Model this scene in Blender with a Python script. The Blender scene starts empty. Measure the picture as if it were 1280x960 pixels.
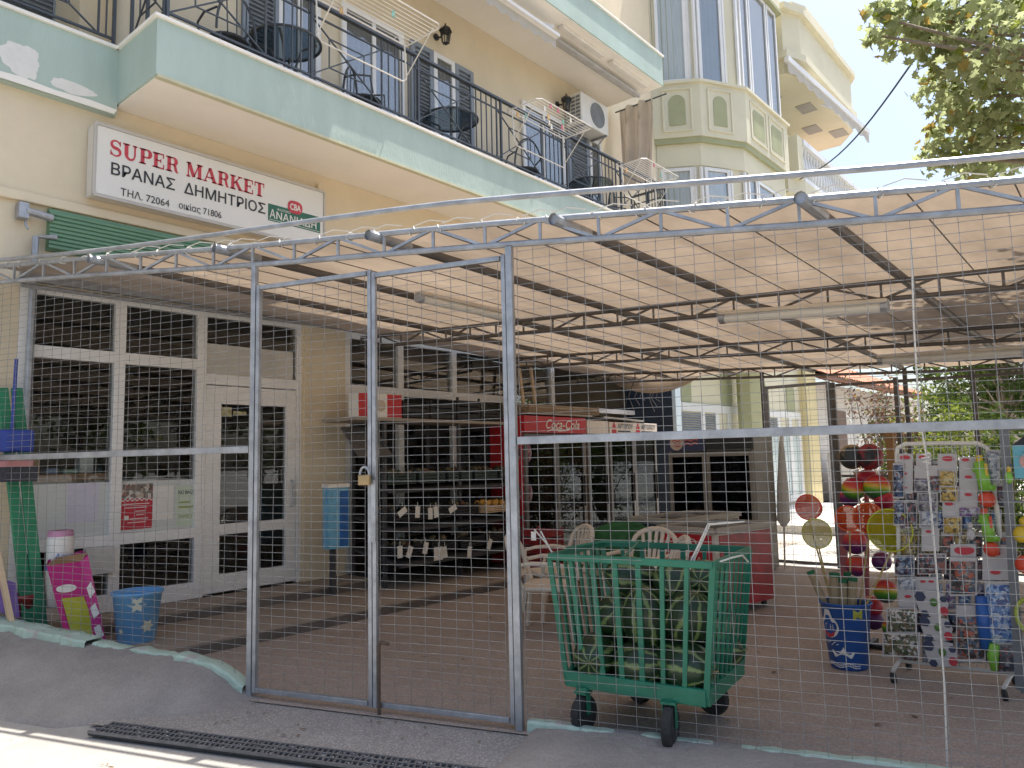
import bpy, bmesh, math, random
from mathutils import Vector, Matrix, noise
R = math.radians
rnd = random.Random(7)
scene = bpy.context.scene
COL = scene.collection

# ---------------------------------------------------------------- camera, sky, sun, exposure
FPX, YAW, PITCH, ROLL, CAMZ = 936.52, R(40.344), R(5.812), R(-1.3227), 1.5
fw = Vector((-math.sin(YAW)*math.cos(PITCH), math.cos(YAW)*math.cos(PITCH), math.sin(PITCH)))
r0 = Vector((math.cos(YAW), math.sin(YAW), 0)); u0 = r0.cross(fw)
rt = r0*math.cos(ROLL) + u0*math.sin(ROLL)
up = -r0*math.sin(ROLL) + u0*math.cos(ROLL)
CAM = Vector((0, 0, CAMZ))
cam = bpy.data.cameras.new('camera'); cam.sensor_fit = 'HORIZONTAL'; cam.sensor_width = 36
cam.lens = 36*FPX/1280; cam.clip_start = .05; cam.clip_end = 600
camo = bpy.data.objects.new('camera', cam); COL.objects.link(camo)
camo.matrix_world = Matrix(((rt.x, up.x, -fw.x, 0), (rt.y, up.y, -fw.y, 0), (rt.z, up.z, -fw.z, CAMZ), (0, 0, 0, 1)))
scene.camera = camo

SUN = Vector((.09, .30, .93)).normalized()          # direction towards the sun
sel = math.asin(SUN.z); srot = math.atan2(SUN.x, SUN.y)
w = bpy.data.worlds.new('World'); scene.world = w; w.use_nodes = True
nt = w.node_tree; bg = nt.nodes['Background']
sky = nt.nodes.new('ShaderNodeTexSky'); sky.sky_type = 'NISHITA'; sky.sun_disc = False
sky.sun_elevation = sel; sky.sun_rotation = srot; sky.air_density = 1.0; sky.dust_density = 3.5; sky.ozone_density = 1.0
nt.links.new(sky.outputs[0], bg.inputs[0]); bg.inputs[1].default_value = .15
sl = bpy.data.lights.new('sun', 'SUN'); sl.energy = 4.6; sl.angle = R(.5); sl.color = (1, .95, .86)
so = bpy.data.objects.new('sun', sl); COL.objects.link(so)
so.rotation_euler = (-SUN).to_track_quat('-Z', 'Y').to_euler(); so.location = SUN*40
vs = scene.view_settings
scene.display_settings.display_device = 'sRGB'
vs.view_transform = 'Standard'; vs.look = 'None'; vs.gamma = 1; vs.use_curve_mapping = False
vs.exposure = .88
cy = scene.cycles
cy.use_denoising = True; cy.max_bounces = 8; cy.diffuse_bounces = 5; cy.glossy_bounces = 3; cy.transmission_bounces = 4
cy.transparent_max_bounces = 12; cy.sample_clamp_indirect = 6; cy.caustics_reflective = False; cy.caustics_refractive = False

# ---------------------------------------------------------------- rays used to read real positions off the picture plane
def ray(x, y): return fw + rt*((x-640)/FPX) - up*((y-480)/FPX)
def onX(x, y, v): d = ray(x, y); return CAM + d*(v/d.x)
def onY(x, y, v): d = ray(x, y); return CAM + d*(v/d.y)
def onZ(x, y, v): d = ray(x, y); return CAM + d*((v-CAMZ)/d.z)
PH = R(18.037)
FB = Vector((-4.63, 2.73, 0)); FD = Vector((math.cos(PH), math.sin(PH), 0)); FN = Vector((-math.sin(PH), math.cos(PH), 0))
def fp(u, v, z): return FB + FD*u + FN*v + Vector((0, 0, z))
def onF(x, y, off=0):
    d = ray(x, y); t = (FB + FN*off - CAM).dot(FN)/d.dot(FN); return CAM + d*t
def fu(X): return (X - FB.x)/FD.x
def fenceY(X): return FB.y + fu(X)*FD.y

# ---------------------------------------------------------------- materials
MATS = {}
def nd(t, n, **k):
    a = t.nodes.new(n)
    for kk, v in k.items(): setattr(a, kk, v)
    return a
def mat(name, col, var=.12, scale=6, rough=.7, metal=0, bump=0, bscale=None, col2=None, thr=None, spec=.5, detail=6, stretch=None, speck=None, alpha=None):
    """principled surface; two-scale noise varies the colour; col2/thr adds patches of a second colour with a shape of their own"""
    if name in MATS: return MATS[name]
    m = bpy.data.materials.new(name); m.use_nodes = True; t = m.node_tree; b = t.nodes['Principled BSDF']
    b.inputs['Roughness'].default_value = rough; b.inputs['Metallic'].default_value = metal
    b.inputs['Specular IOR Level'].default_value = spec
    tc = nd(t, 'ShaderNodeTexCoord'); vec = tc.outputs['Object']
    if stretch:
        mp = nd(t, 'ShaderNodeMapping'); mp.inputs['Scale'].default_value = stretch; t.links.new(vec, mp.inputs[0]); vec = mp.outputs[0]
    n1 = nd(t, 'ShaderNodeTexNoise'); n1.inputs['Scale'].default_value = scale; n1.inputs['Detail'].default_value = detail; n1.inputs['Roughness'].default_value = .65
    t.links.new(vec, n1.inputs['Vector'])
    rp = nd(t, 'ShaderNodeValToRGB'); e = rp.color_ramp.elements
    e[0].position = .3; e[1].position = .7
    e[0].color = tuple(c*(1-var) for c in col) + (1,); e[1].color = tuple(min(1, c*(1+var)) for c in col) + (1,)
    t.links.new(n1.outputs[0], rp.inputs[0]); out = rp.outputs[0]
    if col2:
        n2 = nd(t, 'ShaderNodeTexNoise'); n2.inputs['Scale'].default_value = scale*.6; n2.inputs['Detail'].default_value = 8; n2.inputs['Roughness'].default_value = .7
        t.links.new(vec, n2.inputs['Vector'])
        r2 = nd(t, 'ShaderNodeValToRGB'); a = thr or .6
        r2.color_ramp.elements[0].position = a; r2.color_ramp.elements[1].position = min(1, a+.06)
        t.links.new(n2.outputs[0], r2.inputs[0])
        mx = nd(t, 'ShaderNodeMixRGB'); t.links.new(r2.outputs[0], mx.inputs[0]); t.links.new(out, mx.inputs[1]); mx.inputs[2].default_value = tuple(col2) + (1,)
        out = mx.outputs[0]
    if speck:
        sc_, cs, amt = speck
        v = nd(t, 'ShaderNodeTexVoronoi'); v.inputs['Scale'].default_value = sc_; t.links.new(tc.outputs['Object'], v.inputs['Vector'])
        r3 = nd(t, 'ShaderNodeValToRGB'); r3.color_ramp.interpolation = 'CONSTANT'
        for i, c in enumerate(cs):
            el = r3.color_ramp.elements[i] if i < 2 else r3.color_ramp.elements.new(.5)
        k = len(cs)
        for i, c in enumerate(cs):
            r3.color_ramp.elements[i].position = i/k
        for i, c in enumerate(cs): r3.color_ramp.elements[i].color = tuple(c) + (1,)
        sx = nd(t, 'ShaderNodeSeparateColor'); t.links.new(v.outputs['Color'], sx.inputs[0]); t.links.new(sx.outputs[0], r3.inputs[0])
        mx = nd(t, 'ShaderNodeMixRGB'); mx.inputs[0].default_value = amt; t.links.new(out, mx.inputs[1]); t.links.new(r3.outputs[0], mx.inputs[2]); out = mx.outputs[0]
    t.links.new(out, b.inputs['Base Color'])
    if bump:
        nb = nd(t, 'ShaderNodeTexNoise'); nb.inputs['Scale'].default_value = bscale or scale*6; nb.inputs['Detail'].default_value = 5
        t.links.new(vec, nb.inputs['Vector'])
        bp = nd(t, 'ShaderNodeBump'); bp.inputs['Strength'].default_value = bump; bp.inputs['Distance'].default_value = .02
        t.links.new(nb.outputs[0], bp.inputs['Height']); t.links.new(bp.outputs[0], b.inputs['Normal'])
    MATS[name] = m; return m
def glass(name, tint=(.9, .95, .95), refl=1.0, rough=.0):
    m = bpy.data.materials.new(name); m.use_nodes = True; t = m.node_tree; t.nodes.clear()
    o = nd(t, 'ShaderNodeOutputMaterial'); a = nd(t, 'ShaderNodeBsdfTransparent'); a.inputs[0].default_value = tint + (1,)
    g = nd(t, 'ShaderNodeBsdfGlossy'); g.inputs['Roughness'].default_value = rough
    fr = nd(t, 'ShaderNodeFresnel'); fr.inputs[0].default_value = 1.5
    mu = nd(t, 'ShaderNodeMath', operation='MULTIPLY'); mu.inputs[1].default_value = refl; mu.use_clamp = True
    mx = nd(t, 'ShaderNodeMixShader')
    t.links.new(fr.outputs[0], mu.inputs[0]); t.links.new(mu.outputs[0], mx.inputs[0]); t.links.new(a.outputs[0], mx.inputs[1]); t.links.new(g.outputs[0], mx.inputs[2])
    t.links.new(mx.outputs[0], o.inputs[0]); MATS[name] = m; return m
def cloth(name, col, trans, var=.1, scale=3, tr=.5, thin=0.0, stretch=(1, 1, 1), col2=None):
    """woven or film material: part of the light goes through it"""
    m = bpy.data.materials.new(name); m.use_nodes = True; t = m.node_tree; t.nodes.clear()
    o = nd(t, 'ShaderNodeOutputMaterial'); d = nd(t, 'ShaderNodeBsdfDiffuse'); l = nd(t, 'ShaderNodeBsdfTranslucent')
    tc = nd(t, 'ShaderNodeTexCoord'); mp = nd(t, 'ShaderNodeMapping'); mp.inputs['Scale'].default_value = stretch
    n = nd(t, 'ShaderNodeTexNoise'); n.inputs['Scale'].default_value = scale; n.inputs['Detail'].default_value = 7; n.inputs['Roughness'].default_value = .65
    t.links.new(tc.outputs['Object'], mp.inputs[0]); t.links.new(mp.outputs[0], n.inputs['Vector'])
    def ramp(c):
        rp = nd(t, 'ShaderNodeValToRGB'); e = rp.color_ramp.elements; e[0].position = .32; e[1].position = .68
        c0 = col2 if (col2 and c is trans) else tuple(x*(1-var) for x in c)
        e[0].color = tuple(c0)+(1,); e[1].color = tuple(min(1, x*(1+var)) for x in c)+(1,)
        t.links.new(n.outputs[0], rp.inputs[0]); return rp.outputs[0]
    t.links.new(ramp(col), d.inputs[0]); t.links.new(ramp(trans), l.inputs[0])
    mx = nd(t, 'ShaderNodeMixShader'); mx.inputs[0].default_value = tr
    t.links.new(d.outputs[0], mx.inputs[1]); t.links.new(l.outputs[0], mx.inputs[2]); last = mx.outputs[0]
    if thin:
        a = nd(t, 'ShaderNodeBsdfTransparent'); m2 = nd(t, 'ShaderNodeMixShader'); m2.inputs[0].default_value = thin
        t.links.new(last, m2.inputs[1]); t.links.new(a.outputs[0], m2.inputs[2]); last = m2.outputs[0]
    t.links.new(last, o.inputs[0]); MATS[name] = m; return m
def glow(name, col, s):
    m = bpy.data.materials.new(name); m.use_nodes = True; b = m.node_tree.nodes['Principled BSDF']
    b.inputs['Emission Color'].default_value = col+(1,); b.inputs['Emission Strength'].default_value = s; MATS[name] = m; return m
def flat(col, rough=.55, var=.06):
    k = 'paint_%03d_%03d_%03d_%d' % (int(col[0]*255), int(col[1]*255), int(col[2]*255), int(rough*100))
    return mat(k, col, var=var, scale=14, rough=rough)

# ---------------------------------------------------------------- mesh collector
class MB:
    def __init__(s): s.v = []; s.f = []; s.m = []; s.cur = 0; s.sm = []; s.smooth = False
    def add(s, vs, fs):
        o = len(s.v); s.v.extend(Vector(p) for p in vs)
        for f in fs: s.f.append([o+i for i in f]); s.m.append(s.cur); s.sm.append(s.smooth)
        return s
    def box(s, x0, y0, z0, x1, y1, z1):
        x0, x1 = sorted((x0, x1)); y0, y1 = sorted((y0, y1)); z0, z1 = sorted((z0, z1))
        return s.add([(x0,y0,z0),(x1,y0,z0),(x1,y1,z0),(x0,y1,z0),(x0,y0,z1),(x1,y0,z1),(x1,y1,z1),(x0,y1,z1)],
                     [(0,3,2,1),(4,5,6,7),(0,1,5,4),(1,2,6,5),(2,3,7,6),(3,0,4,7)])
    def obox(s, c, ax, ay, az):                                  # centre and three half-vectors
        c, ax, ay, az = Vector(c), Vector(ax), Vector(ay), Vector(az)
        return s.add([c-ax-ay-az, c+ax-ay-az, c+ax+ay-az, c-ax+ay-az, c-ax-ay+az, c+ax-ay+az, c+ax+ay+az, c-ax+ay+az],
                     [(0,3,2,1),(4,5,6,7),(0,1,5,4),(1,2,6,5),(2,3,7,6),(3,0,4,7)])
    def bar(s, a, b, w, h, upv=(0,0,1)):                         # rectangular bar from a to b
        a, b = Vector(a), Vector(b); d = b-a; L = d.length
        if L < 1e-6: return s
        d.normalize(); u = Vector(upv); side = d.cross(u)
        if side.length < 1e-4: side = d.cross(Vector((1,0,0)))
        side.normalize(); u = side.cross(d)
        return s.obox((a+b)/2, d*L/2, side*w/2, u*h/2)
    def tube(s, pts, r, n=6, cap=True, closed=False):
        pts = [Vector(p) for p in pts]; k = len(pts); rs = r if isinstance(r, (list, tuple)) else [r]*k
        o = len(s.v); prev = None; vs = []
        for i, p in enumerate(pts):
            a = pts[i-1] if (i or closed) else p; b = pts[(i+1) % k] if (i < k-1 or closed) else p
            d = (b-a)
            if d.length < 1e-9: d = Vector((0,0,1))
            d.normalize()
            if prev is None:
                q = Vector((0,0,1)) if abs(d.z) < .9 else Vector((1,0,0)); e1 = d.cross(q).normalized()
            else:
                e1 = prev - d*prev.dot(d)
                if e1.length < 1e-6: e1 = d.cross(Vector((0,0,1)))
                e1.normalize()
            prev = e1; e2 = d.cross(e1)
            for j in range(n):
                t = 2*math.pi*(j+.5)/n; vs.append(p + e1*(rs[i]*math.cos(t)) + e2*(rs[i]*math.sin(t)))
        fs = []
        for i in range(k if closed else k-1):
            for j in range(n):
                a, b = i*n+j, i*n+(j+1) % n; c, d_ = ((i+1) % k)*n+(j+1) % n, ((i+1) % k)*n+j
                fs.append((a, b, c, d_))
        if cap and not closed: fs.append(tuple(range(n-1, -1, -1))); fs.append(tuple(range((k-1)*n, k*n)))
        return s.add(vs, fs)
    def lathe(s, c, prof, n=20, ax=None, sx=1, sy=1, cap=True):  # prof: (radius, height) pairs
        c = Vector(c); vs = []; fs = []; k = len(prof)
        for r, z in prof:
            for j in range(n):
                t = 2*math.pi*j/n; p = Vector((r*math.cos(t)*sx, r*math.sin(t)*sy, z))
                vs.append(c + (ax @ p if ax else p))
        for i in range(k-1):
            for j in range(n): fs.append((i*n+j, i*n+(j+1) % n, (i+1)*n+(j+1) % n, (i+1)*n+j))
        if cap: fs.append(tuple(range(n-1, -1, -1))); fs.append(tuple(range((k-1)*n, k*n)))
        return s.add(vs, fs)
    def ball(s, c, rx, ry=None, rz=None, n=16, k=10, ax=None):
        ry = ry or rx; rz = rz or rx
        prof = [(math.sin(math.pi*(i if 0 < i < k else (.02 if i == 0 else k-.02))/k), -math.cos(math.pi*i/k)) for i in range(k+1)]
        c = Vector(c); M = Matrix.Diagonal((rx, ry, rz)); M = (ax @ M) if ax else M
        return s.lathe(c, prof, n, M)
    def prism(s, poly, o, ex, ey, d):                            # planar outline with thickness d along ex x ey
        o, ex, ey = Vector(o), Vector(ex), Vector(ey); nn = ex.cross(ey).normalized()*d; n = len(poly)
        a = [o + ex*p[0] + ey*p[1] for p in poly]; b = [p+nn for p in a]
        return s.add(a+b, [tuple(range(n-1, -1, -1)), tuple(range(n, 2*n))] + [(i, (i+1) % n, n+(i+1) % n, n+i) for i in range(n)])
    def wall(s, poly2, z0, z1, closed=True):                     # vertical faces over a plan outline plus flat caps
        n = len(poly2)
        return s.add([(p[0], p[1], z0) for p in poly2]+[(p[0], p[1], z1) for p in poly2],
                     [tuple(range(n-1, -1, -1)), tuple(range(n, 2*n))]+[(i, (i+1) % n, n+(i+1) % n, n+i) for i in range(n)])
    def grid(s, fn, nu, nv):
        vs = [fn(i/nu, j/nv) for i in range(nu+1) for j in range(nv+1)]
        return s.add(vs, [(i*(nv+1)+j, (i+1)*(nv+1)+j, (i+1)*(nv+1)+j+1, i*(nv+1)+j+1) for i in range(nu) for j in range(nv)])
    def build(s, name, mats, parent=None, bevel=0, loc=None):
        mats = mats if isinstance(mats, (list, tuple)) else [mats]
        me = bpy.data.meshes.new(name)
        o_ = Vector(loc) if loc is not None else Vector((0,0,0))
        if parent is not None and loc is None: o_ = parent['_w'] if '_w' in parent else Vector((0,0,0)); o_ = Vector(o_)
        me.from_pydata([p-o_ for p in s.v], [], s.f)
        for m in mats: me.materials.append(m)
        me.polygons.foreach_set('material_index', s.m); me.polygons.foreach_set('use_smooth', s.sm)
        me.update()
        bm = bmesh.new(); bm.from_mesh(me); bmesh.ops.recalc_face_normals(bm, faces=bm.faces); bm.to_mesh(me); bm.free()
        ob = bpy.data.objects.new(name, me); COL.objects.link(ob)
        if parent is not None: ob.parent = parent
        else: ob.location = o_
        if bevel:
            b = ob.modifiers.new('edge', 'BEVEL'); b.width = bevel; b.segments = 2; b.limit_method = 'ANGLE'; b.angle_limit = R(40)
        return ob
def tag(o, label, cat, group=None):
    o['label'] = label; o['category'] = cat
    if group: o['group'] = group
    return o
def empty(name, loc, label, cat, group=None):
    """an Empty at a thing's base; parts given in world coordinates are stored relative to it"""
    o = bpy.data.objects.new(name, None); COL.objects.link(o); o.location = loc; o['_w'] = tuple(loc); o.empty_display_size = .1
    return tag(o, label, cat, group)
def struct(o): o['kind'] = 'structure'; return o
def clone(o, loc, rz=None, label=None):
    """a copy of a thing with copies of its parts and their sub-parts (mesh data shared)"""
    c = o.copy(); COL.objects.link(c); c.location = loc
    if rz is not None: c.rotation_euler = (0, 0, rz)
    if label: c['label'] = label
    for ch in list(o.children):
        d = ch.copy(); COL.objects.link(d); d.parent = c
        for g in list(ch.children):
            e = g.copy(); COL.objects.link(e); e.parent = d
    return c
def text_mb(mb, body, o, ex, ey, size, depth=.002, align='LEFT', sx=1, shear=0, bold=0):
    """lettering as thin solid geometry, laid in the plane ex, ey at o (cap height about .72 size)"""
    cu = bpy.data.curves.new('lettering', 'FONT'); cu.body = body; cu.size = 1; cu.align_x = align; cu.resolution_u = 4; cu.shear = shear
    ob = bpy.data.objects.new('lettering', cu); COL.objects.link(ob)
    dg = bpy.context.evaluated_depsgraph_get(); dg.update()
    me = bpy.data.meshes.new_from_object(ob.evaluated_get(dg))
    o, ex, ey = Vector(o), Vector(ex), Vector(ey); nn = ex.cross(ey).normalized()*depth
    sh_ = [(0, 0)] if bold <= 0 else [(-bold, 0), (bold, 0), (0, -bold), (0, bold)]
    for k, (bx, by_) in enumerate(sh_):
        mb.add([o + ex*((v.co.x+bx)*size*sx) + ey*((v.co.y+by_)*size) + nn*(1+.12*k) for v in me.vertices], [tuple(p.vertices) for p in me.polygons])
    bpy.data.objects.remove(ob); bpy.data.curves.remove(cu); bpy.data.meshes.remove(me)
    return mb
EX, EY, EZ = Vector((1,0,0)), Vector((0,1,0)), Vector((0,0,1))

cream = mat('cream_render', (.70, .60, .44), .07, 1.2, .85, bump=.15, bscale=40, col2=(.62, .50, .35), thr=.68)
cream2 = mat('pale_soffit_render', (.86, .83, .77), .05, .9, .9, bump=.1, bscale=40)
teal = mat('teal_render', (.42, .52, .47), .09, 1.6, .8, bump=.2, bscale=45, col2=(.50, .58, .53), thr=.60, stretch=(1, 1, .35))
white_al = mat('white_aluminium', (.80, .785, .76), .05, 5, .4)
galv = mat('galvanised_steel', (.37, .385, .41), .25, 9, .45, .55, bump=.05)
darksteel = mat('dark_painted_steel', (.13, .115, .105), .25, 7, .55, .3, col2=(.2, .13, .09), thr=.66)
ironmat = mat('dark_grey_iron', (.075, .085, .095), .15, 9, .45, .3)
blackp = mat('black_plastic', (.025, .026, .028), .2, 9, .45)
whitep = mat('white_plastic', (.72, .69, .63), .06, 5, .4)
grime = mat('grimy_white_plastic', (.60, .52, .42), .12, 5, .5)
conc = mat('grey_concrete', (.29, .265, .24), .22, 2.6, .92, bump=.7, bscale=26, col2=(.23, .215, .205), thr=.58, speck=(160, [(.18, .17, .165), (.30, .285, .27), (.38, .36, .345)], .22), detail=10)
tealedge = mat('chipped_teal_paint', (.42, .54, .45), .12, 8, .85, bump=.6, bscale=25, col2=(.42, .40, .37), thr=.56)
wood = mat('raw_wood', (.48, .33, .19), .2, 4, .7, stretch=(1, 1, 8))
pale_wood = mat('pale_wood', (.60, .45, .29), .15, 4, .7)
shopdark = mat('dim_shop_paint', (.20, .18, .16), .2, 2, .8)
paper = mat('white_paper', (.78, .75, .70), .05, 6, .8)
redp = mat('red_enamel', (.50, .022, .03), .1, 4, .35)
winglass = glass('window_glass', (.97, .985, .98), .75)
rubber = mat('black_rubber', (.03, .03, .03), .3, 12, .8)
# ---------------------------------------------------------------- ground
def sheet(name, poly, z, m):
    mb = MB(); mb.add([(x, y, z) for x, y in poly], [tuple(range(len(poly)))]); return struct(mb.build(name, m))
road_m = mat('pale_concrete_road', (.36, .345, .32), .12, 1.6, .95, bump=.35, bscale=60, col2=(.32, .305, .285), thr=.58)
lane_m = mat('bright_lane_concrete', (.50, .48, .44), .10, 1.2, .95, bump=.3, bscale=30)
apron_m = mat('exposed_gravel_concrete', (.29, .275, .26), .15, 4, .95, bump=.5, bscale=70, speck=(130, [(.2,.19,.18), (.3,.28,.26), (.5,.48,.46), (.24,.22,.2)], .5))
yard_m = mat('worn_terrazzo', (.37, .32, .285), .16, 1.3, .75, bump=.25, bscale=60, col2=(.31, .255, .22), thr=.57, speck=(115, [(.16,.115,.09), (.36,.26,.2), (.58,.46,.38), (.30,.21,.165)], .32))
sheet('road', [(-250, -250), (250, -250), (250, 250), (-250, 250)], -.03, road_m)
f0, f1 = fp(-3.2, 0, 0), fp(9, 0, 0)
sheet('yard_floor', [(-7.4, f0.y), (f1.x, f1.y), (5.2, 10.2), (-4.7, 10.2), (-4.7, 13.2), (-7.4, 13.2)], 0, yard_m)
a0, a1, a2, a3 = fp(-.35, 0, 0), fp(9, 0, 0), fp(9, -.5, 0), fp(-.6, -.70, 0)
sheet('gate_apron', [(a0.x, a0.y), (a1.x, a1.y), (a2.x, a2.y), (a3.x, a3.y)], -.008, apron_m)
sheet('back_lane', [(-4.7, 10.2), (5.2, 10.2), (30, 60), (-7.4, 60), (-7.4, 13.2), (-4.7, 13.2)], -.006, lane_m)

HP = [(-9, .35), (-4, .35), (-2.5, .33), (-2.0, .29), (-1.55, .255), (-1.2, .232), (-.73, .222), (-.5, .205), (-.3, .18), (-.157, .125), (-.054, .055), (.03, 0), (9, 0)]
def hramp(u):
    for (a, ha), (b, hb) in zip(HP, HP[1:]):
        if a <= u <= b:
            t = (u-a)/(b-a); return ha + (hb-ha)*t
    return 0
def ramp_pt(s, t):
    u = -6 + 6.1*s; h = hramp(u); wd = .34 + .50*min(1, max(0, -u/.8))
    v = .04 - wd*t; k = min(1, t); z = h*(1 - k**1.9) - .02*k
    z += .014*noise.noise(Vector((u*3, v*3, 0))) + .006*noise.noise(Vector((u*14, v*14, 3)))
    return fp(u, v, z - (.03 if t > .98 else 0))
mb = MB(); mb.smooth = True; mb.grid(ramp_pt, 110, 26)
struct(mb.build('concrete_ramp', conc))
def lip_pt(s, t):
    u = 1.93 + 5*s; v = .06 - (.9)*t; z = .045*(1 - t*t) + .012*noise.noise(Vector((u*2.5, v*3, 5)))*(1-t)
    return fp(u, v, z - (.05 if t > .98 or s < .001 else 0) + (0 if s > .04 else -.03*(1-s/.04)))
mb = MB(); mb.smooth = True; mb.grid(lip_pt, 70, 12)
struct(mb.build('concrete_lip', conc))
# teal painted edge the fence stands on, chipped along its top
def edge(name, u0, u1, n, zf, wv, v0):
    mb = MB(); k = rnd.random()*50; ring = []
    for i in range(n+1):
        u = u0 + (u1-u0)*i/n; q = noise.noise(Vector((u*7, k, 0))); q2 = noise.noise(Vector((u*17, k, 4)))
        zt = zf(u) + .016*q+.007*q2; fr = v0 - wv*(1+.6*q2+.3*q)
        ring.append([fp(u, .05, -.05), fp(u, .05, zt), fp(u, fr+.012, zt), fp(u, fr, zt-.014), fp(u, fr-.004, zf(u)-.07)])
    vs = [p for r_ in ring for p in r_]; m_ = len(ring[0])
    fs = [(i*m_+j, i*m_+j+1, (i+1)*m_+j+1, (i+1)*m_+j) for i in range(n) for j in range(m_-1)]
    mb.add(vs, fs); return struct(mb.build(name, tealedge))
edge('kerb', -6, -1.42, 90, lambda u: hramp(u)+.035, .075, -.03)
edge('kerb', -1.40, -.62, 40, lambda u: hramp(u)+.012, .03, -.012)
edge('kerb', -.60, -.03, 36, lambda u: hramp(u)+.025+.02*max(0, 1+u/.3), .035, -.02)
edge('kerb', 1.95, 6.5, 120, lambda u: .052, .028, .02)

# steps up to the shop
step_m = mat('worn_step_concrete', (.33, .27, .215), .14, 3, .85, bump=.3, bscale=40, col2=(.24, .2, .165), thr=.6)
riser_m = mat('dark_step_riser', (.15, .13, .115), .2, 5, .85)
mb = MB(); mb.box(-7.4, 1.9, 0, -5.98, 8.0, .095); struct(mb.build('lower_step', step_m, bevel=.012))
mb = MB(); mb.box(-5.98, 3.0, .001, -5.955, 8.0, .07); struct(mb.build('step_riser', riser_m))
mb = MB(); mb.box(-7.4, 1.9, .095, -6.95, 5.6, .20); struct(mb.build('upper_step', step_m, bevel=.012))
mb = MB(); mb.box(-6.95, 2.0, .097, -6.93, 5.6, .165); struct(mb.build('step_riser', riser_m))

# ---------------------------------------------------------------- the supermarket
WX = -7.4
SB = empty('supermarket_building', (WX, 7, 0), 'cream supermarket building with teal balcony edges and white framed shop windows', 'building')
mb = MB()
T = .28
mb.box(WX-T, -3, 0, WX, 2.12, 3.15)                 # pier left of the windows
mb.box(WX-T, 5.0, 0, WX+.02, 5.57, 3.25)            # pilaster
mb.box(WX-.06, 4.97, 0, WX-.001, 5.0, 3.15)
mb.box(WX-T, -3, 3.15, WX-.001, 5.0, 4.98)
mb.box(WX-T, 5.0, 3.25, WX-.002, 5.57, 4.98)
mb.box(WX-T, 5.57, 3.12, WX-.001, 13.5, 4.98)
mb.box(WX-T, 12.5, 0, WX-.003, 13.5, 3.12)
mb.box(WX-T, 2.84, 4.98, WX-.004, 13.5, 12)         # upper storey
mb.box(WX-1.25, -3, 4.98, WX-1.0, 2.84, 12)
mb.box(WX-1.0, 2.60, 4.98, WX-T, 2.84, 12)
mb.box(-13, 13.25, 0, WX-T, 13.5, 12)
mb.box(-13, -3.2, 0, WX-T, -3, 12)
mb.build('wall', cream, SB)
mb = MB(); mb.box(WX, -3, 3.86, WX+.05, 5.6, 3.95); mb.box(WX, 4.55, 3.95, WX+.045, 4.62, 4.1); mb.box(WX, 5.15, 3.9, WX+.06, 5.24, 4.86)
mb.build('moulding', cream, SB, bevel=.012)
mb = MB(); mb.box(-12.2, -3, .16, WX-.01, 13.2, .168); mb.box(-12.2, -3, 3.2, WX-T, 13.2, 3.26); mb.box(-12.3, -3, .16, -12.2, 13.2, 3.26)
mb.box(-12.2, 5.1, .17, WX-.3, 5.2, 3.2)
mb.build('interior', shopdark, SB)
mb = MB(); mb.box(-13, -3, 12, WX+.1, 13.5, 12.3); mb.build('roof', cream2, SB)

def slab(y0, y1, x1, z0, z1, name='balcony'):
    mb = MB(); mb.box(WX, y0+.02, z0, x1-.02, y1-.02, z0+.12); b = mb.build(name, cream2, SB); b['_w'] = SB['_w']
    mb = MB(); mb.box(x1-.10, y0, z0+.012, x1, y1, z1); mb.box(WX, y0, z0+.012, x1-.10, y0+.1, z1); mb.box(WX, y1-.1, z0+.012, x1-.10, y1, z1)
    mb.build('fascia', teal, b)
    mb = MB(); mb.box(x1-.14, y0-.03, z1, x1+.03, y1+.03, z1+.035); mb.box(WX, y0-.03, z1, x1-.14, y0+.12, z1+.035); mb.box(WX, y1-.12, z1, x1-.14, y1+.03, z1+.035)
    mb.build('coping', cream2, b, bevel=.006)
    mb = MB(); mb.box(WX-.0, y0+.1, z0+.12, x1-.1, y1-.1, z0+.2); mb.build('floor_slab', conc, b)
    return b
BAL = slab(2.83, 12.42, -6.48, 4.985, 5.53)
lip = MB(); lip.box(-6.52, 2.84, 4.972, -6.462, 12.41, 5.0); lip.build('drip_edge', mat('greenish_cream_paint', (.55, .54, .38), .1, 5, .8), BAL)
mb = MB(); mb.box(WX-1, -3, 4.88, -7.32, 2.83, 5.0); mb.box(-7.44, -3, 4.90, -7.30, 2.83, 5.53); rb = mb.build('balcony', teal, SB); rb['_w'] = SB['_w']
mb = MB(); mb.box(-7.5, -3, 5.53, -7.27, 2.83, 5.565); mb.build('coping', cream2, rb, bevel=.006)
def blob(cy, cz, ry, rz, seed, n=34):
    q = []
    for i in range(n):
        t = 2*math.pi*i/n; k = 1 + .28*noise.noise(Vector((math.cos(t)*1.7, math.sin(t)*1.7, seed))) + .14*noise.noise(Vector((math.cos(t)*6, math.sin(t)*6, seed)))
        q.append((cy+ry*k*math.cos(t), cz+rz*k*math.sin(t)))
    return q
for (px, py, ry, rz, sd) in ((26, 75, .16, .155, 1.3), (91, 110, .20, .055, 5.1)):
    p = onX(px, py, -7.30); mb = MB(); mb.prism(blob(p.y, p.z, ry, rz, sd), (-7.30, 0, 0), EY, EZ, .003)
    mb.build('bare_plaster', mat('bare_plaster', (.72, .71, .68), .05, 8, .9, bump=.3), rb)
mb = MB(); q = [(-3, 4.9), (2.8, 4.88), (2.83, 4.93), (2.6, 4.945), (2.3, 4.93), (2.0, 4.95), (1.6, 4.925), (.9, 4.94), (-3, 4.93)]
mb.prism(q, (-7.296, 0, 0), EY, EZ, .004); mb.build('peeling_strip', cream2, rb)
UP = slab(-3, 11.72, -6.2, 8.16, 8.72)
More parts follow.
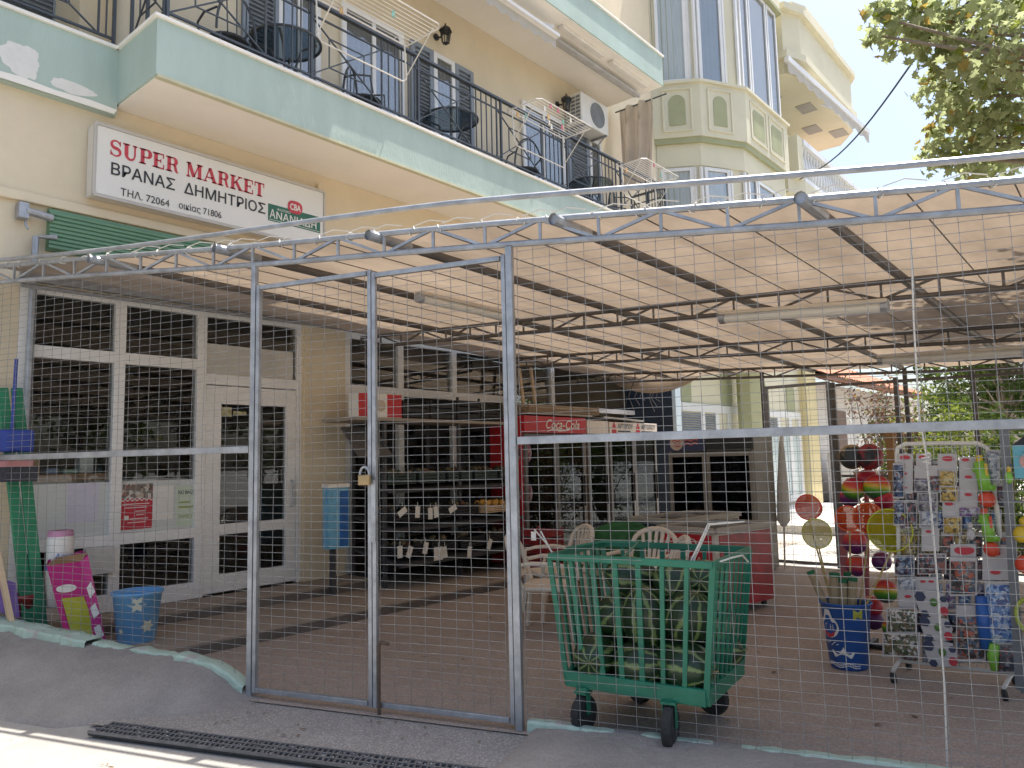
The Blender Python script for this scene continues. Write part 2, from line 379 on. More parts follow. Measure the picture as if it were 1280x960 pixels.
mb = MB(); mb.box(-6.2, -3, 8.17, -5.75, 5.7, 8.71); mb.build('unseen_shade_slab', teal, UP)  # added unseen overhang, keeps the sun off the near end of the fascia below
mb = MB()
for y0 in (8.9, 10.3):
    mb.box(-6.46, y0, 8.10, -6.36, y0+1.15, 8.158)
mb.build('ceiling_light', whitep, UP, bevel=.01)

# storefront windows and door
def panes(parent, rects, x=-7.455, nm='pane', m=None):
    for (y0, y1, z0, z1) in rects:
        mb = MB(); mb.box(x, y0, z0, x+.006, y1, z1); mb.build(nm, m or winglass, parent)
mb = MB()
zt, zb = 3.13, .2
Yl, Ya, Yb, Yr = 2.12, 2.97, 3.80, 4.97
for y, wd in ((Yl+.04, .08), (Ya, .10), (Yb-.02, .10), (Yr-.03, .06)): mb.box(-7.49, y-wd/2, zb, -7.40, y+wd/2, zt)
segs = [(Yl+.08, Ya-.05), (Ya+.05, Yb-.07)]
for y0, y1 in segs:
    for z0, z1 in ((3.07, zt), (2.50, 2.61), (.80, .90), (zb, .36)): mb.box(-7.488, y0, z0, -7.405, y1, z1)
for z0, z1 in ((3.07, zt), (2.36, 2.47)): mb.box(-7.488, Yb+.03, z0, -7.405, Yr-.06, z1)
SW = mb.build('window_frame', white_al, SB, bevel=.004); SW['_w'] = SB['_w']
for y0, y1 in segs: panes(SW, [(y0, y1, 2.61, 3.07), (y0, y1, .90, 2.50), (y0, y1, .36, .80)])
panes(SW, [(Yb+.03, Yr-.06, 2.47, 3.07)])
mb = MB(); mb.box(-7.44, Yb+.04, 2.47, -7.425, Yr-.10, 2.79); mb.build('transom_panel', mat('hazy_panel', (.55, .52, .47), .12, 3, .4), SW)
for y0, y1 in segs:
    mb = MB(); mb.box(-7.4488, y0+.001, .901, -7.4465, y1-.001, 1.385); mb.build('infill_panel', mat('milky_board', (.60, .62, .60), .05, 3, .35), SW)
d0, d1 = Yb+.035, Yr-.065
mb = MB()
for y0, y1 in ((d0, d0+.17), (d1-.13, d1)): mb.box(-7.47, y0, .22, -7.41, y1, 2.35)
for z0, z1 in ((.22, .40), (.80, .91), (2.16, 2.35)): mb.box(-7.468, d0+.17, z0, -7.412, d1-.13, z1)
DR = mb.build('door', white_al, SB, bevel=.005); DR['_w'] = SB['_w']
panes(DR, [(d0+.17, d1-.13, .91, 2.16), (d0+.17, d1-.13, .40, .80)], -7.445)
mb = MB(); mb.tube([(-7.41, d1-.06, 1.05), (-7.36, d1-.06, 1.05), (-7.36, d1-.06, 1.33), (-7.41, d1-.06, 1.33)], .011, 8); mb.build('handle', galv, DR)
mb = MB(); mb.box(-7.452, d0+.19, 2.03, -7.44, d0+.30, 2.13); mb.box(-7.453, d0+.32, 2.05, -7.44, d0+.47, 2.09); mb.build('sticker', mat('sticker', (.75, .62, .35), .5, 30, .5), DR)
# roller shutter left rolled above the windows, chalky and flaking
mb = MB()
for i in range(9): mb.tube([(-7.33, 2.30, 3.49+i*.038), (-7.33, 5.02, 3.49+i*.038)], .021, 6)
mb.box(-7.398, 2.3, 3.46, -7.345, 5.02, 3.84)
SHU = mb.build('roller_shutter', mat('flaking_green_paint', (.14, .27, .17), .12, 2, .6, col2=(.42, .47, .36), thr=.66, stretch=(1, 1, 4)), SB); SHU['_w'] = SB['_w']
mb = MB(); mb.tube([(-7.37, 2.12, 3.76), (-7.30, 2.12, 3.76), (-7.30, 2.32, 3.74)], .035, 8); mb.box(-7.39, 2.05, 3.69, -7.28, 2.13, 3.83); mb.tube([(-7.33, 2.12, 3.70), (-7.31, 2.11, 3.64), (-7.30, 2.13, 3.60)], .012, 6)
mb.build('bracket', galv, SHU, bevel=.008)
mb = MB(); mb.tube([(-7.34, 2.19, 1.85), (-7.33, 2.20, 3.55), (-7.32, 2.36, 3.58)], .028, 8); mb.build('downpipe', galv, SB)
# second shop front: white upper lights over an open dark front
mb = MB()
for y, z0 in ((5.62, .2), (6.48, .2), (7.47, .2), (8.67, .2), (9.75, 2.3)): mb.box(-7.48, y-.045, z0, -7.40, y+.045, 3.12)
mb.box(-7.478, 5.66, 2.36, -7.41, 8.63, 2.47); mb.box(-7.478, 5.66, 3.04, -7.41, 12.3, 3.12)
mb.box(-7.478, 8.72, 2.30, -7.41, 12.3, 2.38)
W2 = mb.build('window_frame', white_al, SB, bevel=.004); W2['_w'] = SB['_w']
panes(W2, [(5.66, 6.435, 2.47, 3.04), (6.525, 7.425, 2.47, 3.04), (7.515, 8.625, 2.47, 3.04), (8.72, 9.7, 2.38, 3.04)])
mb = MB(); mb.box(-7.6, 12.32, .01, -6.62, 12.5, 3.35); mb.build('end_panel', mat('navy_painted_board', (.022, .034, .055), .2, 3, .55), SB)
mb = MB(); mb.box(-6.62, 12.30, 1.75, -6.55, 12.5, 3.1); mb.build('end_trim', mat('pale_blue_paint', (.55, .64, .68), .05, 4, .5), SB)

# first-floor openings: glazed doors and shutters behind the railing
curtain_m = mat('blue_grey_net_curtain', (.38, .42, .48), .12, 3, .9, stretch=(1, 12, 1))
shutter_m = mat('slate_blue_shutter', (.25, .28, .32), .1, 4, .6)
frame_m = white_al
def opening(y0, y1, z0, z1, kind, x=WX):
    mb = MB(); w_ = .07
    for a, b in ((y0, y0+w_), (y1-w_, y1)): mb.box(x, a, z0, x+.05, b, z1)
    mb.box(x+.001, y0+w_, z1-w_, x+.049, y1-w_, z1)
    if kind == 'door': mb.box(x+.001, (y0+y1)/2-.03, z0, x+.045, (y0+y1)/2+.03, z1-w_)
    f = mb.build('balcony_door' if z0 < 5.8 else 'window', frame_m if kind != 'shutter' else shutter_m, SB, bevel=.004); f['_w'] = SB['_w']
    if kind == 'shutter':
        mb = MB(); n = int((z1-z0-w_)/.055)
        for i in range(n):
            z = z0+.03+i*.055; mb.obox((x+.025, (y0+y1)/2, z), (.020, 0, -.012), (0, (y1-y0)/2-w_, 0), (.004, 0, .006))
        mb.box(x+.002, y0+w_, z0, x+.006, y1-w_, z1-w_); mb.build('slats', shutter_m, f)
    else:
        mb = MB(); mb.grid(lambda s, t: (x+.006+.006*math.sin(s*(y1-y0)*60), y0+w_+(y1-y0-2*w_)*s, z0+(z1-z0-w_)*t), 60, 1); mb.build('curtain', curtain_m, f)
        mb = MB(); mb.box(x+.022, y0+w_, z0, x+.026, y1-w_, z1-w_); mb.build('pane', winglass, f)
for px0, px1, k in ((300, 345, 'shutter'), (345, 398, 'door'), (425, 503, 'door'), (512, 540, 'shutter'), (540, 567, 'window'), (567, 590, 'shutter'), (650, 702, 'door'), (706, 732, 'shutter'), (732, 748, 'window')):
    ya, yb = onX(px0, 110, WX).y, onX(px1, 140, WX).y
    opening(ya, yb, 5.22 if k != 'window' else 6.1, 7.35, k)
for y0 in (.2, 1.45): opening(y0, y0+1.2, 5.2, 7.6, 'shutter', WX-1.0)

# railing of the balcony: bars with crossed panels
def railing(path_fn, L, name='railing', inward=None):
    mb = MB()
    def q(s, z): p = path_fn(s); return Vector((p[0], p[1], z))
    z0, z1, z2 = 5.66, 6.36, 6.52
    mb.bar(q(0, z2), q(L, z2), .055, .03); mb.bar(q(0, z1), q(L, z1), .018, .018); mb.bar(q(0, z0), q(L, z0), .022, .022)
    s = 0; k = 0
    while s < L-.05:
        seg = min(1.0 if k % 2 == 0 else .52, L-s)
        mb.bar(q(s, z0), q(s, z2), .018, .018, (1, 0, 0))
        if k % 2 == 0 and seg > .6:
            c = q(s+seg/2, (z0+z1)/2); hw = seg/2
            for sg in (-1, 1):
                mb.bar(q(s, z0 if sg < 0 else z1), q(s+seg, z1 if sg < 0 else z0), .014, .014)
            for (a, b) in (((.22, z1), (.22, .72)), ((.78, z1), (.78, .72))):
                pass
            dz = (z1-z0)*.24; dl = seg*.24
            P4 = [(s+seg/2-dl, (z0+z1)/2+dz), (s+seg/2+dl, (z0+z1)/2+dz), (s+seg/2+dl, (z0+z1)/2-dz), (s+seg/2-dl, (z0+z1)/2-dz)]
            for i in range(4): mb.bar(q(*P4[i]), q(*P4[(i+1) % 4]), .012, .012)
            mb.ball(c, .022, n=8, k=6)
        else:
            n = int(seg/.13)
            for i in range(1, n+1): mb.bar(q(s+seg*i/(n+1), z0), q(s+seg*i/(n+1), z2), .013, .013, (1, 0, 0))
        s += seg; k += 1
    mb.bar(q(L, z0), q(L, z2), .018, .018, (1, 0, 0))
    n = max(2, int(L/1.4))
    for i in range(n+1): mb.bar(q(L*i/n, 5.56), q(L*i/n, z2), .028, .028, (1, 0, 0))
    return mb.build(name, ironmat, SB)
railing(lambda s: (-6.55, 2.95+s), 9.3)
railing(lambda s: (-7.27+s, 2.93), .70)
railing(lambda s: (-7.36, -2.9+s), 5.7)
railing(lambda s: (-7.3+s, 12.30), .72)
# ---------------------------------------------------------------- shop sign (lit box fixed under the soffit)
LB = {}
def stroke(mb, pts, ws, o, ex, ey, d):
    """a pen stroke with changing width, as thin solid lettering"""
    P = [Vector((p[0], p[1])) for p in pts]; n = len(P); L = []; Rr = []
    for i in range(n):
        t = (P[min(i+1, n-1)] - P[max(i-1, 0)]); t = t.normalized() if t.length else Vector((1, 0)); q = Vector((-t.y, t.x)); wd = ws[i] if isinstance(ws, list) else ws
        L.append(P[i]+q*wd/2); Rr.append(P[i]-q*wd/2)
    nn = ex.cross(ey).normalized()*d; vs = [o+ex*p.x+ey*p.y+nn for p in L+Rr]
    mb.add(vs, [(i, i+1, n+i+1, n+i) for i in range(n-1)])
def arc(cx, cy, rx, ry, a0, a1, n=14):
    return [(cx+rx*math.cos(R(a0+(a1-a0)*i/n)), cy+ry*math.sin(R(a0+(a1-a0)*i/n))) for i in range(n+1)]
def slab_letter(mb, ch, x, o, ex, ey, sc, d):
    """slab-serif capitals: thick stems, thin bars, flat serifs; returns the advance"""
    T_, t_, S_ = .235, .095, .10
    def S(pts, w_): stroke(mb, [(x+p[0]*sc, p[1]*sc) for p in pts], [q*sc for q in w_] if isinstance(w_, list) else w_*sc, o, ex, ey, d)
    def stem(cx, y0=0, y1=1, w_=T_, s0=True, s1=True):
        S([(cx, y0), (cx, y1)], w_)
        if s0: S([(cx-w_/2-.09, y0+S_/2), (cx+w_/2+.09, y0+S_/2)], S_)
        if s1: S([(cx-w_/2-.09, y1-S_/2), (cx+w_/2+.09, y1-S_/2)], S_)
    if ch == 'S':
        q = arc(.40, .74, .25, .235, 15, 255, 16) + arc(.40, .265, .27, .24, 75, -165, 16)
        n = len(q); S(q, [t_ + (T_-.02-t_)*math.exp(-((i/(n-1)-.5)/.20)**2) for i in range(n)])
        S([(.66, .68), (.66, .99)], .06); S([(.12, .01), (.12, .34)], .06); return .80
    if ch == 'U':
        stem(.24, .3, 1, s0=False); stem(.76, .3, 1, .11, s0=False)
        q = arc(.495, .31, .25, .28, 180, 360, 14); S(q, [T_-.02 - (T_-.10)*i/14 for i in range(15)]); return 1.0
    if ch == 'P':
        stem(.24); S([(.24, .96), (.52, .96)], t_); S([(.24, .46), (.52, .46)], t_)
        q = arc(.52, .71, .20, .25, 90, -90, 12); S(q, [t_+(T_-t_)*math.sin(math.pi*i/12) for i in range(13)]); return .84
    if ch == 'R':
        stem(.24); S([(.24, .96), (.50, .96)], t_); S([(.24, .50), (.50, .50)], t_)
        q = arc(.50, .73, .20, .23, 90, -90, 12); S(q, [t_+(T_-t_)*math.sin(math.pi*i/12) for i in range(13)])
        q = [(.50, .50), (.64, .42), (.68, .2), (.74, .05), (.86, .04)]; S(q, [.08, .17, .19, .15, .06]); return .92
    if ch == 'E':
        stem(.24); S([(.24, .96), (.74, .96)], t_); S([(.24, .04), (.76, .04)], t_); S([(.24, .51), (.56, .51)], t_)
        S([(.72, .70), (.72, 1)], .07); S([(.74, 0), (.74, .32)], .07); S([(.56, .38), (.56, .64)], .06); return .86
    if ch == 'M':
        stem(.20, w_=.09); stem(.98); S([(.24, .99), (.58, .06)], T_); S([(.58, .06), (.94, .99)], .085); return 1.22
    if ch == 'A':
        S([(.14, .03), (.48, .99)], .085); S([(.48, .99), (.84, .03)], T_); S([(.24, .33), (.72, .33)], t_)
        S([(.02, S_/2), (.28, S_/2)], S_); S([(.64, S_/2), (1.0, S_/2)], S_); return 1.02
    if ch == 'K':
        stem(.24); S([(.30, .40), (.78, .96)], .085); S([(.46, .60), (.82, .04)], T_)
        S([(.62, 1-S_/2), (.94, 1-S_/2)], S_); S([(.66, S_/2), (1.0, S_/2)], S_); return 1.02
    if ch == 'T':
        stem(.42, s1=False); S([(.04, .96), (.80, .96)], t_); S([(.07, .68), (.07, 1)], .07); S([(.77, .68), (.77, 1)], .07); return .86
    return .42
SX = -7.22
SG = empty('shop_sign', (SX, 4, 4.4), 'wide white shop sign box with red and black lettering under the balcony', 'sign')
sa, sb_ = onX(124, 157, SX), onX(404, 245, SX); s0y, s1y = 2.72, 5.16
zsb, zst = 4.11, 4.80
c0 = onX(119, 243, SX); c1 = onX(119, 153, SX); zsb, zst = c0.z, c1.z; s0y = c1.y; s1y = onX(405, 242, SX).y
mb = MB(); mb.box(WX+.01, s0y, zsb, SX, s1y, zst)
mb.build('sign_box', mat('aged_white_sheet', (.66, .63, .58), .05, 3, .5), SG, bevel=.01)
fr = mat('grey_sign_trim', (.50, .47, .43), .08, 4, .5)
mb = MB()
for a, b in (((s0y, zsb), (s1y, zsb)), ((s0y, zst), (s1y, zst)), ((s0y, zsb), (s0y, zst)), ((s1y, zsb), (s1y, zst))): mb.bar((SX+.002, a[0], a[1]), (SX+.002, b[0], b[1]), .02, .028)
mb.build('trim', fr, SG)
mb = MB(); mb.box(SX+.001, s0y+.02, zsb+.02, SX+.004, s1y-.02, zst-.02); mb.build('face', mat('sign_face_white', (.74, .72, .67), .03, 2, .45), SG)
SXF = SX+.005
def on_sign(x, y): return onX(x, y, SXF)
p0, p1 = on_sign(136, 190), on_sign(332, 245); pt_ = on_sign(136, 173)
mb = MB(); words_ = 'SUPER MARKET'; adv = 0
dummy = MB()
for c in words_: adv += slab_letter(dummy, c, 0, Vector(), EX, EY, 1, 0)
H_ = (pt_.z - on_sign(136, 193).z); sc_y = H_; wide = (on_sign(331, 240).y - p0.y)
exs = EY*(wide/(adv*sc_y)); x = 0
for c in words_: x += slab_letter(mb, c, x, Vector((SXF, p0.y, on_sign(136, 193).z)), exs, EZ, sc_y, .002)*sc_y
mb.build('red_lettering', mat('sign_red', (.52, .05, .075), .08, 6, .5), SG)
blk = mat('sign_black', (.03, .03, .032), .1, 6, .5)
mb = MB(); hb = on_sign(137, 202).z-on_sign(137, 217).z
def fit_text(mb, body, px0, py0, px1, py1, cap_px, x_plane, on, bold=.012, **k):
    a = on(px0, py0); b = on(px1, py1); h = on(px0, py0-cap_px).z-a.z
    cu = bpy.data.curves.new('measure', 'FONT'); cu.body = body; cu.size = 1; ob = bpy.data.objects.new('measure', cu); COL.objects.link(ob)
    dg = bpy.context.evaluated_depsgraph_get(); dg.update(); wd = ob.evaluated_get(dg).dimensions.x; bpy.data.objects.remove(ob); bpy.data.curves.remove(cu)
    size = h/.727; text_mb(mb, body, (a.x, a.y, a.z), EY, EZ, size, .003, sx=(b.y-a.y)/(wd*size), bold=bold, **k)
fit_text(mb, 'ΒΡΑΝΑΣ  ΔΗΜΗΤΡΙΟΣ', 137, 217, 330, 268, 15, SXF, on_sign)
fit_text(mb, 'ΤΗΛ. 72064', 150, 244, 211, 257, 9.5, SXF, on_sign, .004)
fit_text(mb, 'οικίας 71806', 223, 260, 276, 272.5, 8.5, SXF, on_sign, .004)
mb.build('black_lettering', blk, SG)
g0, g1 = on_sign(335, 275), on_sign(400, 291); gt = on_sign(335, 254)
zg = g0.z; hg = gt.z-g0.z
mb = MB(); mb.box(SXF, g0.y, zg, SXF+.003, g1.y, zg+hg); mb.build('green_badge', mat('badge_green', (.03, .14, .09), .1, 6, .5), SG)
mb = MB(); c = on_sign(367, 254); c2 = Vector((SXF, (g0.y+g1.y)/2, zg+hg*1.02))
def oval(c, ry, rz, n=28): return [(ry*math.copysign(abs(math.cos(2*math.pi*i/n))**.75, math.cos(2*math.pi*i/n)), rz*math.copysign(abs(math.sin(2*math.pi*i/n))**.75, math.sin(2*math.pi*i/n))) for i in range(n)]
mb.prism(oval(c2, .095, .075), c2+Vector((.004, 0, .03)), EY, EZ, .003); mb.build('red_badge', mat('sign_red'[:8], (.52, .05, .075), .08, 6, .5), SG)
mb = MB(); text_mb(mb, 'CBA', c2+Vector((.006, 0, -.005)), EY, EZ, .10, .003, align='CENTER', sx=.72, bold=.03)
text_mb(mb, 'Α', Vector((SXF+.004, g0.y+.015, zg+.035)), EY, EZ, .135, .002, sx=.8, bold=.01)
text_mb(mb, 'ΝΑΝΙΑΔΗ', Vector((SXF+.004, g0.y+.09, zg+.035)), EY, EZ, .115, .002, sx=(g1.y-g0.y-.11)/(.115*4.75), bold=.01)
mb.add([(SXF+.0045, g0.y+.01, zg+.012), (SXF+.0045, g1.y-.01, zg+.012), (SXF+.0045, g1.y-.01, zg+.017), (SXF+.0045, g0.y+.01, zg+.017)], [(0, 1, 2, 3)])
text_mb(mb, 'ΦΙΛΩΤΙΜΟΙ', Vector((SXF+.004, g0.y+.11, zg+.135)), EY, EZ, .035, .002, sx=.9)
mb.build('white_lettering', paper, SG)

# ---------------------------------------------------------------- canopy over the yard
def zc(X): return 2.585 - .067*X                              # lower chord of the front truss
CY = empty('canopy', fp(0, 0, 2.8), 'tan fabric canopy on lattice trusses and pipe beams over the yard', 'canopy')
def truss(name, P, L, m, step=.36, h=.135, r=.019, rw=.009, flip=0):
    """P(s, k): point along the truss on the lower (k=0) or upper (k=1) chord"""
    mb = MB(); n = max(2, int(round(L/step)))
    for k in (0, 1): mb.tube([P(L*i/16, k) for i in range(17)], r, 8)
    for i in range(n+1):
        a, b = P(L*i/n, 0), P(L*i/n, 1); mb.bar(a, b, rw*1.8, rw*1.8, FD)
        if i < n:
            c, d = P(L*(i+1)/n, 0), P(L*(i+1)/n, 1); k = (i+flip) % 2
            mb.bar(b if k == 0 else a, c if k == 0 else d, rw*1.9, rw*1.9)
    return mb.build(name, m, CY)
def Pf(s, k):
    u = -2.85 + s; p = fp(u, .0, 0); z = zc(p.x) + .135*k + .006*math.sin(s*1.7); return Vector((p.x, p.y, z))
truss('truss', Pf, 9.2, galv)
mb = MB()                                                      # pipe above the front truss
pts = []
for i in range(24):
    u = -2.9 + 9.3*i/23; p = fp(u, -.045, 0); pts.append(Vector((p.x, p.y, zc(p.x)+.185+.075*min(1, max(0, (u+2.5)/4))+.02*math.sin(u*1.1))))
mb.tube(pts, .017, 8); mb.build('front_pipe', galv, CY)
mb = MB()                                                      # lacing ties round the upper chord
for i in range(34):
    u = -2.6 + i*.24 + rnd.uniform(-.06, .06); p = Pf(u+2.85, 1); a = rnd.uniform(0, 6)
    mb.tube([p + FD*(.05*math.sin(t*.5+a)*.6) + Vector((-FN.x*.026*math.cos(t), -FN.y*.026*math.cos(t), .026*math.sin(t))) for t in [j*.7 for j in range(9)]], .0035, 4)
    mb.tube([p+Vector((0, 0, .03)), p+FD*.1+FN*.02+Vector((0, 0, .06)), p+FD*.2+FN*.05+Vector((0, 0, .045))], .0035, 4)
mb.build('lacing', whitep, CY)
def zroof(X, Y): return zc(X) + .105 - .033*(Y-fenceY(X))
for Yt in (5.75, 8.05, 10.3):
    truss('truss', lambda s, k, Yt=Yt: Vector((-7.3+s, Yt, zc(-7.3+s) - .033*(Yt-fenceY(-7.3+s)) - .03 + (.125*k))), 9.6 if Yt < 10 else 8.6, darksteel, .37, flip=int(Yt) % 2)
PX = [-6.06, -4.88, -3.68, -2.50, -1.25, .05, 1.3]
for X in PX:
    y0 = fenceY(X) - .085; mb = MB(); z0 = zroof(X, fenceY(X))-.022
    mb.tube([(X, y0+.04, z0+.03), (X, y0+.3, z0+.02), (X, 11.1, zroof(X, 11.1)+.02)], .032, 10, cap=False)
    mb.tube([(X, y0+.04, z0+.03), (X, y0+.3, z0+.02)], .025, 10, cap=False)
    p = mb.build('purlin', darksteel, CY); p['_w'] = CY['_w']
    mb = MB(); mb.tube([(X, y0-.002, z0+.031), (X, y0+.35, z0+.0195)], .0335, 12, cap=False); mb.tube([(X, y0+.018, z0+.031), (X, y0+.03, z0+.031)], .033, 12); mb.build('pipe_end', galv, p)
mb = MB()
for i in range(len(PX)-1):
    for t in (.33, .66):
        X = PX[i]+(PX[i+1]-PX[i])*t; mb.tube([(X, fenceY(X)+.02, zroof(X, fenceY(X))+.02), (X, 11, zroof(X, 11)+.01)], .004, 4)
mb.build('support_wire', darksteel, CY)
fabric = cloth('tan_shade_fabric', (.56, .46, .36), (.20, .157, .12), .28, 1.5, .55, stretch=(1, .45, 1))
XS = [-7.32] + PX[:-1] + [1.3]
def fab(s, t):
    X = -7.32 + 9.2*s; yf = fenceY(X) + .02; Y = yf + (11.2 - yf)*t
    bay_ = 0
    for a, b in zip(XS, XS[1:]):
        if a <= X <= b: bay_ = math.sin(math.pi*(X-a)/(b-a))
    wr = .012*noise.noise(Vector((X*2.2, Y*.9, 0))) + .008*noise.noise(Vector((X*6, Y*2.2, 7)))
    return Vector((X, Y, zroof(X, Y) + .052 - .028*bay_*(.6+.4*noise.noise(Vector((X, Y*1.3, 2)))) + wr))
mb = MB(); mb.smooth = True; mb.grid(fab, 150, 110); mb.build('fabric_roof', fabric, CY)
mb = MB(); mb.smooth = True                                     # loose end of the fabric hanging at the back by the shop
mb.grid(lambda s, t: Vector((-7.3+2.0*s, 11.2+.06*math.sin(t*3), zroof(-7.3+2*s, 11.2)+.06-.30*t*math.sin(math.pi*min(1, s*1.1))**.7)), 24, 8)
mb.build('loose_fabric', fabric, CY)
mb = MB(); mb.bar((-7.33, 2.1, 3.20), (-7.33, 11.2, 3.20), .06, .10); mb.tube([(-7.3, 2.1, 3.10), (-7.3, 5.4, 3.12), (-7.28, 8, 3.06), (-7.28, 11.2, 3.0)], .02, 6); mb.build('wall_rail', mat('grey_wall_rail', (.28, .28, .29), .2, 5, .6), CY)
for (x, y) in ((-4.12, 10.3), (-2.3, 10.33), (1.2, 10.3), (1.2, 5.75), (1.25, 8.05)):
    mb = MB(); mb.bar((x, y, 0), (x, y, zc(x)-.2), .045, .045, (1, 0, 0)); mb.build('post', darksteel, CY)

# fluorescent fittings under the canopy
tubeglass = mat('frosted_tube', (.70, .68, .62), .04, 5, .3)
def fitting(name, a, b, label):
    a, b = Vector(a), Vector(b); o = empty(name, (a+b)/2, label, 'light fitting', 'fluorescent fittings under the canopy')
    mb = MB(); mb.bar(a, b, .09, .03); mb.build('housing', grime, o, bevel=.006)
    d = (b-a).normalized(); mb = MB(); z = Vector((0, 0, -.045)); mb.tube([a+d*.03+z, b-d*.03+z], .036, 10); mb.build('diffuser', tubeglass, o)
    for e in (a, b):
        mb = MB(); mb.tube([e+z*.9-d*.0, e+z*.9+d*.045*(1 if e is a else -1)], .046, 10); mb.build('end_cap', galv, o)
pa, pb = onY(900, 392, 5.66), onY(1110, 376, 5.66); fitting('fluorescent_fitting', pa, pb, 'long grey fluorescent fitting hung below the nearer inner truss')
pa, pb = onZ(522, 366, 2.92), onZ(640, 393, 2.92); fitting('fluorescent_fitting', pa, pb, 'dusty fluorescent fitting running along a beam behind the gate')
pa, pb = onY(1097, 446, 8.0), onY(1285, 434, 8.0); fitting('fluorescent_fitting', pa, pb, 'pale fluorescent fitting along the farther truss above the toys')

# ---------------------------------------------------------------- wire mesh fence and gate
wire_m = mat('galvanised_wire', (.30, .30, .30), .3, 20, .55, .5)
def wire_panel(parent, u0, u1, zb, zt, v=.0, sp_h=.0508, sp_v=.1016, r=.0017, name='wire_mesh', slack=.008):
    mb = MB(); n = int((u1-u0)/sp_v); k = rnd.random()*100
    def off(u, z): return slack*noise.noise(Vector((u*1.6+k, z*1.6, 0)))*2
    for i in range(n+1):
        u = u0 + (u1-u0)*i/max(1, n); z0, z1 = zb(u), zt(u); m_ = 7
        mb.tube([fp(u + .004*noise.noise(Vector((i*3.1, z0+(z1-z0)*j/m_, k))), v+off(u, z0+(z1-z0)*j/m_), z0+(z1-z0)*j/m_) for j in range(m_+1)], r, 4, cap=False)
    z = max(zb(u0), zb(u1)) if abs(zb(u0)-zb(u1)) < .02 else min(zb(u0), zb(u1)); zmax = max(zt(u0), zt(u1)); row = 0
    while z < zmax:
        ua, ub = u0, u1
        N = max(3, int((u1-u0)/.35)); pts = []
        for j in range(N+1):
            u = u0+(u1-u0)*j/N
            if zb(u)-.02 <= z <= zt(u)+.02: pts.append(fp(u, v+r*1.5+off(u, z), z + .007*noise.noise(Vector((u*2.2, row*.35, k))) + .003*noise.noise(Vector((u*9, row*1.7, k)))))
        if len(pts) > 1: mb.tube(pts, r, 4, cap=False)
        z += sp_h; row += 1
    return mb.build(name, wire_m, parent)
def post(parent, u, z0, z1, wd=.045, v=0, nm='post'):
    mb = MB(); mb.bar(fp(u, v, z0), fp(u, v, z1), wd, wd, FN); return mb.build(nm, galv, parent, bevel=.004)
FL = empty('mesh_fence', fp(-1.4, 0, .3), 'wire mesh fence panel standing on the teal edged concrete ramp', 'fence', 'wire mesh fences round the yard')
wire_panel(FL, -2.83, -.03, lambda u: hramp(u)+.03, lambda u: zc(fp(u, 0, 0).x)-.01)
post(FL, -.0, 0, zc(-4.63)-.01, .038); post(FL, -2.84, .3, 3.0, .04)
mb = MB(); mb.bar(fp(-2.83, .0, 1.615), fp(-.03, .0, 1.615), .022, .045); mb.build('rail', galv, FL, bevel=.003)
def gate(u0, u1, label, bolt, low):
    g = empty('mesh_gate', fp((u0+u1)/2, 0, .0), label, 'gate', 'wire mesh gate leaves')
    zb_, zt_ = low, 2.74 if u0 < .5 else 2.72; h_ = .038
    mb = MB()
    for u in (u0+.014, u1-.014): mb.bar(fp(u, 0, zb_), fp(u, 0, zt_), .027, .03, FN)
    for z in (zb_+.02, zt_-.02): mb.bar(fp(u0+.029, 0, z), fp(u1-.034, 0, z), .03, .030)
    mb.build('frame', galv, g, bevel=.003)
    wire_panel(g, u0+.05, u1-.05, lambda u: zb_+.04, lambda u: zt_-.04, v=-.004)
    if bolt:
        mb = MB(); a = fp(u0+.055, -.03, 0)
        mb.tube([fp(u0+.055, -.03, -.02), fp(u0+.055, -.03, .40), fp(u0+.07, -.035, .425), fp(u0+.14, -.06, .425)], .011, 8); mb.build('drop_bolt', mat('rusty_iron', (.10, .07, .05), .3, 10, .8), g)
        mb = MB(); mb.bar(fp(u0+.02, -.025, 1.02), fp(u0+.02, -.025, 1.40), .03, .012, FN); mb.build('latch_plate', galv, g)
    return g
gate(.025, .947, 'left leaf of the wire mesh gate, hinged beside the concrete ramp', False, .03)
gate(.951, 1.88, 'wire mesh gate leaf with a dark drop bolt at its foot', True, .03)
FR_ = empty('mesh_fence', fp(4, 0, 0), 'wire mesh fence in front of the melon cart and toy rack', 'fence', 'wire mesh fences round the yard')
post(FR_, 1.905, 0, zc(-2.82)-.01, .042)
post(FR_, 5.9, 0, zc(1.0)-.01, .05)
wire_panel(FR_, 1.95, 5.87, lambda u: .04, lambda u: zc(fp(u, 0, 0).x)-.01, v=.0)
mb = MB(); mb.bar(fp(1.93, .0, 1.612), fp(5.88, .0, 1.612), .024, .045); mb.build('rail', galv, FR_, bevel=.003)
# padlock
pl = empty('padlock', fp(.93, -.05, 1.38), 'brass padlock hanging on a chain between the gate leaves', 'padlock')
mb = MB(); c = fp(.925, -.055, 1.40); mb.obox(c, FD*.042, FN*.014, EZ*.032); mb.build('body', mat('brass', (.38, .27, .14), .2, 12, .4, .6), pl, bevel=.006)
mb = MB(); mb.tube([c+FD*(.034*math.cos(t))+EZ*(.03+.05*math.sin(t)) for t in [math.pi*i/10 for i in range(11)]], .008, 8); mb.build('shackle', galv, pl)
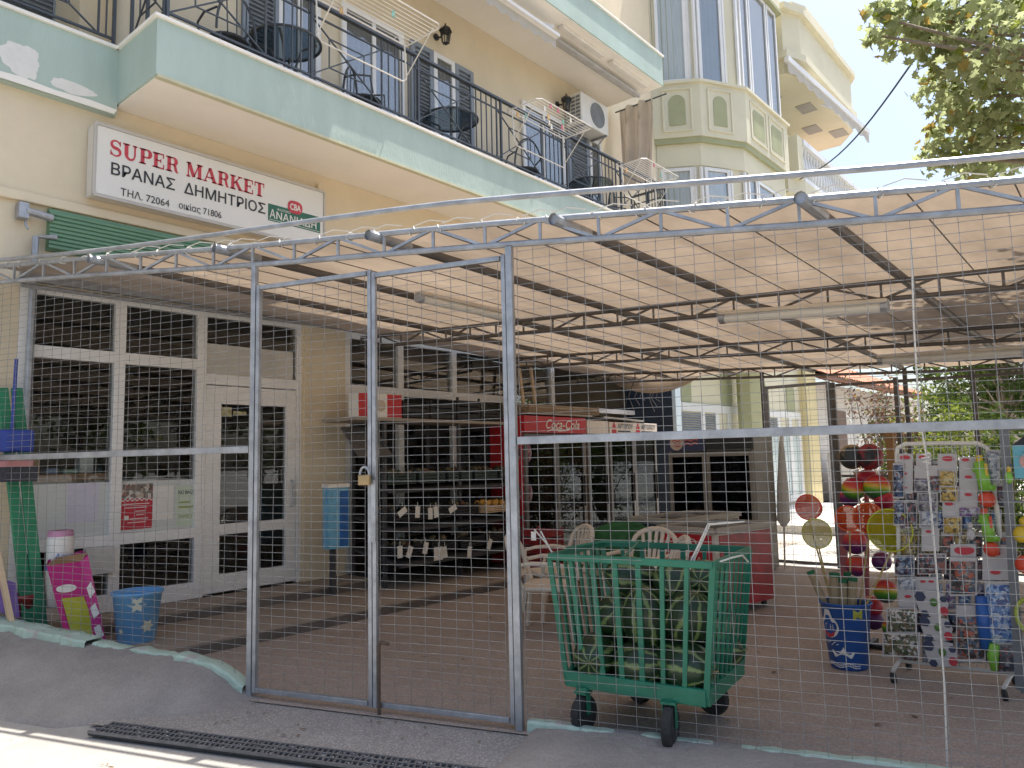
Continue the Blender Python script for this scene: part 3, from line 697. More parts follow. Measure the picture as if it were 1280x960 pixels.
# white cord hanging down from the canopy front
mb = MB(); a = onF(1139, 330, .15); pts = [onF(1139, 300, .15), onF(1142, 400, .15), onF(1149, 520, .15), onF(1158, 570, .15), onF(1171, 720, .15), onF(1180, 850, .15), onF(1186, 1005, .15)]
mb.tube(pts, .0045, 6); b0 = pts[3]
mb.tube([b0+EZ*.02+FD*(.02*math.sin(t*2.2))+FN*(.012*math.cos(t*2.2))-EZ*.006*t for t in range(10)], .004, 5)
o = mb.build('cord', whitep); tag(o, 'white cord hanging from the canopy front down to the ground', 'cord')
# drain
DG = empty('drain_grate', fp(1.2, -.85, 0), 'black slotted drain grate set in the ground before the gate', 'drain')
def dp(s, t, z): p = fp(-.44+s, -.670-t*1.0 + .047*s, 0); return Vector((p.x, p.y, z))
mb = MB(); mb.obox((dp(0, .0, -.01)+dp(7, .16, -.01))/2, (dp(7, .1, 0)-dp(0, .1, 0))/2, (dp(0, .16, 0)-dp(0, 0, 0))/2*.98, EZ*.006)
mb.build('channel', mat('dark_drain_well', (.035, .035, .037), .3, 30, .9), DG)
mb = MB()
for t in (.0, .052, .103, .155): mb.bar(dp(0, t, .004), dp(7, t, .004), .014, .014)
s = 0
while s < 7:
    for t in (.026, .077, .129): mb.bar(dp(s+.4*t, t-.022, .004), dp(s+.012+.4*t, t+.022, .004), .010, .010)
    s += .034
mb.build('grating', mat('worn_black_iron', (.15, .15, .155), .3, 14, .6, .2), DG)
mb = MB()
for i in range(900):
    s, t = rnd.uniform(0, 6.9), rnd.choice((.026, .077, .129))+rnd.uniform(-.02, .02); p = dp(s, t, .001); r_ = rnd.uniform(.004, .010); mb.ball(p, r_, r_*.8, r_*.6, 5, 3)
g = mb.build('gravel', mat('pale_grit', (.42, .41, .38), .3, 40, .9)); g['kind'] = 'stuff'
# ---------------------------------------------------------------- things on the balcony
def drying_rack(far, L, D, label):
    """white wire rack hooked on the rail; far = its outer far corner"""
    o = empty('drying_rack', (-6.5, far.y-L, 6.3), label, 'drying rack', 'drying racks hung on the balcony railing')
    xo, xi, y0, y1, z = far.x, far.x-D, far.y-L, far.y, far.z
    mb = MB(); mb.tube([(xi, y0, z), (xo-.06, y0, z), (xo, y0+.06, z), (xo, y1-.06, z), (xo-.06, y1, z), (xi, y1, z)], .010, 8, closed=True)
    mb.build('frame', whitep, o)
    mb = MB()
    for i in range(1, 10): mb.tube([(xi+D*i/10, y0, z), (xi+D*i/10, y1, z)], .004, 5)
    mb.build('wires', whitep, o)
    mb = MB()
    for y in (y0+.1, y1-.1): mb.tube([(xi, y, z), (xi-.02, y, z+.10), (xi-.10, y, z+.10), (xi-.10, y, z+.02)], .008, 6)
    mb.tube([(xi+.02, y0+.05, z), (xi+.05, y0+.05, z-.45), (xi+.05, y0+.10, z-.5), (xi+.05, y1-.10, z-.5), (xi+.05, y1-.05, z-.45), (xi+.02, y1-.05, z)], .009, 8)
    for y in (y0+.05, y1-.05): mb.tube([(xi+.05, y, z-.42), (xo-.1, y, z)], .007, 6)
    mb.build('brace', whitep, o)
    return o
ra = drying_rack(onZ(553, 33, 6.50), 1.35, .62, 'large white drying rack hooked on the balcony rail above the wall of the sign')
rb_ = drying_rack(onZ(742, 160, 6.42), 1.30, .56, 'white drying rack full of coloured pegs near the air conditioner')
rc = drying_rack(onZ(850, 222, 6.36), 1.2, .5, 'small white drying rack at the far end of the balcony')
pegc = [(.65, .2, .25), (.25, .5, .42), (.75, .7, .6), (.7, .45, .2), (.75, .75, .72)]
def pegs(far, L, D, n, where):
    for i in range(n):
        c = pegc[i % 5]; p = Vector((far.x-D*(i*3 % 10)/10, far.y-L*rnd.uniform(.3, .95), far.z))
        mb = MB(); mb.obox(p+Vector((0, 0, -.03)), (.006, 0, 0), (0, .011, 0), (0, .006, .042)); mb.obox(p+Vector((0, .018, -.03)), (.006, 0, 0), (0, .007, 0), (0, -.006, .042))
        b = mb.build('clothes_peg', flat(c)); tag(b, 'small plastic clothes peg clipped to %s' % where, 'clothes peg', 'pegs on %s' % where)
pegs(onZ(742, 160, 6.42), 1.3, .56, 11, 'the drying rack near the air conditioner')
pegs(onZ(553, 33, 6.50), 1.35, .62, 4, 'the large drying rack above the sign')
pegs(onZ(850, 222, 6.36), 1.2, .5, 4, 'the small drying rack at the balcony end')

def bistro_chair(y, x, rz, label):
    o = bpy.data.objects.new('balcony_chair', None); COL.objects.link(o); o.location = (x, y, 5.42); o.rotation_euler = (0, 0, rz); tag(o, label, 'chair', 'metal chairs on the balcony'); o['_w'] = (0, 0, 0)
    seatm = mat('dark_mesh_seat', (.06, .065, .075), .2, 40, .7)
    mb = MB(); mb.lathe((0, 0, .44), [(.01, 0), (.20, 0), (.21, .012), (.20, .025), (.01, .025)], 18); mb.build('seat', seatm, o)
    for a in (-1, 1):
        for b in (-1, 1):
            mb = MB(); mb.tube([(a*.16, b*.15, .45), (a*.20, b*.19, 0)], .012, 6); mb.build('leg', ironmat, o)
    mb = MB(); pts = [(.22*math.cos(t), -.18+.02*math.sin(t), .45+.46*math.sin(t)) for t in [math.pi*i/14 for i in range(15)]]
    mb.tube(pts, .014, 6)
    for k in (-.10, 0, .10): mb.tube([(k, -.18, .46), (k*1.1, -.17, .45+.44*math.sqrt(max(0, 1-(k/.22)**2)))], .007, 5)
    mb.build('backrest', ironmat, o)
    for a in (-1, 1):
        mb = MB(); mb.tube([(a*.21, -.17, .68), (a*.26, 0, .67), (a*.24, .17, .64), (a*.20, .19, .45)], .012, 6); mb.build('armrest', ironmat, o)
def bistro_table(y, x, label):
    o = bpy.data.objects.new('balcony_table', None); COL.objects.link(o); o.location = (x, y, 5.42); tag(o, label, 'table', 'metal tables on the balcony'); o['_w'] = (0, 0, 0)
    mb = MB(); mb.lathe((0, 0, .70), [(.01, 0), (.36, 0), (.36, .012), (.01, .012)], 28); mb.build('table_top', MATS.get('table_glass') or glass('table_glass', (.62, .68, .70), .5), o)
    mb = MB(); mb.tube([(.37*math.cos(2*math.pi*i/28), .37*math.sin(2*math.pi*i/28), .705) for i in range(28)], .016, 6, closed=True); mb.build('rim', ironmat, o)
    for k in range(4):
        t = math.pi/4+k*math.pi/2; c, s = math.cos(t), math.sin(t)
        mb = MB(); mb.tube([(.33*c, .33*s, .69), (.16*c, .16*s, .62), (.09*c, .09*s, .40), (.13*c, .13*s, .2), (.30*c, .30*s, 0)], .014, 6); mb.build('leg', ironmat, o)
def by(px, py): return onX(px, py, -6.95).y
bistro_chair(by(285, 30), -6.95, R(90), 'dark metal balcony chair right of the corner railing above the sign')
bistro_table(by(355, 40), -6.9, 'round dark balcony table above the painted sign')
bistro_chair(by(455, 90), -6.95, R(-60), 'dark metal balcony chair below the large drying rack')
bistro_table(by(560, 140), -6.9, 'round dark balcony table at the middle of the balcony')
bistro_chair(by(655, 190), -6.95, R(60), 'dark metal balcony chair behind the pegged drying rack')
bistro_table(by(735, 215), -6.9, 'round dark balcony table below the air conditioner')
bistro_chair(by(775, 235), -6.95, R(-40), 'dark metal balcony chair at the far end of the balcony')
def lantern(px, py, label):
    p = onX(px, py, -7.2); o = empty('wall_lantern', (WX, p.y, p.z), label, 'wall lamp', 'black wall lanterns on the balcony wall')
    mb = MB(); mb.lathe((WX, p.y, p.z+.06), [(.05, 0), (.05, .02)], 12, Matrix.Rotation(R(90), 3, 'Y')); mb.tube([(WX, p.y, p.z+.06), (-7.3, p.y, p.z+.02), (-7.23, p.y, p.z+.07), (-7.2, p.y, p.z+.13)], .013, 6); mb.build('bracket', blackp, o)
    mb = MB()
    mb.lathe((-7.2, p.y, p.z-.11), [(.005, -.03), (.03, -.01), (.05, 0)], 6); mb.lathe((-7.2, p.y, p.z+.09), [(.10, -.02), (.085, .01), (.04, .05), (.015, .07), (.01, .1)], 6)
    for k in range(6): a = k*math.pi/3; mb.tube([(-7.2+.05*math.cos(a), p.y+.05*math.sin(a), p.z-.11), (-7.2+.08*math.cos(a), p.y+.08*math.sin(a), p.z+.08)], .006, 4)
    mb.build('cage', blackp, o)
    mb = MB(); mb.lathe((-7.2, p.y, p.z-.105), [(.045, 0), (.072, .18)], 6); mb.build('glass', winglass, o)
lantern(557, 45, 'black wall lantern above the shuttered balcony window')
lantern(708, 130, 'black wall lantern beside the air conditioner')
ac = empty('air_conditioner', (-7.1, 10.6, 7.35), 'white air conditioner outdoor unit on the upper wall under the top balcony', 'air conditioner')
a0 = onX(726, 115, -7.02); y0 = a0.y; y1 = y0+.85; z1 = onX(726, 113, -7.02).z; z0 = z1-.56
mb = MB(); mb.box(-7.36, y0, z0, -7.02, y1, z1); mb.build('casing', whitep, ac, bevel=.02)
mb = MB()
for i in range(7):
    for j in range(3): mb.box(-7.34+j*.105, y0-.006, z0+.05+i*.068, -7.34+j*.105+.085, y0-.001, z0+.09+i*.068)
mb.build('side_grille', mat('dark_grille', (.22, .23, .24), .1, 9, .7), ac)
mb = MB()
for r_ in (.05, .09, .13, .17, .21): mb.tube([(-7.012, y0+.50+r_*math.cos(t), (z0+z1)/2+r_*math.sin(t)) for t in [2*math.pi*i/24 for i in range(24)]], .004, 4, closed=True)
mb.lathe((-7.018, y0+.5, (z0+z1)/2), [(.225, 0), (.225, .004)], 28, Matrix.Rotation(R(90), 3, 'Y')); mb.build('fan_grille', mat('dark_grille', (.22, .23, .24), .1, 9, .7), ac)
mb = MB()
for y in (y0+.1, y1-.1): mb.bar((WX, y, z0-.02), (-7.0, y, z0-.02), .03, .03); mb.bar((WX, y, z0-.3), (-7.05, y, z0-.03), .02, .02)
mb.build('bracket', galv, ac)
mb = MB(); mb.smooth = True
def cur(s, t):
    X = -7.25+.75*s; wv = .06*math.sin(s*17+t*1.5); pull = .22*(t**2)*(s)
    return Vector((X-pull*.6, 11.9+wv+.05*noise.noise(Vector((s*4, t*3, 1))), 8.14-1.65*t*(1-.06*math.sin(s*3))))
mb.grid(cur, 60, 20); o = mb.build('balcony_curtain', cloth('beige_awning_cloth', (.52, .46, .40), (.4, .34, .28), .08, 2, .25)); tag(o, 'beige cloth curtain hanging at the far end of the balcony', 'curtain')
mb = MB(); mb.tube([(-7.35, 11.92, 8.12), (-6.25, 11.92, 8.12)], .016, 6); o = mb.build('curtain_rod', ironmat); tag(o, 'thin dark rod the beige balcony curtain hangs from', 'rod')
# folded awnings under the top balcony
aw = empty('folded_awning', (-6.6, 7.5, 8.1), 'white folded awning with a fringed edge below the top balcony', 'awning', 'folded awnings')
q0, q1 = onZ(560, -60, 7.9), onZ(702, 42, 7.9)
mb = MB(); mb.tube([(-6.62, 5.2, 8.05), (-6.62, q1.y+.1, 8.05)], .07, 10); mb.build('roller', white_al, aw)
mb = MB(); mb.bar((-6.36, 5.2, 7.88), (-6.36, q1.y, 7.88), .09, .05); mb.bar((-6.44, 5.2, 7.95), (-6.44, q1.y-.02, 7.95), .05, .05); mb.build('front_bar', white_al, aw)
mb = MB(); mb.grid(lambda s, t: Vector((-6.40, 5.2+(q1.y-5.2)*s, 7.87-.15*t*(1+.15*math.sin(s*90)))), 120, 2); mb.build('fringe', cloth('white_awning_cloth', (.62, .6, .56), (.5, .47, .42), .05, 6, .3), aw)
mb = MB(); mb.bar((-6.62, q1.y-.35, 8.1), (-6.32, q1.y-.15, 7.95), .03, .05); mb.build('arm', white_al, aw)
aw = empty('folded_awning', (-6.6, 10, 8.2), 'grey folded awning bar close under the far end of the top balcony', 'awning', 'folded awnings')
mb = MB(); mb.tube([(-6.66, 8.9, 8.08), (-6.66, 11.5, 8.08)], .05, 10); mb.bar((-6.58, 8.9, 8.03), (-6.58, 11.5, 8.03), .06, .05); mb.build('roller', mat('grey_awning_metal', (.45, .44, .43), .15, 6, .5), aw)

# ---------------------------------------------------------------- neighbouring apartment house with bay windows
NB = empty('apartment_building', (-7.4, 18, 0), 'pale apartment building with round bay windows and sage green niches', 'building')
ncream = mat('pale_cream_render', (.66, .62, .47), .06, 1.2, .85, bump=.12, bscale=40)
sage = mat('sage_green_paint', (.36, .37, .22), .08, 3, .8)
nwhite = mat('white_upvc', (.74, .74, .73), .04, 4, .4)
bluecur = mat('pale_blue_curtain', (.90, .93, .96), .14, 3, .9, stretch=(14, 14, .6))
A = Vector((-7.4, 13.56)); B = Vector((-6.64, 14.05)); C_ = Vector((-6.11, 15.0)); D_ = Vector((-6.11, 17.35)); E_ = Vector((-7.4, 17.9))
bayp = [A, B, C_, D_, E_]
def offs(d):
    n_ = len(bayp); out = []
    cx = Vector((-7.4, 15.8))
    for i, p in enumerate(bayp):
        if i in (0, n_-1): out.append(p + Vector((0, -d if i == 0 else d))); continue
        e0 = (bayp[i]-bayp[i-1]).normalized(); e1 = (bayp[i+1]-bayp[i]).normalized()
        n0 = Vector((e0.y, -e0.x)); n1 = Vector((e1.y, -e1.x)); m_ = (n0+n1).normalized(); out.append(p+m_*d/max(.5, m_.dot(n0)))
    return out
mb = MB()
mb.box(-13, 13.52, 0, -7.41, 22.2, 15)
nw = mb.build('wall', ncream, NB); nw['_w'] = NB['_w']
mb = MB()
for d, z0, z1 in ((0, 4.1, 5.75), (-.03, 5.75, 7.5), (0, 7.5, 7.98), (.10, 8.1, 9.25), (-.03, 9.25, 12.1), (.10, 12.15, 13.7), (0, 13.7, 15)): mb.wall([tuple(p) for p in offs(d)], z0, z1)
bay = mb.build('bay', ncream, NB); bay['_w'] = NB['_w']
mb = MB()
for d, z0, z1 in ((.07, 7.98, 8.1), (.13, 12.09, 12.17), (.05, 4.0, 4.1)): mb.wall([tuple(p) for p in offs(d)], z0, z1)
mb.build('sage_trim', sage, bay)
mb = MB(); mb.wall([tuple(p) for p in offs(.16)], 9.25, 9.31); mb.wall([tuple(p) for p in offs(.06)], 5.72, 5.78); mb.build('sill', ncream, bay)
def face_pt(p, q, t, z, d): e = (q-p).normalized(); nn = Vector((e.y, -e.x)); c = p+(q-p)*t+nn*d; return Vector((c.x, c.y, z))
def facewin(p, q, t0, t1, z0, z1, par, curt=bluecur):
    e = ((q-p).normalized()); ex = Vector((e.x, e.y, 0)); nn = Vector((e.y, -e.x, 0)); L = (q-p).length
    a, b = face_pt(p, q, t0, z0, -.03), face_pt(p, q, t1, z0, -.03); wd = (b-a).length; h = z1-z0
    mb = MB()
    for s in (0, 1): c = a+ex*(wd*s)+nn*.03; mb.obox(c+EZ*h/2+ex*(.035 if s == 0 else -.035), ex*.035, nn*.035, EZ*h/2)
    for z in (.035, h-.035): mb.obox((a+b)/2+EZ*z+nn*.03, ex*(wd/2-.07), nn*.034, EZ*.035)
    f = mb.build('window', nwhite, par, bevel=.004); f['_w'] = NB['_w']
    mb = MB(); k = rnd.random()*9
    mb.grid(lambda s, t: a+ex*(.06+(wd-.12)*s)+nn*(.008+.006*math.sin(s*wd*45+k))+EZ*(.06+(h-.12)*t), 40, 1); mb.build('curtain', curt, f)
    mb = MB(); mb.obox((a+b)/2+EZ*h/2+nn*.035, ex*(wd/2-.06), nn*.003, EZ*(h/2-.06)); mb.build('pane', winglass, f)
for z0, z1 in ((9.32, 12.07), (5.80, 7.46)):
    facewin(A, B, .08, .80, z0, z1, bay); facewin(B, C_, .05, .62, z0, z1, bay)
    facewin(C_, D_, .04, .24, z0, z1, bay); facewin(C_, D_, .26, .70, z0, z1, bay); facewin(C_, D_, .72, .97, z0, z1, bay)
    mb = MB()
    for p, q, ts in ((A, B, (.84, .99)), (B, C_, (.66, .98))):
        for t in ts: mb.bar(face_pt(p, q, t, z0, 0), face_pt(p, q, t, z1, 0), .09, .05)
    mb.build('mullion', nwhite, bay)
def arch_poly(w_, h, n=10): return [(-w_/2, 0), (w_/2, 0)] + [(w_/2*math.cos(math.pi*i/n), h-w_/2+w_/2*math.sin(math.pi*i/n)) for i in range(n+1)]
def niche(p, q, t, zc_, w_, h, kind):
    e = (q-p).normalized(); ex = Vector((e.x, e.y, 0)); nn = Vector((e.y, -e.x, 0))
    c = face_pt(p, q, t, zc_-h/2, .10)
    P = arch_poly(w_, h) if kind == 'arch' else [(-w_/2, 0), (w_/2, 0), (w_/2, h), (-w_/2+.08, h), (-w_/2, h-.08)]
    fr = [(-w_/2-.12, -.12), (w_/2+.12, -.12), (w_/2+.12, h+.12), (-w_/2-.12, h+.12)]
    mb = MB()
    for i in range(4): a, b = fr[i], fr[(i+1) % 4]; mb.bar(c+ex*a[0]+EZ*a[1]+nn*.004, c+ex*b[0]+EZ*b[1]+nn*.004, .05, .03)
    mb.build('panel_moulding', ncream, bay)
    mb = MB(); mb.prism(P, c+nn*.002, ex, EZ, .006); mb.build('niche', sage, bay)
oA, oB, oC, oD = A, B, C_, D_
for z in (8.68, 13.1):
    niche(A, B, .50, z, .34, .66, 'arch'); niche(B, C_, .42, z, .34, .66, 'arch'); niche(C_, D_, .28, z, .62, .6, 'sq'); niche(C_, D_, .72, z, .62, .6, 'sq')
# ground floor of the neighbour: octagonal recesses, louvred shop windows, a column
def capsule(y, z, w_, h):
    P = [(-w_/2, -h/2+.12), (-w_/2+.1, -h/2), (w_/2-.1, -h/2), (w_/2, -h/2+.12), (w_/2, h/2-.12), (w_/2-.1, h/2), (-w_/2+.1, h/2), (-w_/2, h/2-.12)]
    mb = MB(); mb.prism(P, (-7.408, y, z), EY, EZ, .012); mb.build('niche', sage, nw)
for (px, py) in ((857, 483), (908, 487), (952, 495), (988, 500)):
    p = onX(px, py, -7.4); capsule(p.y, p.z, .48 if px < 900 else .62, .78)
mb = MB(); pz = 2.42
mb.box(-7.408, 13.7, .25, -7.36, 21.0, .42); mb.box(-7.408, 13.7, 2.45, -7.36, 21.0, 2.62)
for y in (13.9, 15.05, 15.75, 16.4, 17.6, 18.5, 19.4, 20.2, 20.9): mb.box(-7.407, y-.09, .42, -7.365, y+.09, 2.45)
mb.build('shop_frame', nwhite, nw)
for (y0, y1) in ((14.0, 14.95), (15.15, 15.65), (17.7, 18.4), (18.6, 19.3)):
    mb = MB()
    for i in range(9): mb.obox((-7.385, (y0+y1)/2, 2.0+.05*i), (.014, 0, -.014), (0, (y1-y0)/2, 0), (.003, 0, .004))
    mb.build('louvre', shutter_m, nw)
mb = MB(); mb.box(-7.407, 13.75, .43, -7.395, 20.9, 1.97); mb.build('shop_glass', mat('milky_blue_glass', (.55, .64, .64), .1, 2, .12), nw)
mb = MB(); yc = onX(940, 480, -6.9).y
mb.wall([(-6.95+.30*math.cos(R(22.5+45*k)), yc+.30*math.sin(R(22.5+45*k))) for k in range(8)], 0, 4.1); mb.build('column', mat('sage_cream_paint', (.48, .47, .28), .08, 3, .8), nw)
mb = MB(); mb.box(-7.409, 21.1, 0, -7.2, 21.9, 4.2); mb.build('corner_pillar', mat('pale_yellow_paint', (.68, .58, .33), .06, 3, .8), nw)
mb = MB(); mb.box(-7.4, 13.6, 0, -6.7, 21.2, .16); mb.build('plinth_step', nwhite, nw)
# upper balconies past the bay: balustrade below, corniced parapet with an awning above
def balcony_slab(z0, z1, xo, y0, y1, nm):
    P = [(-7.4, y0), (xo-.25, y0), (xo, y0+.5), (xo, y1-.8), (xo-.6, y1), (-7.4, y1)]
    mb = MB(); mb.wall(P, z0, z1); b = mb.build(nm, ncream, NB); b['_w'] = NB['_w']; return b, P
b1, P1 = balcony_slab(7.85, 8.2, -6.0, 17.95, 23.4, 'balcony')
mb = MB(); mb.box(-7.4, 17.95, 8.2, -6.3, 18.1, 9.3); mb.box(-6.35, 18.1, 8.2, -6.02, 18.45, 9.3); mb.build('parapet', ncream, b1)
mb = MB()
for i in range(22):
    y = 18.6+i*.215; mb.lathe((-6.1, y, 8.28), [(.05, 0), (.06, .06), (.035, .12), (.075, .34), (.035, .66), (.055, .76), (.05, .86)], 8)
mb.build('balusters', nwhite, b1)
mb = MB(); mb.box(-6.22, 18.45, 9.14, -5.98, 23.4, 9.28); mb.box(-6.2, 18.45, 8.2, -6.0, 23.4, 8.29); mb.build('handrail', nwhite, b1)
b2, P2 = balcony_slab(10.9, 11.25, -5.95, 18.0, 23.6, 'balcony')
mb = MB()
def scaled(P, d): return [(x+(d if x > -7.3 else 0), y+(-d if i < 2 else (d if i > 3 else 0))) for i, (x, y) in enumerate(P)]
mb.wall(scaled(P2, .14), 11.25, 11.42); mb.wall(scaled(P2, .02), 11.42, 12.5); mb.wall(scaled(P2, .16), 12.5, 12.66)
mb.build('parapet', ncream, b2)
for (x, y) in ((-6.9, 18.9), (-6.45, 20.3), (-6.8, 21.8), (-6.3, 22.6)):
    mb = MB(); mb.box(x-.2, y-.3, 10.885, x+.2, y+.3, 10.898); mb.build('soffit_light', mat('grey_soffit_light', (.33, .33, .30), .1, 5, .6), b2)
mb = MB(); mb.wall([(-7.4, 19.5), (-6.4, 19.5), (-6.2, 20.0), (-6.2, 22.4), (-7.4, 22.4)], 12.66, 13.6); mb.build('roof_parapet', ncream, NB)
aw = empty('folded_awning', (-5.8, 21, 10.7), 'pale folded awning sticking out under the far balcony of the apartment building', 'awning', 'folded awnings')
w0, w1 = onX(985, 72, -6.1), onX(1086, 165, -5.6)
mb = MB(); mb.bar(onX(983, 73, -6.05), onX(1085, 166, -5.35), .11, .14); mb.build('front_bar', nwhite, aw)
mb = MB(); aa, bb = onX(983, 73, -6.05), onX(1085, 166, -5.35)
mb.grid(lambda s, t: aa+(bb-aa)*s+Vector((.02, 0, -.08-.22*t*(1+.2*math.sin(s*60)))), 90, 2); mb.build('fringe', MATS['white_awning_cloth'], aw)
mb = MB(); mb.bar(aa+Vector((-.6, .3, .1)), aa.lerp(bb, .3), .05, .05); mb.bar(aa+Vector((-.6, 2.0, .1)), aa.lerp(bb, .75), .05, .05); mb.build('arm', nwhite, aw)
# overhead cable
mb = MB(); e0 = onY(1000, 224, 14.0); e1 = onY(1146, 70, 9.5); e1 = CAM+(e1-CAM); 
mb.tube([e0.lerp(e1, i/14)-EZ*.25*math.sin(math.pi*i/14) for i in range(15)] + [e1+(e1-e0)*.6], .012, 6); o = mb.build('overhead_cable', blackp); tag(o, 'black overhead cable slanting up from the apartment building into the tree', 'cable')

# ---------------------------------------------------------------- white house with a tiled roof farther along
HS = empty('tiled_house', (-8, 27, 0), 'white house with a red tiled roof beyond the back fence', 'house')
hw_ = mat('white_house_render', (.74, .71, .67), .05, 2, .85, bump=.1)
mb = MB(); mb.box(-13, 22.4, 0, -8.0, 38, 3.75); mb.box(-8.2, 22.6, 0, -7.7, 22.9, 3.7); mb.build('wall', hw_, HS)
tile = mat('terracotta_tile', (.42, .17, .10), .25, 3, .85, col2=(.52, .33, .24), thr=.6)
def tl(s, t):
    y = 22.0+16*s; x = -6.9-4.6*t; return Vector((x, y, 3.72+2.0*t+.045*abs(math.sin(y*math.pi/.24))+.02*((t*18) % 1)))
mb = MB(); mb.grid(tl, 480, 36); rf = mb.build('roof', tile, HS); rf['_w'] = HS['_w']
mb = MB(); mb.add([(-6.92, 22, 3.66), (-6.92, 38, 3.66), (-11.5, 38, 5.66), (-11.5, 22, 5.66)], [(0, 1, 2, 3)]); mb.bar((-6.93, 22, 3.66), (-6.93, 38, 3.66), .04, .12)
for i in range(27): y = 22.1+i*.6; mb.bar((-6.95, y, 3.60), (-8.0, y, 4.06), .07, .1)
mb.build('rafters', mat('brown_rafters', (.22, .10, .06), .2, 5, .8), rf)
for y0 in (23.0, 26.0):
    mb = MB(); mb.box(-8.0, y0, 1.2, -7.96, y0+1.1, 2.9); f = mb.build('window', mat('brown_shutter', (.24, .17, .14), .1, 5, .7), HS); f['_w'] = HS['_w']
    mb = MB()
    for i in range(26): mb.box(-7.965, y0+.06, 1.25+i*.062, -7.945, y0+1.04, 1.275+i*.062)
    mb.build('slats', mat('brown_shutter', (.24, .17, .14), .1, 5, .7), f)
mb = MB()
for i in range(9): mb.box(-7.7+.001*i, 24+i*.28, 0, -6.9, 24+i*.28+.30, 1.5-.17*i)
mb.build('stairs', hw_, HS)
mb = MB(); mb.bar((-6.92, 23.7, 2.6), (-6.92, 26.6, .95), .05, .06)
for i in range(8): mb.bar((-6.92, 23.9+i*.36, 1.5-.2*i), (-6.92, 23.9+i*.36, 2.48-.2*i), .03, .03)
mb.build('stair_rail', nwhite, HS)

# ---------------------------------------------------------------- trees and shrubs
def leafmat(name, col, tr, var=.35, col2=None):
    return cloth(name, col, tr, var, 1.1, .38, col2=col2)
plane_leaf = cloth('plane_leaf', (.24, .26, .15), (.50, .56, .29), .35, 1.1, .5)
plane_leaf2 = leafmat('yellowed_plane_leaf', (.32, .24, .08), (.50, .36, .10), .3)
green_leaf = leafmat('green_leaf', (.055, .085, .028), (.10, .15, .03), .4)
lime_leaf = leafmat('lime_leaf', (.16, .19, .04), (.25, .30, .05), .3)
bract = leafmat('faded_bract', (.22, .14, .10), (.25, .15, .10), .4)
bark = mat('mottled_bark', (.24, .20, .15), .25, 5, .9, bump=.5)
LOBE = [(0, 0), (.30, -.06), (.22, .12), (.50, .22), (.27, .38), (.30, .62), (.10, .58), (0, .95), (-.10, .58), (-.30, .62), (-.27, .38), (-.50, .22), (-.22, .12), (-.30, -.06)]
OVAL = [(0, 0), (.22, .3), (.18, .7), (0, 1), (-.18, .7), (-.22, .3)]
def leaves(mb, c, rad, n, size, shape, r_, droop=.5, nm=1):
    for i in range(n):
        d = Vector((r_.gauss(0, 1), r_.gauss(0, 1), r_.gauss(0, 1))).normalized(); q = c+Vector((d.x*rad[0], d.y*rad[1], d.z*rad[2]))*(r_.random()**.45)
        nrm = (d*.5+Vector((r_.uniform(-1, 1), r_.uniform(-1, 1), r_.uniform(-.2, 1.2)))).normalized(); ex = nrm.cross(Vector((r_.uniform(-1, 1), r_.uniform(-1, 1), -droop)))
        if ex.length < .05: continue
        ex.normalize(); ey = nrm.cross(ex); s = size*r_.uniform(.6, 1.25); bend = r_.uniform(.05, .3)
        mb.cur = r_.choice(range(nm)) if nm > 1 and r_.random() < .13 else 0
        mid = [q+ey*(p[1]*s)+ex*(p[0]*s)+nrm*(-bend*s*abs(p[0])*1.5-bend*s*p[1]**2*.6) for p in shape]
        ctr = len(mid); mb.add(mid+[q+ey*(.4*s)], [(k, (k+1) % ctr, ctr) for k in range(ctr)])
def limb(mb, a, b, r0_, r1, r_, n=6):
    a, b = Vector(a), Vector(b); L = (b-a).length
    mb.tube([a.lerp(b, i/n)+Vector((r_.uniform(-1, 1), r_.uniform(-1, 1), r_.uniform(-.5, .5)))*L*.03*(0 < i < n) for i in range(n+1)], [r0_+(r1-r0_)*i/n for i in range(n+1)], 7)
def tree(name, base, h, rad, n_cl, n_lf, size, label, mats, seed, shape=OVAL, cat='tree', group=None, trunk_r=.16, cz=.62, clr=.32, extra=(), flat_=.75):
    r_ = random.Random(seed); base = Vector(base); o = empty(name, base, label, cat, group); top = base+Vector((0, 0, h*cz))
    tr_ = MB(); tr_.smooth = True; limb(tr_, base-EZ*.1, base+Vector((r_.uniform(-.2, .2), r_.uniform(-.2, .2), h*.42)), trunk_r, trunk_r*.7, r_); fork = base+Vector((0, 0, h*.40))
    cr = MB(); cl = []
    for i in range(n_cl):
        d = Vector((r_.gauss(0, 1), r_.gauss(0, 1), r_.gauss(0, 1))).normalized(); k = r_.uniform(.35, 1)
        cl.append((top+Vector((d.x*rad*k, d.y*rad*k, d.z*h*(1-cz)*k*.95)), rad*clr*r_.uniform(.6, 1.3)))
    cl += [(Vector(p), q) for p, q in extra]
    for c, q in cl:
        limb(tr_, fork+Vector((r_.uniform(-.1, .1), r_.uniform(-.1, .1), r_.uniform(-.3, .4))), c, trunk_r*.22, .012, r_, 5)
        leaves(cr, c, (q, q, q*flat_), int(n_lf*(q/(rad*clr))**1.5) if q else n_lf, size, shape, r_, nm=len(mats))
    tr_.build('trunk', bark, o); cr.build('crown', mats, o); return o
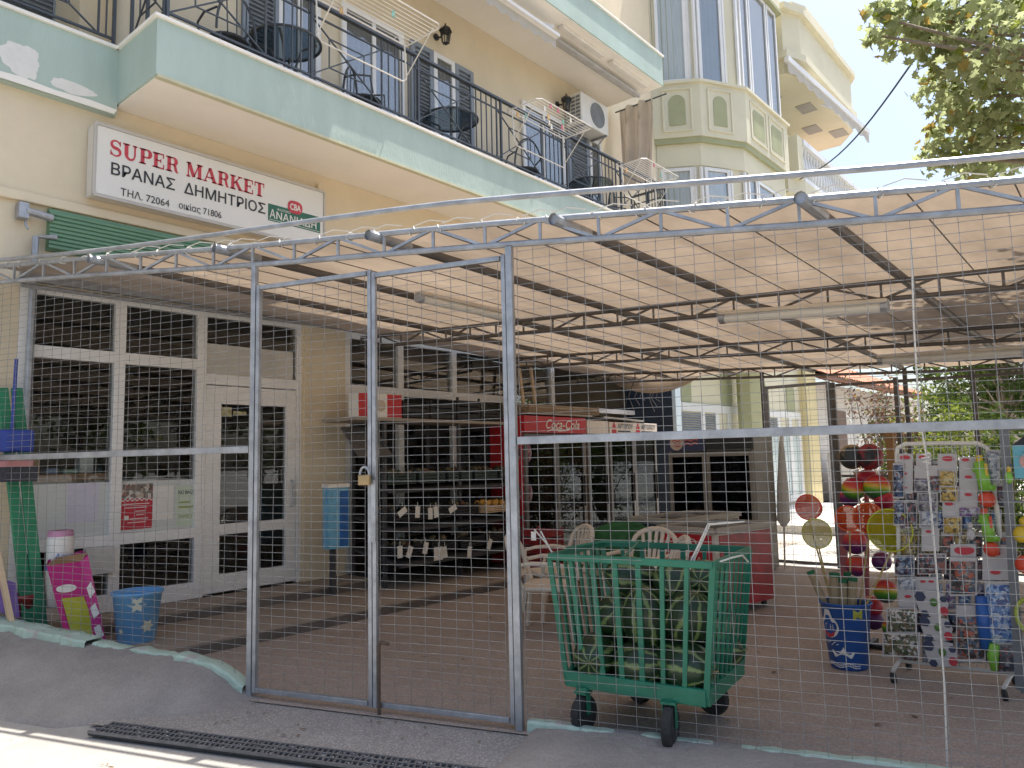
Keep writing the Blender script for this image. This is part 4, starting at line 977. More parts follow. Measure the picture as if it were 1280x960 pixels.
# the plane tree whose boughs reach into the picture over the canopy
ex_ = []
for (px, py, dep, q) in ((1103, 22, 7.6, .30), (1150, 45, 7.8, .42), (1140, 10, 7.8, .35), (1205, 20, 7.5, .6), (1265, 20, 7.2, .7), (1180, 70, 7.9, .36), (1240, 85, 7.6, .6), (1205, 120, 8.2, .42), (1270, 150, 7.8, .55), (1230, 170, 8.2, .45), (1175, 195, 8.6, .30), (1265, 60, 6.8, .55), (1215, 200, 8.6, .4), (1100, 45, 7.6, .2), (1262, 195, 8.6, .5), (1285, 110, 8, .6), (1190, 150, 8.8, .4), (1215, 95, 8.4, .5), (1165, 110, 8.6, .28), (1245, 130, 8.3, .6), (1180, 180, 8.8, .35), (1135, 40, 7.9, .4), (1240, 205, 8.9, .4), (1175, 30, 7.9, .5)):
    ex_.append((CAM+ray(px, py)*dep, q))
tree('plane_tree', (1.9, 8.3, 0), 8.6, 3.0, 30, 230, .135, 'plane tree with lobed green and yellowing leaves reaching over the canopy', [plane_leaf, plane_leaf2, lime_leaf], 11, LOBE, trunk_r=.24, cz=.68, extra=ex_, clr=.28)
far = [(( -2.9, 24, 0), 6.4, 2.1, 'dark leafy tree beyond the end of the tiled roof', 3), ((-.2, 27, 0), 7.2, 2.6, 'broad dark tree far behind the toy rack', 4), ((2.4, 23, 0), 6.6, 2.5, 'dark tree on the far side of the lane behind the second toy rack', 5), ((-4.6, 33, 0), 6.6, 2.2, 'distant tree rising behind the tiled house', 6)]
for b, h, q, lb, sd in far: tree('leafy_tree', b, h, q, 40, 130, .20, lb, [green_leaf, lime_leaf], sd, group='trees beyond the back fence', trunk_r=.15, cz=.58, clr=.36)
def shrub(name, c, rad, hh, n, size, label, mats, seed, group=None):
    r_ = random.Random(seed); c = Vector(c); o = empty(name, c, label, 'shrub', group); st = MB(); cr = MB()
    for i in range(22):
        p = c+Vector((r_.gauss(0, .45)*rad, r_.gauss(0, .45)*rad, hh*r_.uniform(.12, .95))); limb(st, c, p, .022, .006, r_, 4); leaves(cr, p, (rad*.4, rad*.4, hh*.18), n//16, size, OVAL, r_, nm=len(mats))
    st.build('stem', bark, o); cr.build('foliage', mats, o)
p = onY(1100, 560, 12.6); shrub('flowering_shrub', (p.x, 12.6, 0), .55, 2.55, 1500, .075, 'faded pinkish brown climbing shrub beside the back gate', [bract, lime_leaf, plane_leaf2], 21)
p = onY(1190, 560, 13.5); shrub('leafy_shrub', (p.x, 13.5, 0), .8, 2.5, 1500, .09, 'yellow green shrub behind the toy rack', [lime_leaf, green_leaf], 22, 'shrubs behind the back fence')
p = onY(1150, 560, 14.8); shrub('leafy_shrub', (p.x, 14.8, 0), .8, 2.3, 1400, .10, 'mid green shrub between the climbing shrub and the yellow green one', [green_leaf, lime_leaf], 23, 'shrubs behind the back fence')
p = onY(1265, 560, 14); shrub('leafy_shrub', (p.x, 14, 0), .9, 2.2, 1400, .10, 'dark green shrub farthest along the back fence from the gate', [green_leaf, green_leaf], 24, 'shrubs behind the back fence')
# trees and a house across the street, mirrored in the shop glass
for b, h, q, lb, sd in (((7.5, -4, 0), 7.0, 2.8, 'round tree across the street mirrored in the shop windows', 31), ((9.5, 2.0, 0), 8, 3.2, 'tall tree across the street opposite the gate', 32), ((9, 8.5, 0), 7, 2.8, 'tree across the street opposite the toy racks', 33), ((10, 15, 0), 7.5, 3, 'tree across the street opposite the back fence', 34), ((4.5, -9, 0), 7, 2.8, 'tree down the street behind the viewer', 35)):
    tree('street_tree', b, h, q, 36, 60, .30, lb, [green_leaf, lime_leaf], sd, group='trees across the street', trunk_r=.18, cz=.58, clr=.38)

for k, (x, y, hh, lb) in enumerate(((-2.3, 11.4, 1.35, 'low dark hedge shrub behind the ball column'), (-1.5, 11.6, 1.5, 'low dark hedge shrub behind the near side of the white rack'), (-.7, 11.5, 1.4, 'low dark hedge shrub behind the far side of the white rack'), (.2, 11.6, 1.5, 'low dark hedge shrub behind the grey rack'))):
    shrub('hedge_shrub', (x, y, 0), .62, hh, 1300, .085, lb, [MATS['green_leaf'], MATS['lime_leaf']], 60+k, 'low hedge shrubs along the back fence')
# ---------------------------------------------------------------- watermelon cart and watermelons
green_p = mat('green_enamel', (.015, .17, .10), .18, 5, .42, bump=.08, col2=(.03, .11, .075), thr=.66)
CC = Vector((-2.275, 3.89, 0)); ca = R(8.5); CAx = Vector((math.cos(ca), math.sin(ca), 0)); CAy = Vector((-math.sin(ca), math.cos(ca), 0))
def cp(a, b, z): return CC + CAx*a + CAy*b + EZ*z
CT = empty('melon_cart', CC, 'green barred metal cart on black castors full of watermelons', 'cart')
ZB, ZT = .275, .945
HB, HT, DB, DT = .40, .475, .33, .36
def rim(z):
    t = (z-ZB)/(ZT-ZB); return HB+(HT-HB)*t, DB+(DT-DB)*t
def corner(sx, sy, z): h, d = rim(z); return cp(sx*h, sy*d, z)
mb = MB()
for (s1, s2) in (((-1, -1), (1, -1)), ((1, -1), (1, 1)), ((1, 1), (-1, 1)), ((-1, 1), (-1, -1))):
    mb.bar(corner(*s1, ZB), corner(*s2, ZB), .035, .085)
mb.bar(cp(-.1, -DB, ZB), cp(-.1, DB, ZB), .05, .04); mb.bar(cp(.15, -DB, ZB), cp(.15, DB, ZB), .05, .04)
mb.obox(cp(0, 0, ZB), CAx*(HB-.02), CAy*(DB-.02), EZ*.008)
mb.build('base', green_p, CT, bevel=.005)
mb = MB()
for (s1, s2) in (((-1, -1), (1, -1)), ((1, -1), (1, 1)), ((1, 1), (-1, 1)), ((-1, 1), (-1, -1))): mb.bar(corner(*s1, ZT), corner(*s2, ZT), .022, .038)
mb.build('rim', green_p, CT, bevel=.004)
mb = MB()
for i in range(8):
    t = -1+2*i/7
    for sy in (-1, 1): mb.bar(cp(t*HB, sy*DB, ZB), cp(t*HT, sy*DT, ZT), .030 if i in (0, 2, 3, 4, 7) else .024, .012, CAy)
for i in range(1, 8):
    t = -1+2*i/8
    for sx in (-1, 1): mb.bar(cp(sx*HB, t*DB, ZB), cp(sx*HT, t*DT, ZT), .024, .012, CAx)
mb.build('bars', green_p, CT)
mb = MB(); mb.tube([cp(-HT, -.1, ZT), cp(-HT-.02, -.12, ZT+.02), cp(-.30, -.0, ZT+.055), cp(-.10, .05, ZT+.05), cp(-.02, -DT, ZT+.01)], .008, 6); mb.build('handle', green_p, CT)
for sx, sy, rr in ((-.74, -1.02, .10), (.52, -1.06, .112), (-.55, .8, .10), (.6, .8, .10)):
    c = cp(sx*HB, sy*DB, rr); mb = MB(); M = Matrix.Rotation(ca+R(12*sx+70*(sy > 0)), 3, 'Z') @ Matrix.Rotation(R(90), 3, 'Y')
    mb.lathe(c, [(rr*.55, -.024), (rr*.93, -.024), (rr, -.012), (rr, .012), (rr*.93, .024), (rr*.55, .024)], 24, M); wh = mb.build('wheel', rubber, CT); wh['_w'] = CT['_w']
    mb = MB(); mb.lathe(c, [(.012, -.027), (rr*.56, -.026), (rr*.56, .026), (.012, .027)], 16, M); mb.build('hub', blackp, wh)
    mb = MB(); ax_ = M @ EZ
    for s in (-1, 1): mb.bar(c+ax_*(s*.034), c+ax_*(s*.034)+EZ*(rr+.012), .032, .006, ax_)
    mb.lathe(c, [(.03, rr+.008), (.040, rr+.02), (.040, ZB-.03-rr)], 12); mb.obox(c+EZ*(rr+.013), ax_*.04, (ax_.cross(EZ))*.035, EZ*.006); mb.build('caster_fork', green_p, CT)
def melon_mat():
    m = bpy.data.materials.new('watermelon_rind'); m.use_nodes = True; t = m.node_tree; b = t.nodes['Principled BSDF']; b.inputs['Roughness'].default_value = .38
    tc = nd(t, 'ShaderNodeTexCoord'); sp = nd(t, 'ShaderNodeSeparateXYZ'); t.links.new(tc.outputs['Object'], sp.inputs[0])
    at = nd(t, 'ShaderNodeMath', operation='ARCTAN2'); t.links.new(sp.outputs[1], at.inputs[0]); t.links.new(sp.outputs[0], at.inputs[1])
    oi = nd(t, 'ShaderNodeObjectInfo')
    n = nd(t, 'ShaderNodeTexNoise'); n.noise_dimensions = '4D'; n.inputs['Scale'].default_value = 11; n.inputs['Detail'].default_value = 4; n.inputs['Roughness'].default_value = .55; t.links.new(tc.outputs['Object'], n.inputs['Vector']); t.links.new(oi.outputs['Random'], n.inputs['W'])
    m1 = nd(t, 'ShaderNodeMath', operation='MULTIPLY'); m1.inputs[1].default_value = 8; t.links.new(at.outputs[0], m1.inputs[0])
    m2 = nd(t, 'ShaderNodeMath', operation='MULTIPLY_ADD'); m2.inputs[1].default_value = 6; t.links.new(n.outputs[0], m2.inputs[0]); t.links.new(m1.outputs[0], m2.inputs[2])
    s = nd(t, 'ShaderNodeMath', operation='SINE'); t.links.new(m2.outputs[0], s.inputs[0])
    r_ = nd(t, 'ShaderNodeValToRGB'); e = r_.color_ramp.elements; e[0].position = .74; e[0].color = (.012, .034, .012, 1); e[1].position = .97; e[1].color = (.16, .22, .075, 1)
    ma = nd(t, 'ShaderNodeMath', operation='MULTIPLY_ADD'); ma.inputs[1].default_value = .5; ma.inputs[2].default_value = .5; t.links.new(s.outputs[0], ma.inputs[0]); t.links.new(ma.outputs[0], r_.inputs[0])
    t.links.new(r_.outputs[0], b.inputs['Base Color']); return m
MM = melon_mat(); stem_m = mat('dry_stem', (.22, .2, .09), .2, 9, .8)
ML = [  # a, b across the cart, z, long radius, short radius, tilt, turn, label
 (-.27, -.20, .38, .175, .13, 88, 20, 'dark watermelon low in the near corner of the cart by the gate'),
 (.00, -.22, .37, .16, .125, 85, 95, 'watermelon on the cart floor in the middle of its front'),
 (.24, -.20, .385, .19, .135, 88, 80, 'pale striped watermelon lying low at the right front of the cart'),
 (.02, -.16, .60, .20, .135, 22, 10, 'big upright watermelon with light stripes in the middle of the cart'),
 (.27, -.16, .635, .16, .13, 30, 60, 'watermelon above the pale one at the right front of the cart'),
 (.16, -.05, .80, .14, .125, 70, 200, 'watermelon with a yellow end on top of the pile'),
 (.31, .02, .80, .155, .12, 80, 15, 'watermelon topmost at the right side of the cart'),
 (-.12, .0, .795, .165, .125, 75, -50, 'darkest watermelon on top of the pile beside the white chairs'),
 (-.20, -.05, .57, .17, .135, 60, 35, 'watermelon leaning above the dark one by the gate'),
 (-.22, .20, .38, .17, .13, 85, 10, 'watermelon low at the back of the cart behind the gate corner one'),
 (.05, .20, .38, .17, .13, 85, 70, 'watermelon low at the middle of the back of the cart'),
 (.28, .20, .38, .165, .13, 85, 110, 'watermelon low at the back right of the cart'),
 (.12, .20, .62, .17, .13, 80, 40, 'watermelon in the second layer at the back of the cart')]
for a, b, z, L, r_, tl_, tn, lab in ML:
    mb = MB(); mb.smooth = True; mb.ball((0, 0, 0), r_, r_, L, 28, 18); o = mb.build('watermelon', MM)
    o.location = cp(a, b, z); o.rotation_euler = (R(tl_), 0, R(tn)); tag(o, lab, 'watermelon', 'watermelons in the green cart'); o['_w'] = (0, 0, 0)
    mb = MB(); mb.tube([(0, 0, L-.004), (.006, 0, L+.012), (.016, .004, L+.022)], .005, 6); mb.build('stalk', stem_m, o)
def wire_holder(pts, label):
    mb = MB(); mb.tube(pts, .005, 6); o = mb.build('wire_holder', whitep); tag(o, label, 'wire holder')
a = corner(.3, -1, ZT); wire_holder([onY(858, 712, 3.62), onY(872, 684, 3.66), onY(885, 655, 3.72), onY(930, 652, 3.80), onY(887, 656, 3.73), onY(862, 712, 3.63)], 'white bent wire price holder sticking up from the cart rim')
wire_holder([onY(897, 703, 3.68), onY(915, 697, 3.76), onY(928, 694, 3.86), onY(935, 702, 3.95)], 'white wire bent over the right end of the cart rim')
wire_holder([onY(668, 662, 3.62), onY(682, 678, 3.62), onY(690, 690, 3.60), onY(715, 697, 3.62), onY(690, 691, 3.6), onY(676, 664, 3.6)], 'white wire holder with a tag at the gate side of the cart')
p = onY(667, 670, 3.62); mb = MB(); mb.obox(p, FD*.016, FN*.001, EZ*.026); o = mb.build('price_tag', paper); tag(o, 'white price tag on the wire holder above the cart', 'price tag')

whitecard0 = mat('tag_card', (.80, .77, .70), .05, 8, .7)
# ---------------------------------------------------------------- white plastic chairs
def plastic_chair(loc, rz, label):
    o = bpy.data.objects.new('plastic_chair', None); COL.objects.link(o); o.location = loc; o.rotation_euler = (0, 0, rz); o['_w'] = (0, 0, 0); tag(o, label, 'chair', 'white plastic chairs behind the cart')
    pm = mat('sun_yellowed_plastic', (.70, .62, .52), .05, 4, .45)
    mb = MB(); mb.smooth = True
    mb.grid(lambda s, t: Vector((-.23+.46*s, -.21+.43*t, .42-.018*math.sin(math.pi*s)*(.4+t)+.012*(t > .9))), 14, 14); mb.grid(lambda s, t: Vector((-.23+.46*s, -.21+.43*t, .40-.018*math.sin(math.pi*s))), 14, 14)
    for (x0, y0, x1, y1) in ((-.23, -.21, .23, -.20), (-.23, .21, .23, .222), (-.235, -.21, -.225, .22), (.225, -.21, .235, .22)): mb.box(x0, y0, .385, x1, y1, .425)
    mb.build('seat', pm, o)
    mb = MB()                                             # backrest: hoop, slats and a lower band (back is at -y)
    def bk(x, z): return Vector((x, -.20-.13*(z-.42)/.42-.03*(1-(x/.24)**2), z))
    hoop = [bk(-.225, .42), bk(-.235, .56), bk(-.23, .70)] + [bk(-.23*math.cos(t), .70+.13*math.sin(t)) for t in [math.pi*i/12 for i in range(1, 12)]] + [bk(.23, .70), bk(.235, .56), bk(.225, .42)]
    for p, q in zip(hoop, hoop[1:]): mb.bar(p, q, .052, .016, (0, 1, 0)) if False else mb.tube([p, q], .023, 6)
    for k in range(5):
        x = -.13+.065*k; mb.bar(bk(x*.62, .50), bk(x*1.12, .70+.115*math.sqrt(max(0, 1-(x*1.12/.23)**2))), .032, .012, (0, 1, 0))
    for i in range(8): x = -.2+.05*i; mb.bar(bk(x, .50), bk(x+.05, .50), .012, .05)
    mb.build('backrest', pm, o)
    for s in (-1, 1):
        mb = MB(); mb.tube([(s*.232, -.235, .60), (s*.27, -.10, .625), (s*.275, .10, .62), (s*.265, .21, .60), (s*.25, .23, .50), (s*.235, .22, .41)], .018, 7); mb.build('armrest', pm, o)
        for b in (-1, 1):
            mb = MB(); mb.tube([(s*.215, b*.20, .40), (s*.235, b*.225, .2), (s*.255, b*.25, 0)], [.027, .023, .02], 6); mb.build('leg', pm, o)
plastic_chair((-4.13, 5.30, 0), R(-62), 'white plastic chair nearest the gate, side on behind the cart end')
plastic_chair((-4.55, 5.95, 0), R(150), 'white plastic chair just behind the side-on one')
plastic_chair((-3.62, 5.95, 0), R(178), 'white plastic chair facing away towards the red freezer')
plastic_chair((-3.28, 5.50, 0), R(130), 'white plastic chair turned sideways in front of the freezer end')

# ---------------------------------------------------------------- freezers
frz_white = mat('freezer_white', (.62, .56, .48), .08, 4, .4)
lidglass = glass('freezer_lid_glass', (.35, .4, .4), 1.4)
def chest_freezer(fr_, ang, W_, L_, H_, front_m, side_m, label, logo):
    ax = Vector((math.cos(ang), math.sin(ang), 0)); ay = Vector((-math.sin(ang), math.cos(ang), 0)); O = Vector(fr_)
    def P(a, b, z): return O - ax*a + ay*b + EZ*z
    o = empty('chest_freezer', P(W_/2, L_/2, 0), label, 'freezer', 'chest freezers in the yard')
    mb = MB(); mb.obox(P(W_/2, L_/2, .08+(H_-.08)/2), ax*W_/2, ay*L_/2, EZ*(H_-.08)/2); mb.build('body', frz_white, o, bevel=.02)
    mb = MB(); mb.obox(P(W_/2, -.003, H_*.53), ax*(W_/2-.045), ay*.004, EZ*(H_*.435)); mb.build('end_panel', front_m, o, bevel=.002)
    mb = MB(); mb.obox(P(-.003, L_/2, H_*.53), ax*.004, ay*(L_/2-.05), EZ*(H_*.43)); mb.build('side_panel', side_m, o, bevel=.002)
    mb = MB()
    for (a0, b0, a1, b1) in ((0, 0, W_, 0), (W_, 0, W_, L_), (W_, L_, 0, L_), (0, L_, 0, 0)): mb.bar(P(a0, b0, H_+.015), P(a1, b1, H_+.015), .05, .045)
    mb.bar(P(0, L_*.5, H_+.025), P(W_, L_*.5, H_+.025), .03, .03); mb.build('lid_frame', mat('grey_lid_frame', (.42, .38, .33), .1, 5, .5), o)
    mb = MB(); mb.obox(P(W_/2, L_/2, H_+.012), ax*(W_/2-.03), ay*(L_/2-.03), EZ*.004); mb.build('lid_glass', lidglass, o)
    for a in (.08, W_-.08):
        for b in (.1, L_-.1): mb = MB(); mb.lathe(P(a, b, .04), [(.04, -.015), (.04, .015)], 12, Matrix.Rotation(R(90), 3, 'Y')); mb.build('caster', rubber, o)
    if logo:
        c = P(W_*.50, -.008, H_*.83); ex = ax; s = .125; mb = MB()
        def heart(k, rev=0): return [(k*1.05*math.sin(t)**3*1.25, k*(.82*math.cos(t)-.32*math.cos(2*t)-.12*math.cos(3*t)-.05*math.cos(4*t))) for t in [2*math.pi*i/40 for i in range(41)]]
        for k in (.088, .050):
            q = heart(k); q = q[2:38] if k > .06 else q[0:41]; stroke(mb, q, [.006+.016*math.sin(math.pi*i/(len(q)-1)) for i in range(len(q))], c, ex, EZ, .003)
        text_mb(mb, 'ALGIDA', P(W_*.50, -.008, H_*.83-.155), ex, EZ, .085, .003, align='CENTER', sx=1.15, bold=.0)
        mb.build('logo', mat('logo_white', (.62, .56, .5), .05, 4, .5), o)
    return o
chest_freezer((-3.14, 6.55, 0), R(-9), .66, .98, .79, redp, mat('dark_red_print', (.34, .018, .03), .4, 5, .35, col2=(.09, .014, .02), thr=.58), 'red ice cream chest freezer with a white heart emblem', True)
chest_freezer((-3.95, 7.25, 0), R(-9), .62, 1.25, .80, mat('navy_freezer_panel', (.05, .06, .09), .1, 4, .5), mat('navy_freezer_panel', (.05, .06, .09), .1, 4, .5), 'navy sided chest freezer with a pale top behind the white chairs', False)
p = onY(855, 790, 6.4); mb = MB(); mb.obox((-3.5, 6.44, .45), (.05, 0, 0), (0, .004, 0), (0, 0, .16)); o = mb.build('price_list', mat('pink_white_card', (.6, .25, .27), .6, 12, .6)); tag(o, 'narrow pink and white card on the end of the red freezer', 'card')
mb = MB(); mb.smooth = True                                   # green sheet thrown over goods
def heap(s, t):
    a, b = (s-.5)*2, (t-.5)*2; q = max(0, 1-(abs(a)**2.2+abs(b)**2.2)); z = .38+.44*q**.6+.03*noise.noise(Vector((a*4, b*4, 2)))
    return Vector((-4.40+.50*a, 6.95+.42*b, z if q > 0 else .36))
mb.grid(heap, 40, 36); o = mb.build('green_sheet', cloth('dark_green_sheet', (.05, .15, .07), (.05, .14, .05), .3, 6, .15)); tag(o, 'dark green sheet draped over a heap behind the white chairs', 'sheet')
def crate(c, sx, sy, h, m, label, group=None, rz=0, open_=True, nm='crate'):
    """slatted open crate, corner posts and three rails a side"""
    o = bpy.data.objects.new(nm, None); COL.objects.link(o); o.location = c; o.rotation_euler = (0, 0, rz); o['_w'] = (0, 0, 0); tag(o, label, 'crate', group)
    mb = MB(); mb.box(-sx/2, -sy/2, 0, sx/2, sy/2, .012); mb.build('bottom', m, o)
    mb = MB()
    for k in range(3):
        z = .02+(h-.04)*k/3; zz = z+(h-.04)/3*.78
        mb.box(-sx/2, -sy/2, z, sx/2, -sy/2+.01, zz); mb.box(-sx/2, sy/2-.01, z, sx/2, sy/2, zz); mb.box(-sx/2, -sy/2+.01, z, -sx/2+.01, sy/2-.01, zz); mb.box(sx/2-.01, -sy/2+.01, z, sx/2, sy/2-.01, zz)
    for a in (-1, 1):
        for b in (-1, 1): mb.box(a*sx/2-a*.022, b*sy/2-b*.022, 0, a*sx/2+a*.002, b*sy/2+b*.002, h)
    mb.build('side', m, o); return o
redc = mat('red_crate_plastic', (.32, .03, .035), .15, 6, .5)
for k in range(5): crate((-6.12, 7.75, .10+k*.105), .42, .34, .10, redc, ['red crate at the very bottom of the stack under the coolers', 'second red crate up in the stack under the coolers', 'middle red crate of the stack beside the produce rack', 'fourth red crate up in the stack under the coolers', 'topmost red crate of the stack beside the produce rack'][k], 'stacked red crates')
crate((-4.75, 6.55, .0), .45, .36, .30, mat('brown_carton', (.30, .18, .09), .15, 5, .8), 'brown crate on the floor under the green sheet')

# ---------------------------------------------------------------- upright coolers along the shop wall
coolglass = glass('cooler_glass', (.45, .48, .5), .22)
steel_fr = mat('cooler_grey_frame', (.13, .125, .12), .1, 5, .45)
def busy(name, pal, sc, rough=.4, st=(1, 1, 1)):
    if name in MATS: return MATS[name]
    m = bpy.data.materials.new(name); m.use_nodes = True; t = m.node_tree; b = t.nodes['Principled BSDF']; b.inputs['Roughness'].default_value = rough
    tc = nd(t, 'ShaderNodeTexCoord'); mp = nd(t, 'ShaderNodeMapping'); mp.inputs['Scale'].default_value = st; t.links.new(tc.outputs['Object'], mp.inputs[0])
    nz = nd(t, 'ShaderNodeTexNoise'); nz.inputs['Scale'].default_value = sc*.5; nz.inputs['Detail'].default_value = 3; t.links.new(mp.outputs[0], nz.inputs['Vector'])
    va = nd(t, 'ShaderNodeVectorMath', operation='MULTIPLY_ADD'); va.inputs[1].default_value = (.06, .06, .06); t.links.new(nz.outputs['Color'], va.inputs[0]); t.links.new(mp.outputs[0], va.inputs[2])
    v = nd(t, 'ShaderNodeTexVoronoi'); v.inputs['Scale'].default_value = sc; t.links.new(va.outputs[0], v.inputs['Vector'])
    sx = nd(t, 'ShaderNodeSeparateColor'); t.links.new(v.outputs['Color'], sx.inputs[0])
    r_ = nd(t, 'ShaderNodeValToRGB'); r_.color_ramp.interpolation = 'CONSTANT'; els = r_.color_ramp.elements
    while len(els) < len(pal): els.new(.5)
    for i, c in enumerate(pal): els[i].position = i/len(pal)
    for i, c in enumerate(pal): els[i].color = tuple(c)+(1,)
    t.links.new(sx.outputs[0], r_.inputs[0]); t.links.new(r_.outputs[0], b.inputs['Base Color']); MATS[name] = m; return m
drinks = busy('bottles_and_cans', [(.06, .07, .06), (.10, .03, .02), (.03, .03, .03), (.12, .12, .11), (.05, .04, .03), (.03, .05, .07)], 16, .3, (1, 1, .45))
CX = -6.52
def cooler(y0, y1, nd_, label, bodym, hz0, hz1, header_m):
    o = empty('drinks_cooler', (CX-.3, (y0+y1)/2, .1), label, 'cooler', 'drinks coolers along the shop wall')
    mb = MB(); mb.box(CX-.62, y0+.01, .1, CX-.58, y1-.01, hz1); mb.box(CX-.58, y0+.01, .1, CX-.03, y0+.04, hz1); mb.box(CX-.58, y1-.04, .1, CX-.03, y1-.01, hz1); mb.box(CX-.58, y0+.04, .1, CX-.03, y1-.04, .22); mb.box(CX-.58, y0+.04, hz0, CX-.03, y1-.04, hz1); mb.build('body', bodym, o, bevel=.006)
    mb = MB()
    for k in range(5): mb.box(CX-.56, y0+.05, .35+k*.31, CX-.12, y1-.05, .36+k*.31)
    mb.build('shelf', steel_fr, o)
    mb = MB()
    for k in range(5):
        for j in range(int((y1-y0-.1)/.075)):
            y = y0+.08+j*.075; hh = rnd.uniform(.16, .26)
            mb.lathe((CX-.2, y, .362+k*.31), [(.03, 0), (.032, hh*.65), (.013, hh*.85), (.013, hh)], 7)
    b = mb.build('bottles', drinks, o); b['kind'] = 'stuff'
    for k in range(nd_):
        a, b_ = y0+.03+(y1-y0-.06)*k/nd_, y0+.03+(y1-y0-.06)*(k+1)/nd_
        mb = MB(); mb.box(CX-.03, a+.002, .22, CX+.01, a+.06, hz0-.01); mb.box(CX-.03, b_-.06, .22, CX+.01, b_-.002, hz0-.01); mb.box(CX-.029, a+.06, .22, CX+.009, b_-.06, .30); mb.box(CX-.029, a+.06, hz0-.08, CX+.009, b_-.06, hz0-.01)
        d = mb.build('door', steel_fr, o, bevel=.003); d['_w'] = o['_w']
        mb = MB(); mb.box(CX-.012, a+.06, .30, CX-.006, b_-.06, hz0-.08); mb.build('pane', coolglass, d)
        mb = MB(); mb.box(CX+.011, b_-.05, .8, CX+.03, b_-.03, 1.25); mb.build('handle', blackp, d)
    mb = MB(); mb.box(CX-.05, y0+.012, hz0+.005, CX+.025, y1-.012, hz1-.002); h = mb.build('header', header_m, o, bevel=.006); h['_w'] = o['_w']
    return o, h
def oncool(x, y): return onX(x, y, CX+.026)
yA0, yA1 = oncool(655, 535).y, oncool(733, 535).y; yB1 = oncool(761, 538).y; yC1 = oncool(822, 540).y
zh0, zh1 = 1.87, 2.10
o, h = cooler(yA0, yA1, 2, 'tall drinks cooler with a red header and white script', redp, zh0, zh1+.01, redp)
mb = MB(); a = oncool(681, 539); text_mb(mb, 'Coca-Cola', (CX+.027, oncool(681, 539).y, zh0+.065), EY, EZ, .19, .002, sx=(oncool(727, 539).y-oncool(681, 539).y)/(.19*4.7), shear=.35, bold=.012)
stroke(mb, [(0, .0), (.12, .035), (.3, .02), (.5, .03), (.62, .06)], [.008, .02, .03, .02, .006], Vector((CX+.026, oncool(681, 539).y+.05, zh0+.02)), EY, EZ, .002)
mb.build('script_lettering', paper, h)
whh = mat('cooler_white_header', (.68, .60, .52), .05, 4, .45)
o, h = cooler(yA1+.01, yB1, 1, 'narrow drinks cooler with a plain white header', whh, zh0, zh1-.02, whh)
o, h = cooler(yB1+.01, yC1, 2, 'wide drinks cooler with a red and black logo twice on its white header', whh, zh0, zh1-.03, whh)
mbr, mbk = MB(), MB()
for px in (765, 795):
    y = oncool(px, 540).y; o_ = Vector((CX+.027, y, zh0+.02))
    mbr.prism([(0, .08), (.13, .08), (.065, .19)], o_, EY, EZ, .002); mbr.prism([(.0, 0), (.13, 0), (.13, .06), (0, .06)], o_, EY, EZ, .002)
    text_mb(mbk, 'ΑΡΤΟΠΟΥ', o_+EY*.17+EZ*.075, EY, EZ, .11, .002, sx=.85, bold=.015); mbk.prism([(.17, .02), (.55, .02), (.55, .045), (.17, .045)], o_, EY, EZ, .002)
mbr.build('red_mark', redp, h); mbk.build('lettering', blk, h)
# boards and a wooden crate stored on top of the coolers
mb = MB(); mb.obox((CX-.28, (yA0+yB1)/2, 2.145), (.28, 0, 0), (0, .95, .0), (.0, 0, .012)); o = mb.build('storage_board', mat('grey_board', (.36, .34, .32), .1, 4, .7)); tag(o, 'grey board lying across the tops of the red and white coolers', 'board')
mb = MB(); q0, q1 = oncool(742, 520), oncool(806, 527); mb.obox(((CX-.2), (q0.y+q1.y)/2, 2.13), (.2, 0, 0), (0, (q1.y-q0.y)/2, -.02), (0, 0, .012)); o = mb.build('storage_board', mat('pale_board', (.52, .50, .47), .1, 4, .7)); tag(o, 'paler board tilted over the wide cooler at the far end', 'board')
o = crate((CX-.35, (yA0+yB1)/2+.1, 2.16), .5, 1.75, .15, mat('dull_wood', (.30, .21, .13), .15, 4, .7), 'long wooden slatted crate on the board over the coolers', nm='wooden_crate')
for nm_, px_, lb_ in (('picture_trestle', 655, 'upright wooden frame leaning on the wall above the red cooler'),):
    y = onX(px_, 480, -7.0).y; mb = MB(); mb.bar((-7.0, y, 2.16), (-7.1, y, 2.95), .05, .03); mb.bar((-7.0, y+.28, 2.16), (-7.1, y+.28, 2.95), .05, .03); mb.bar((-7.1, y, 2.92), (-7.1, y+.28, 2.92), .03, .05); o = mb.build(nm_, pale_wood); tag(o, lb_, 'trestle')
# tangle of hanging cables at the dark far end of the shop
mb = MB()
for i in range(6):
    y = 11.2+.18*i; x = -6.7-.1*rnd.random(); mb.tube([(x, y, 3.05), (x+.05, y+.05*math.sin(i), 2.8), (x-.03, y-.06, 2.55), (x+.02, y+.03, 2.3+.1*(i % 3))], .008, 5)
o = mb.build('hanging_cables', mat('grey_cable', (.10, .095, .09), .2, 5, .7)); tag(o, 'grey cables hanging loose from the ceiling at the dark far end', 'cables')
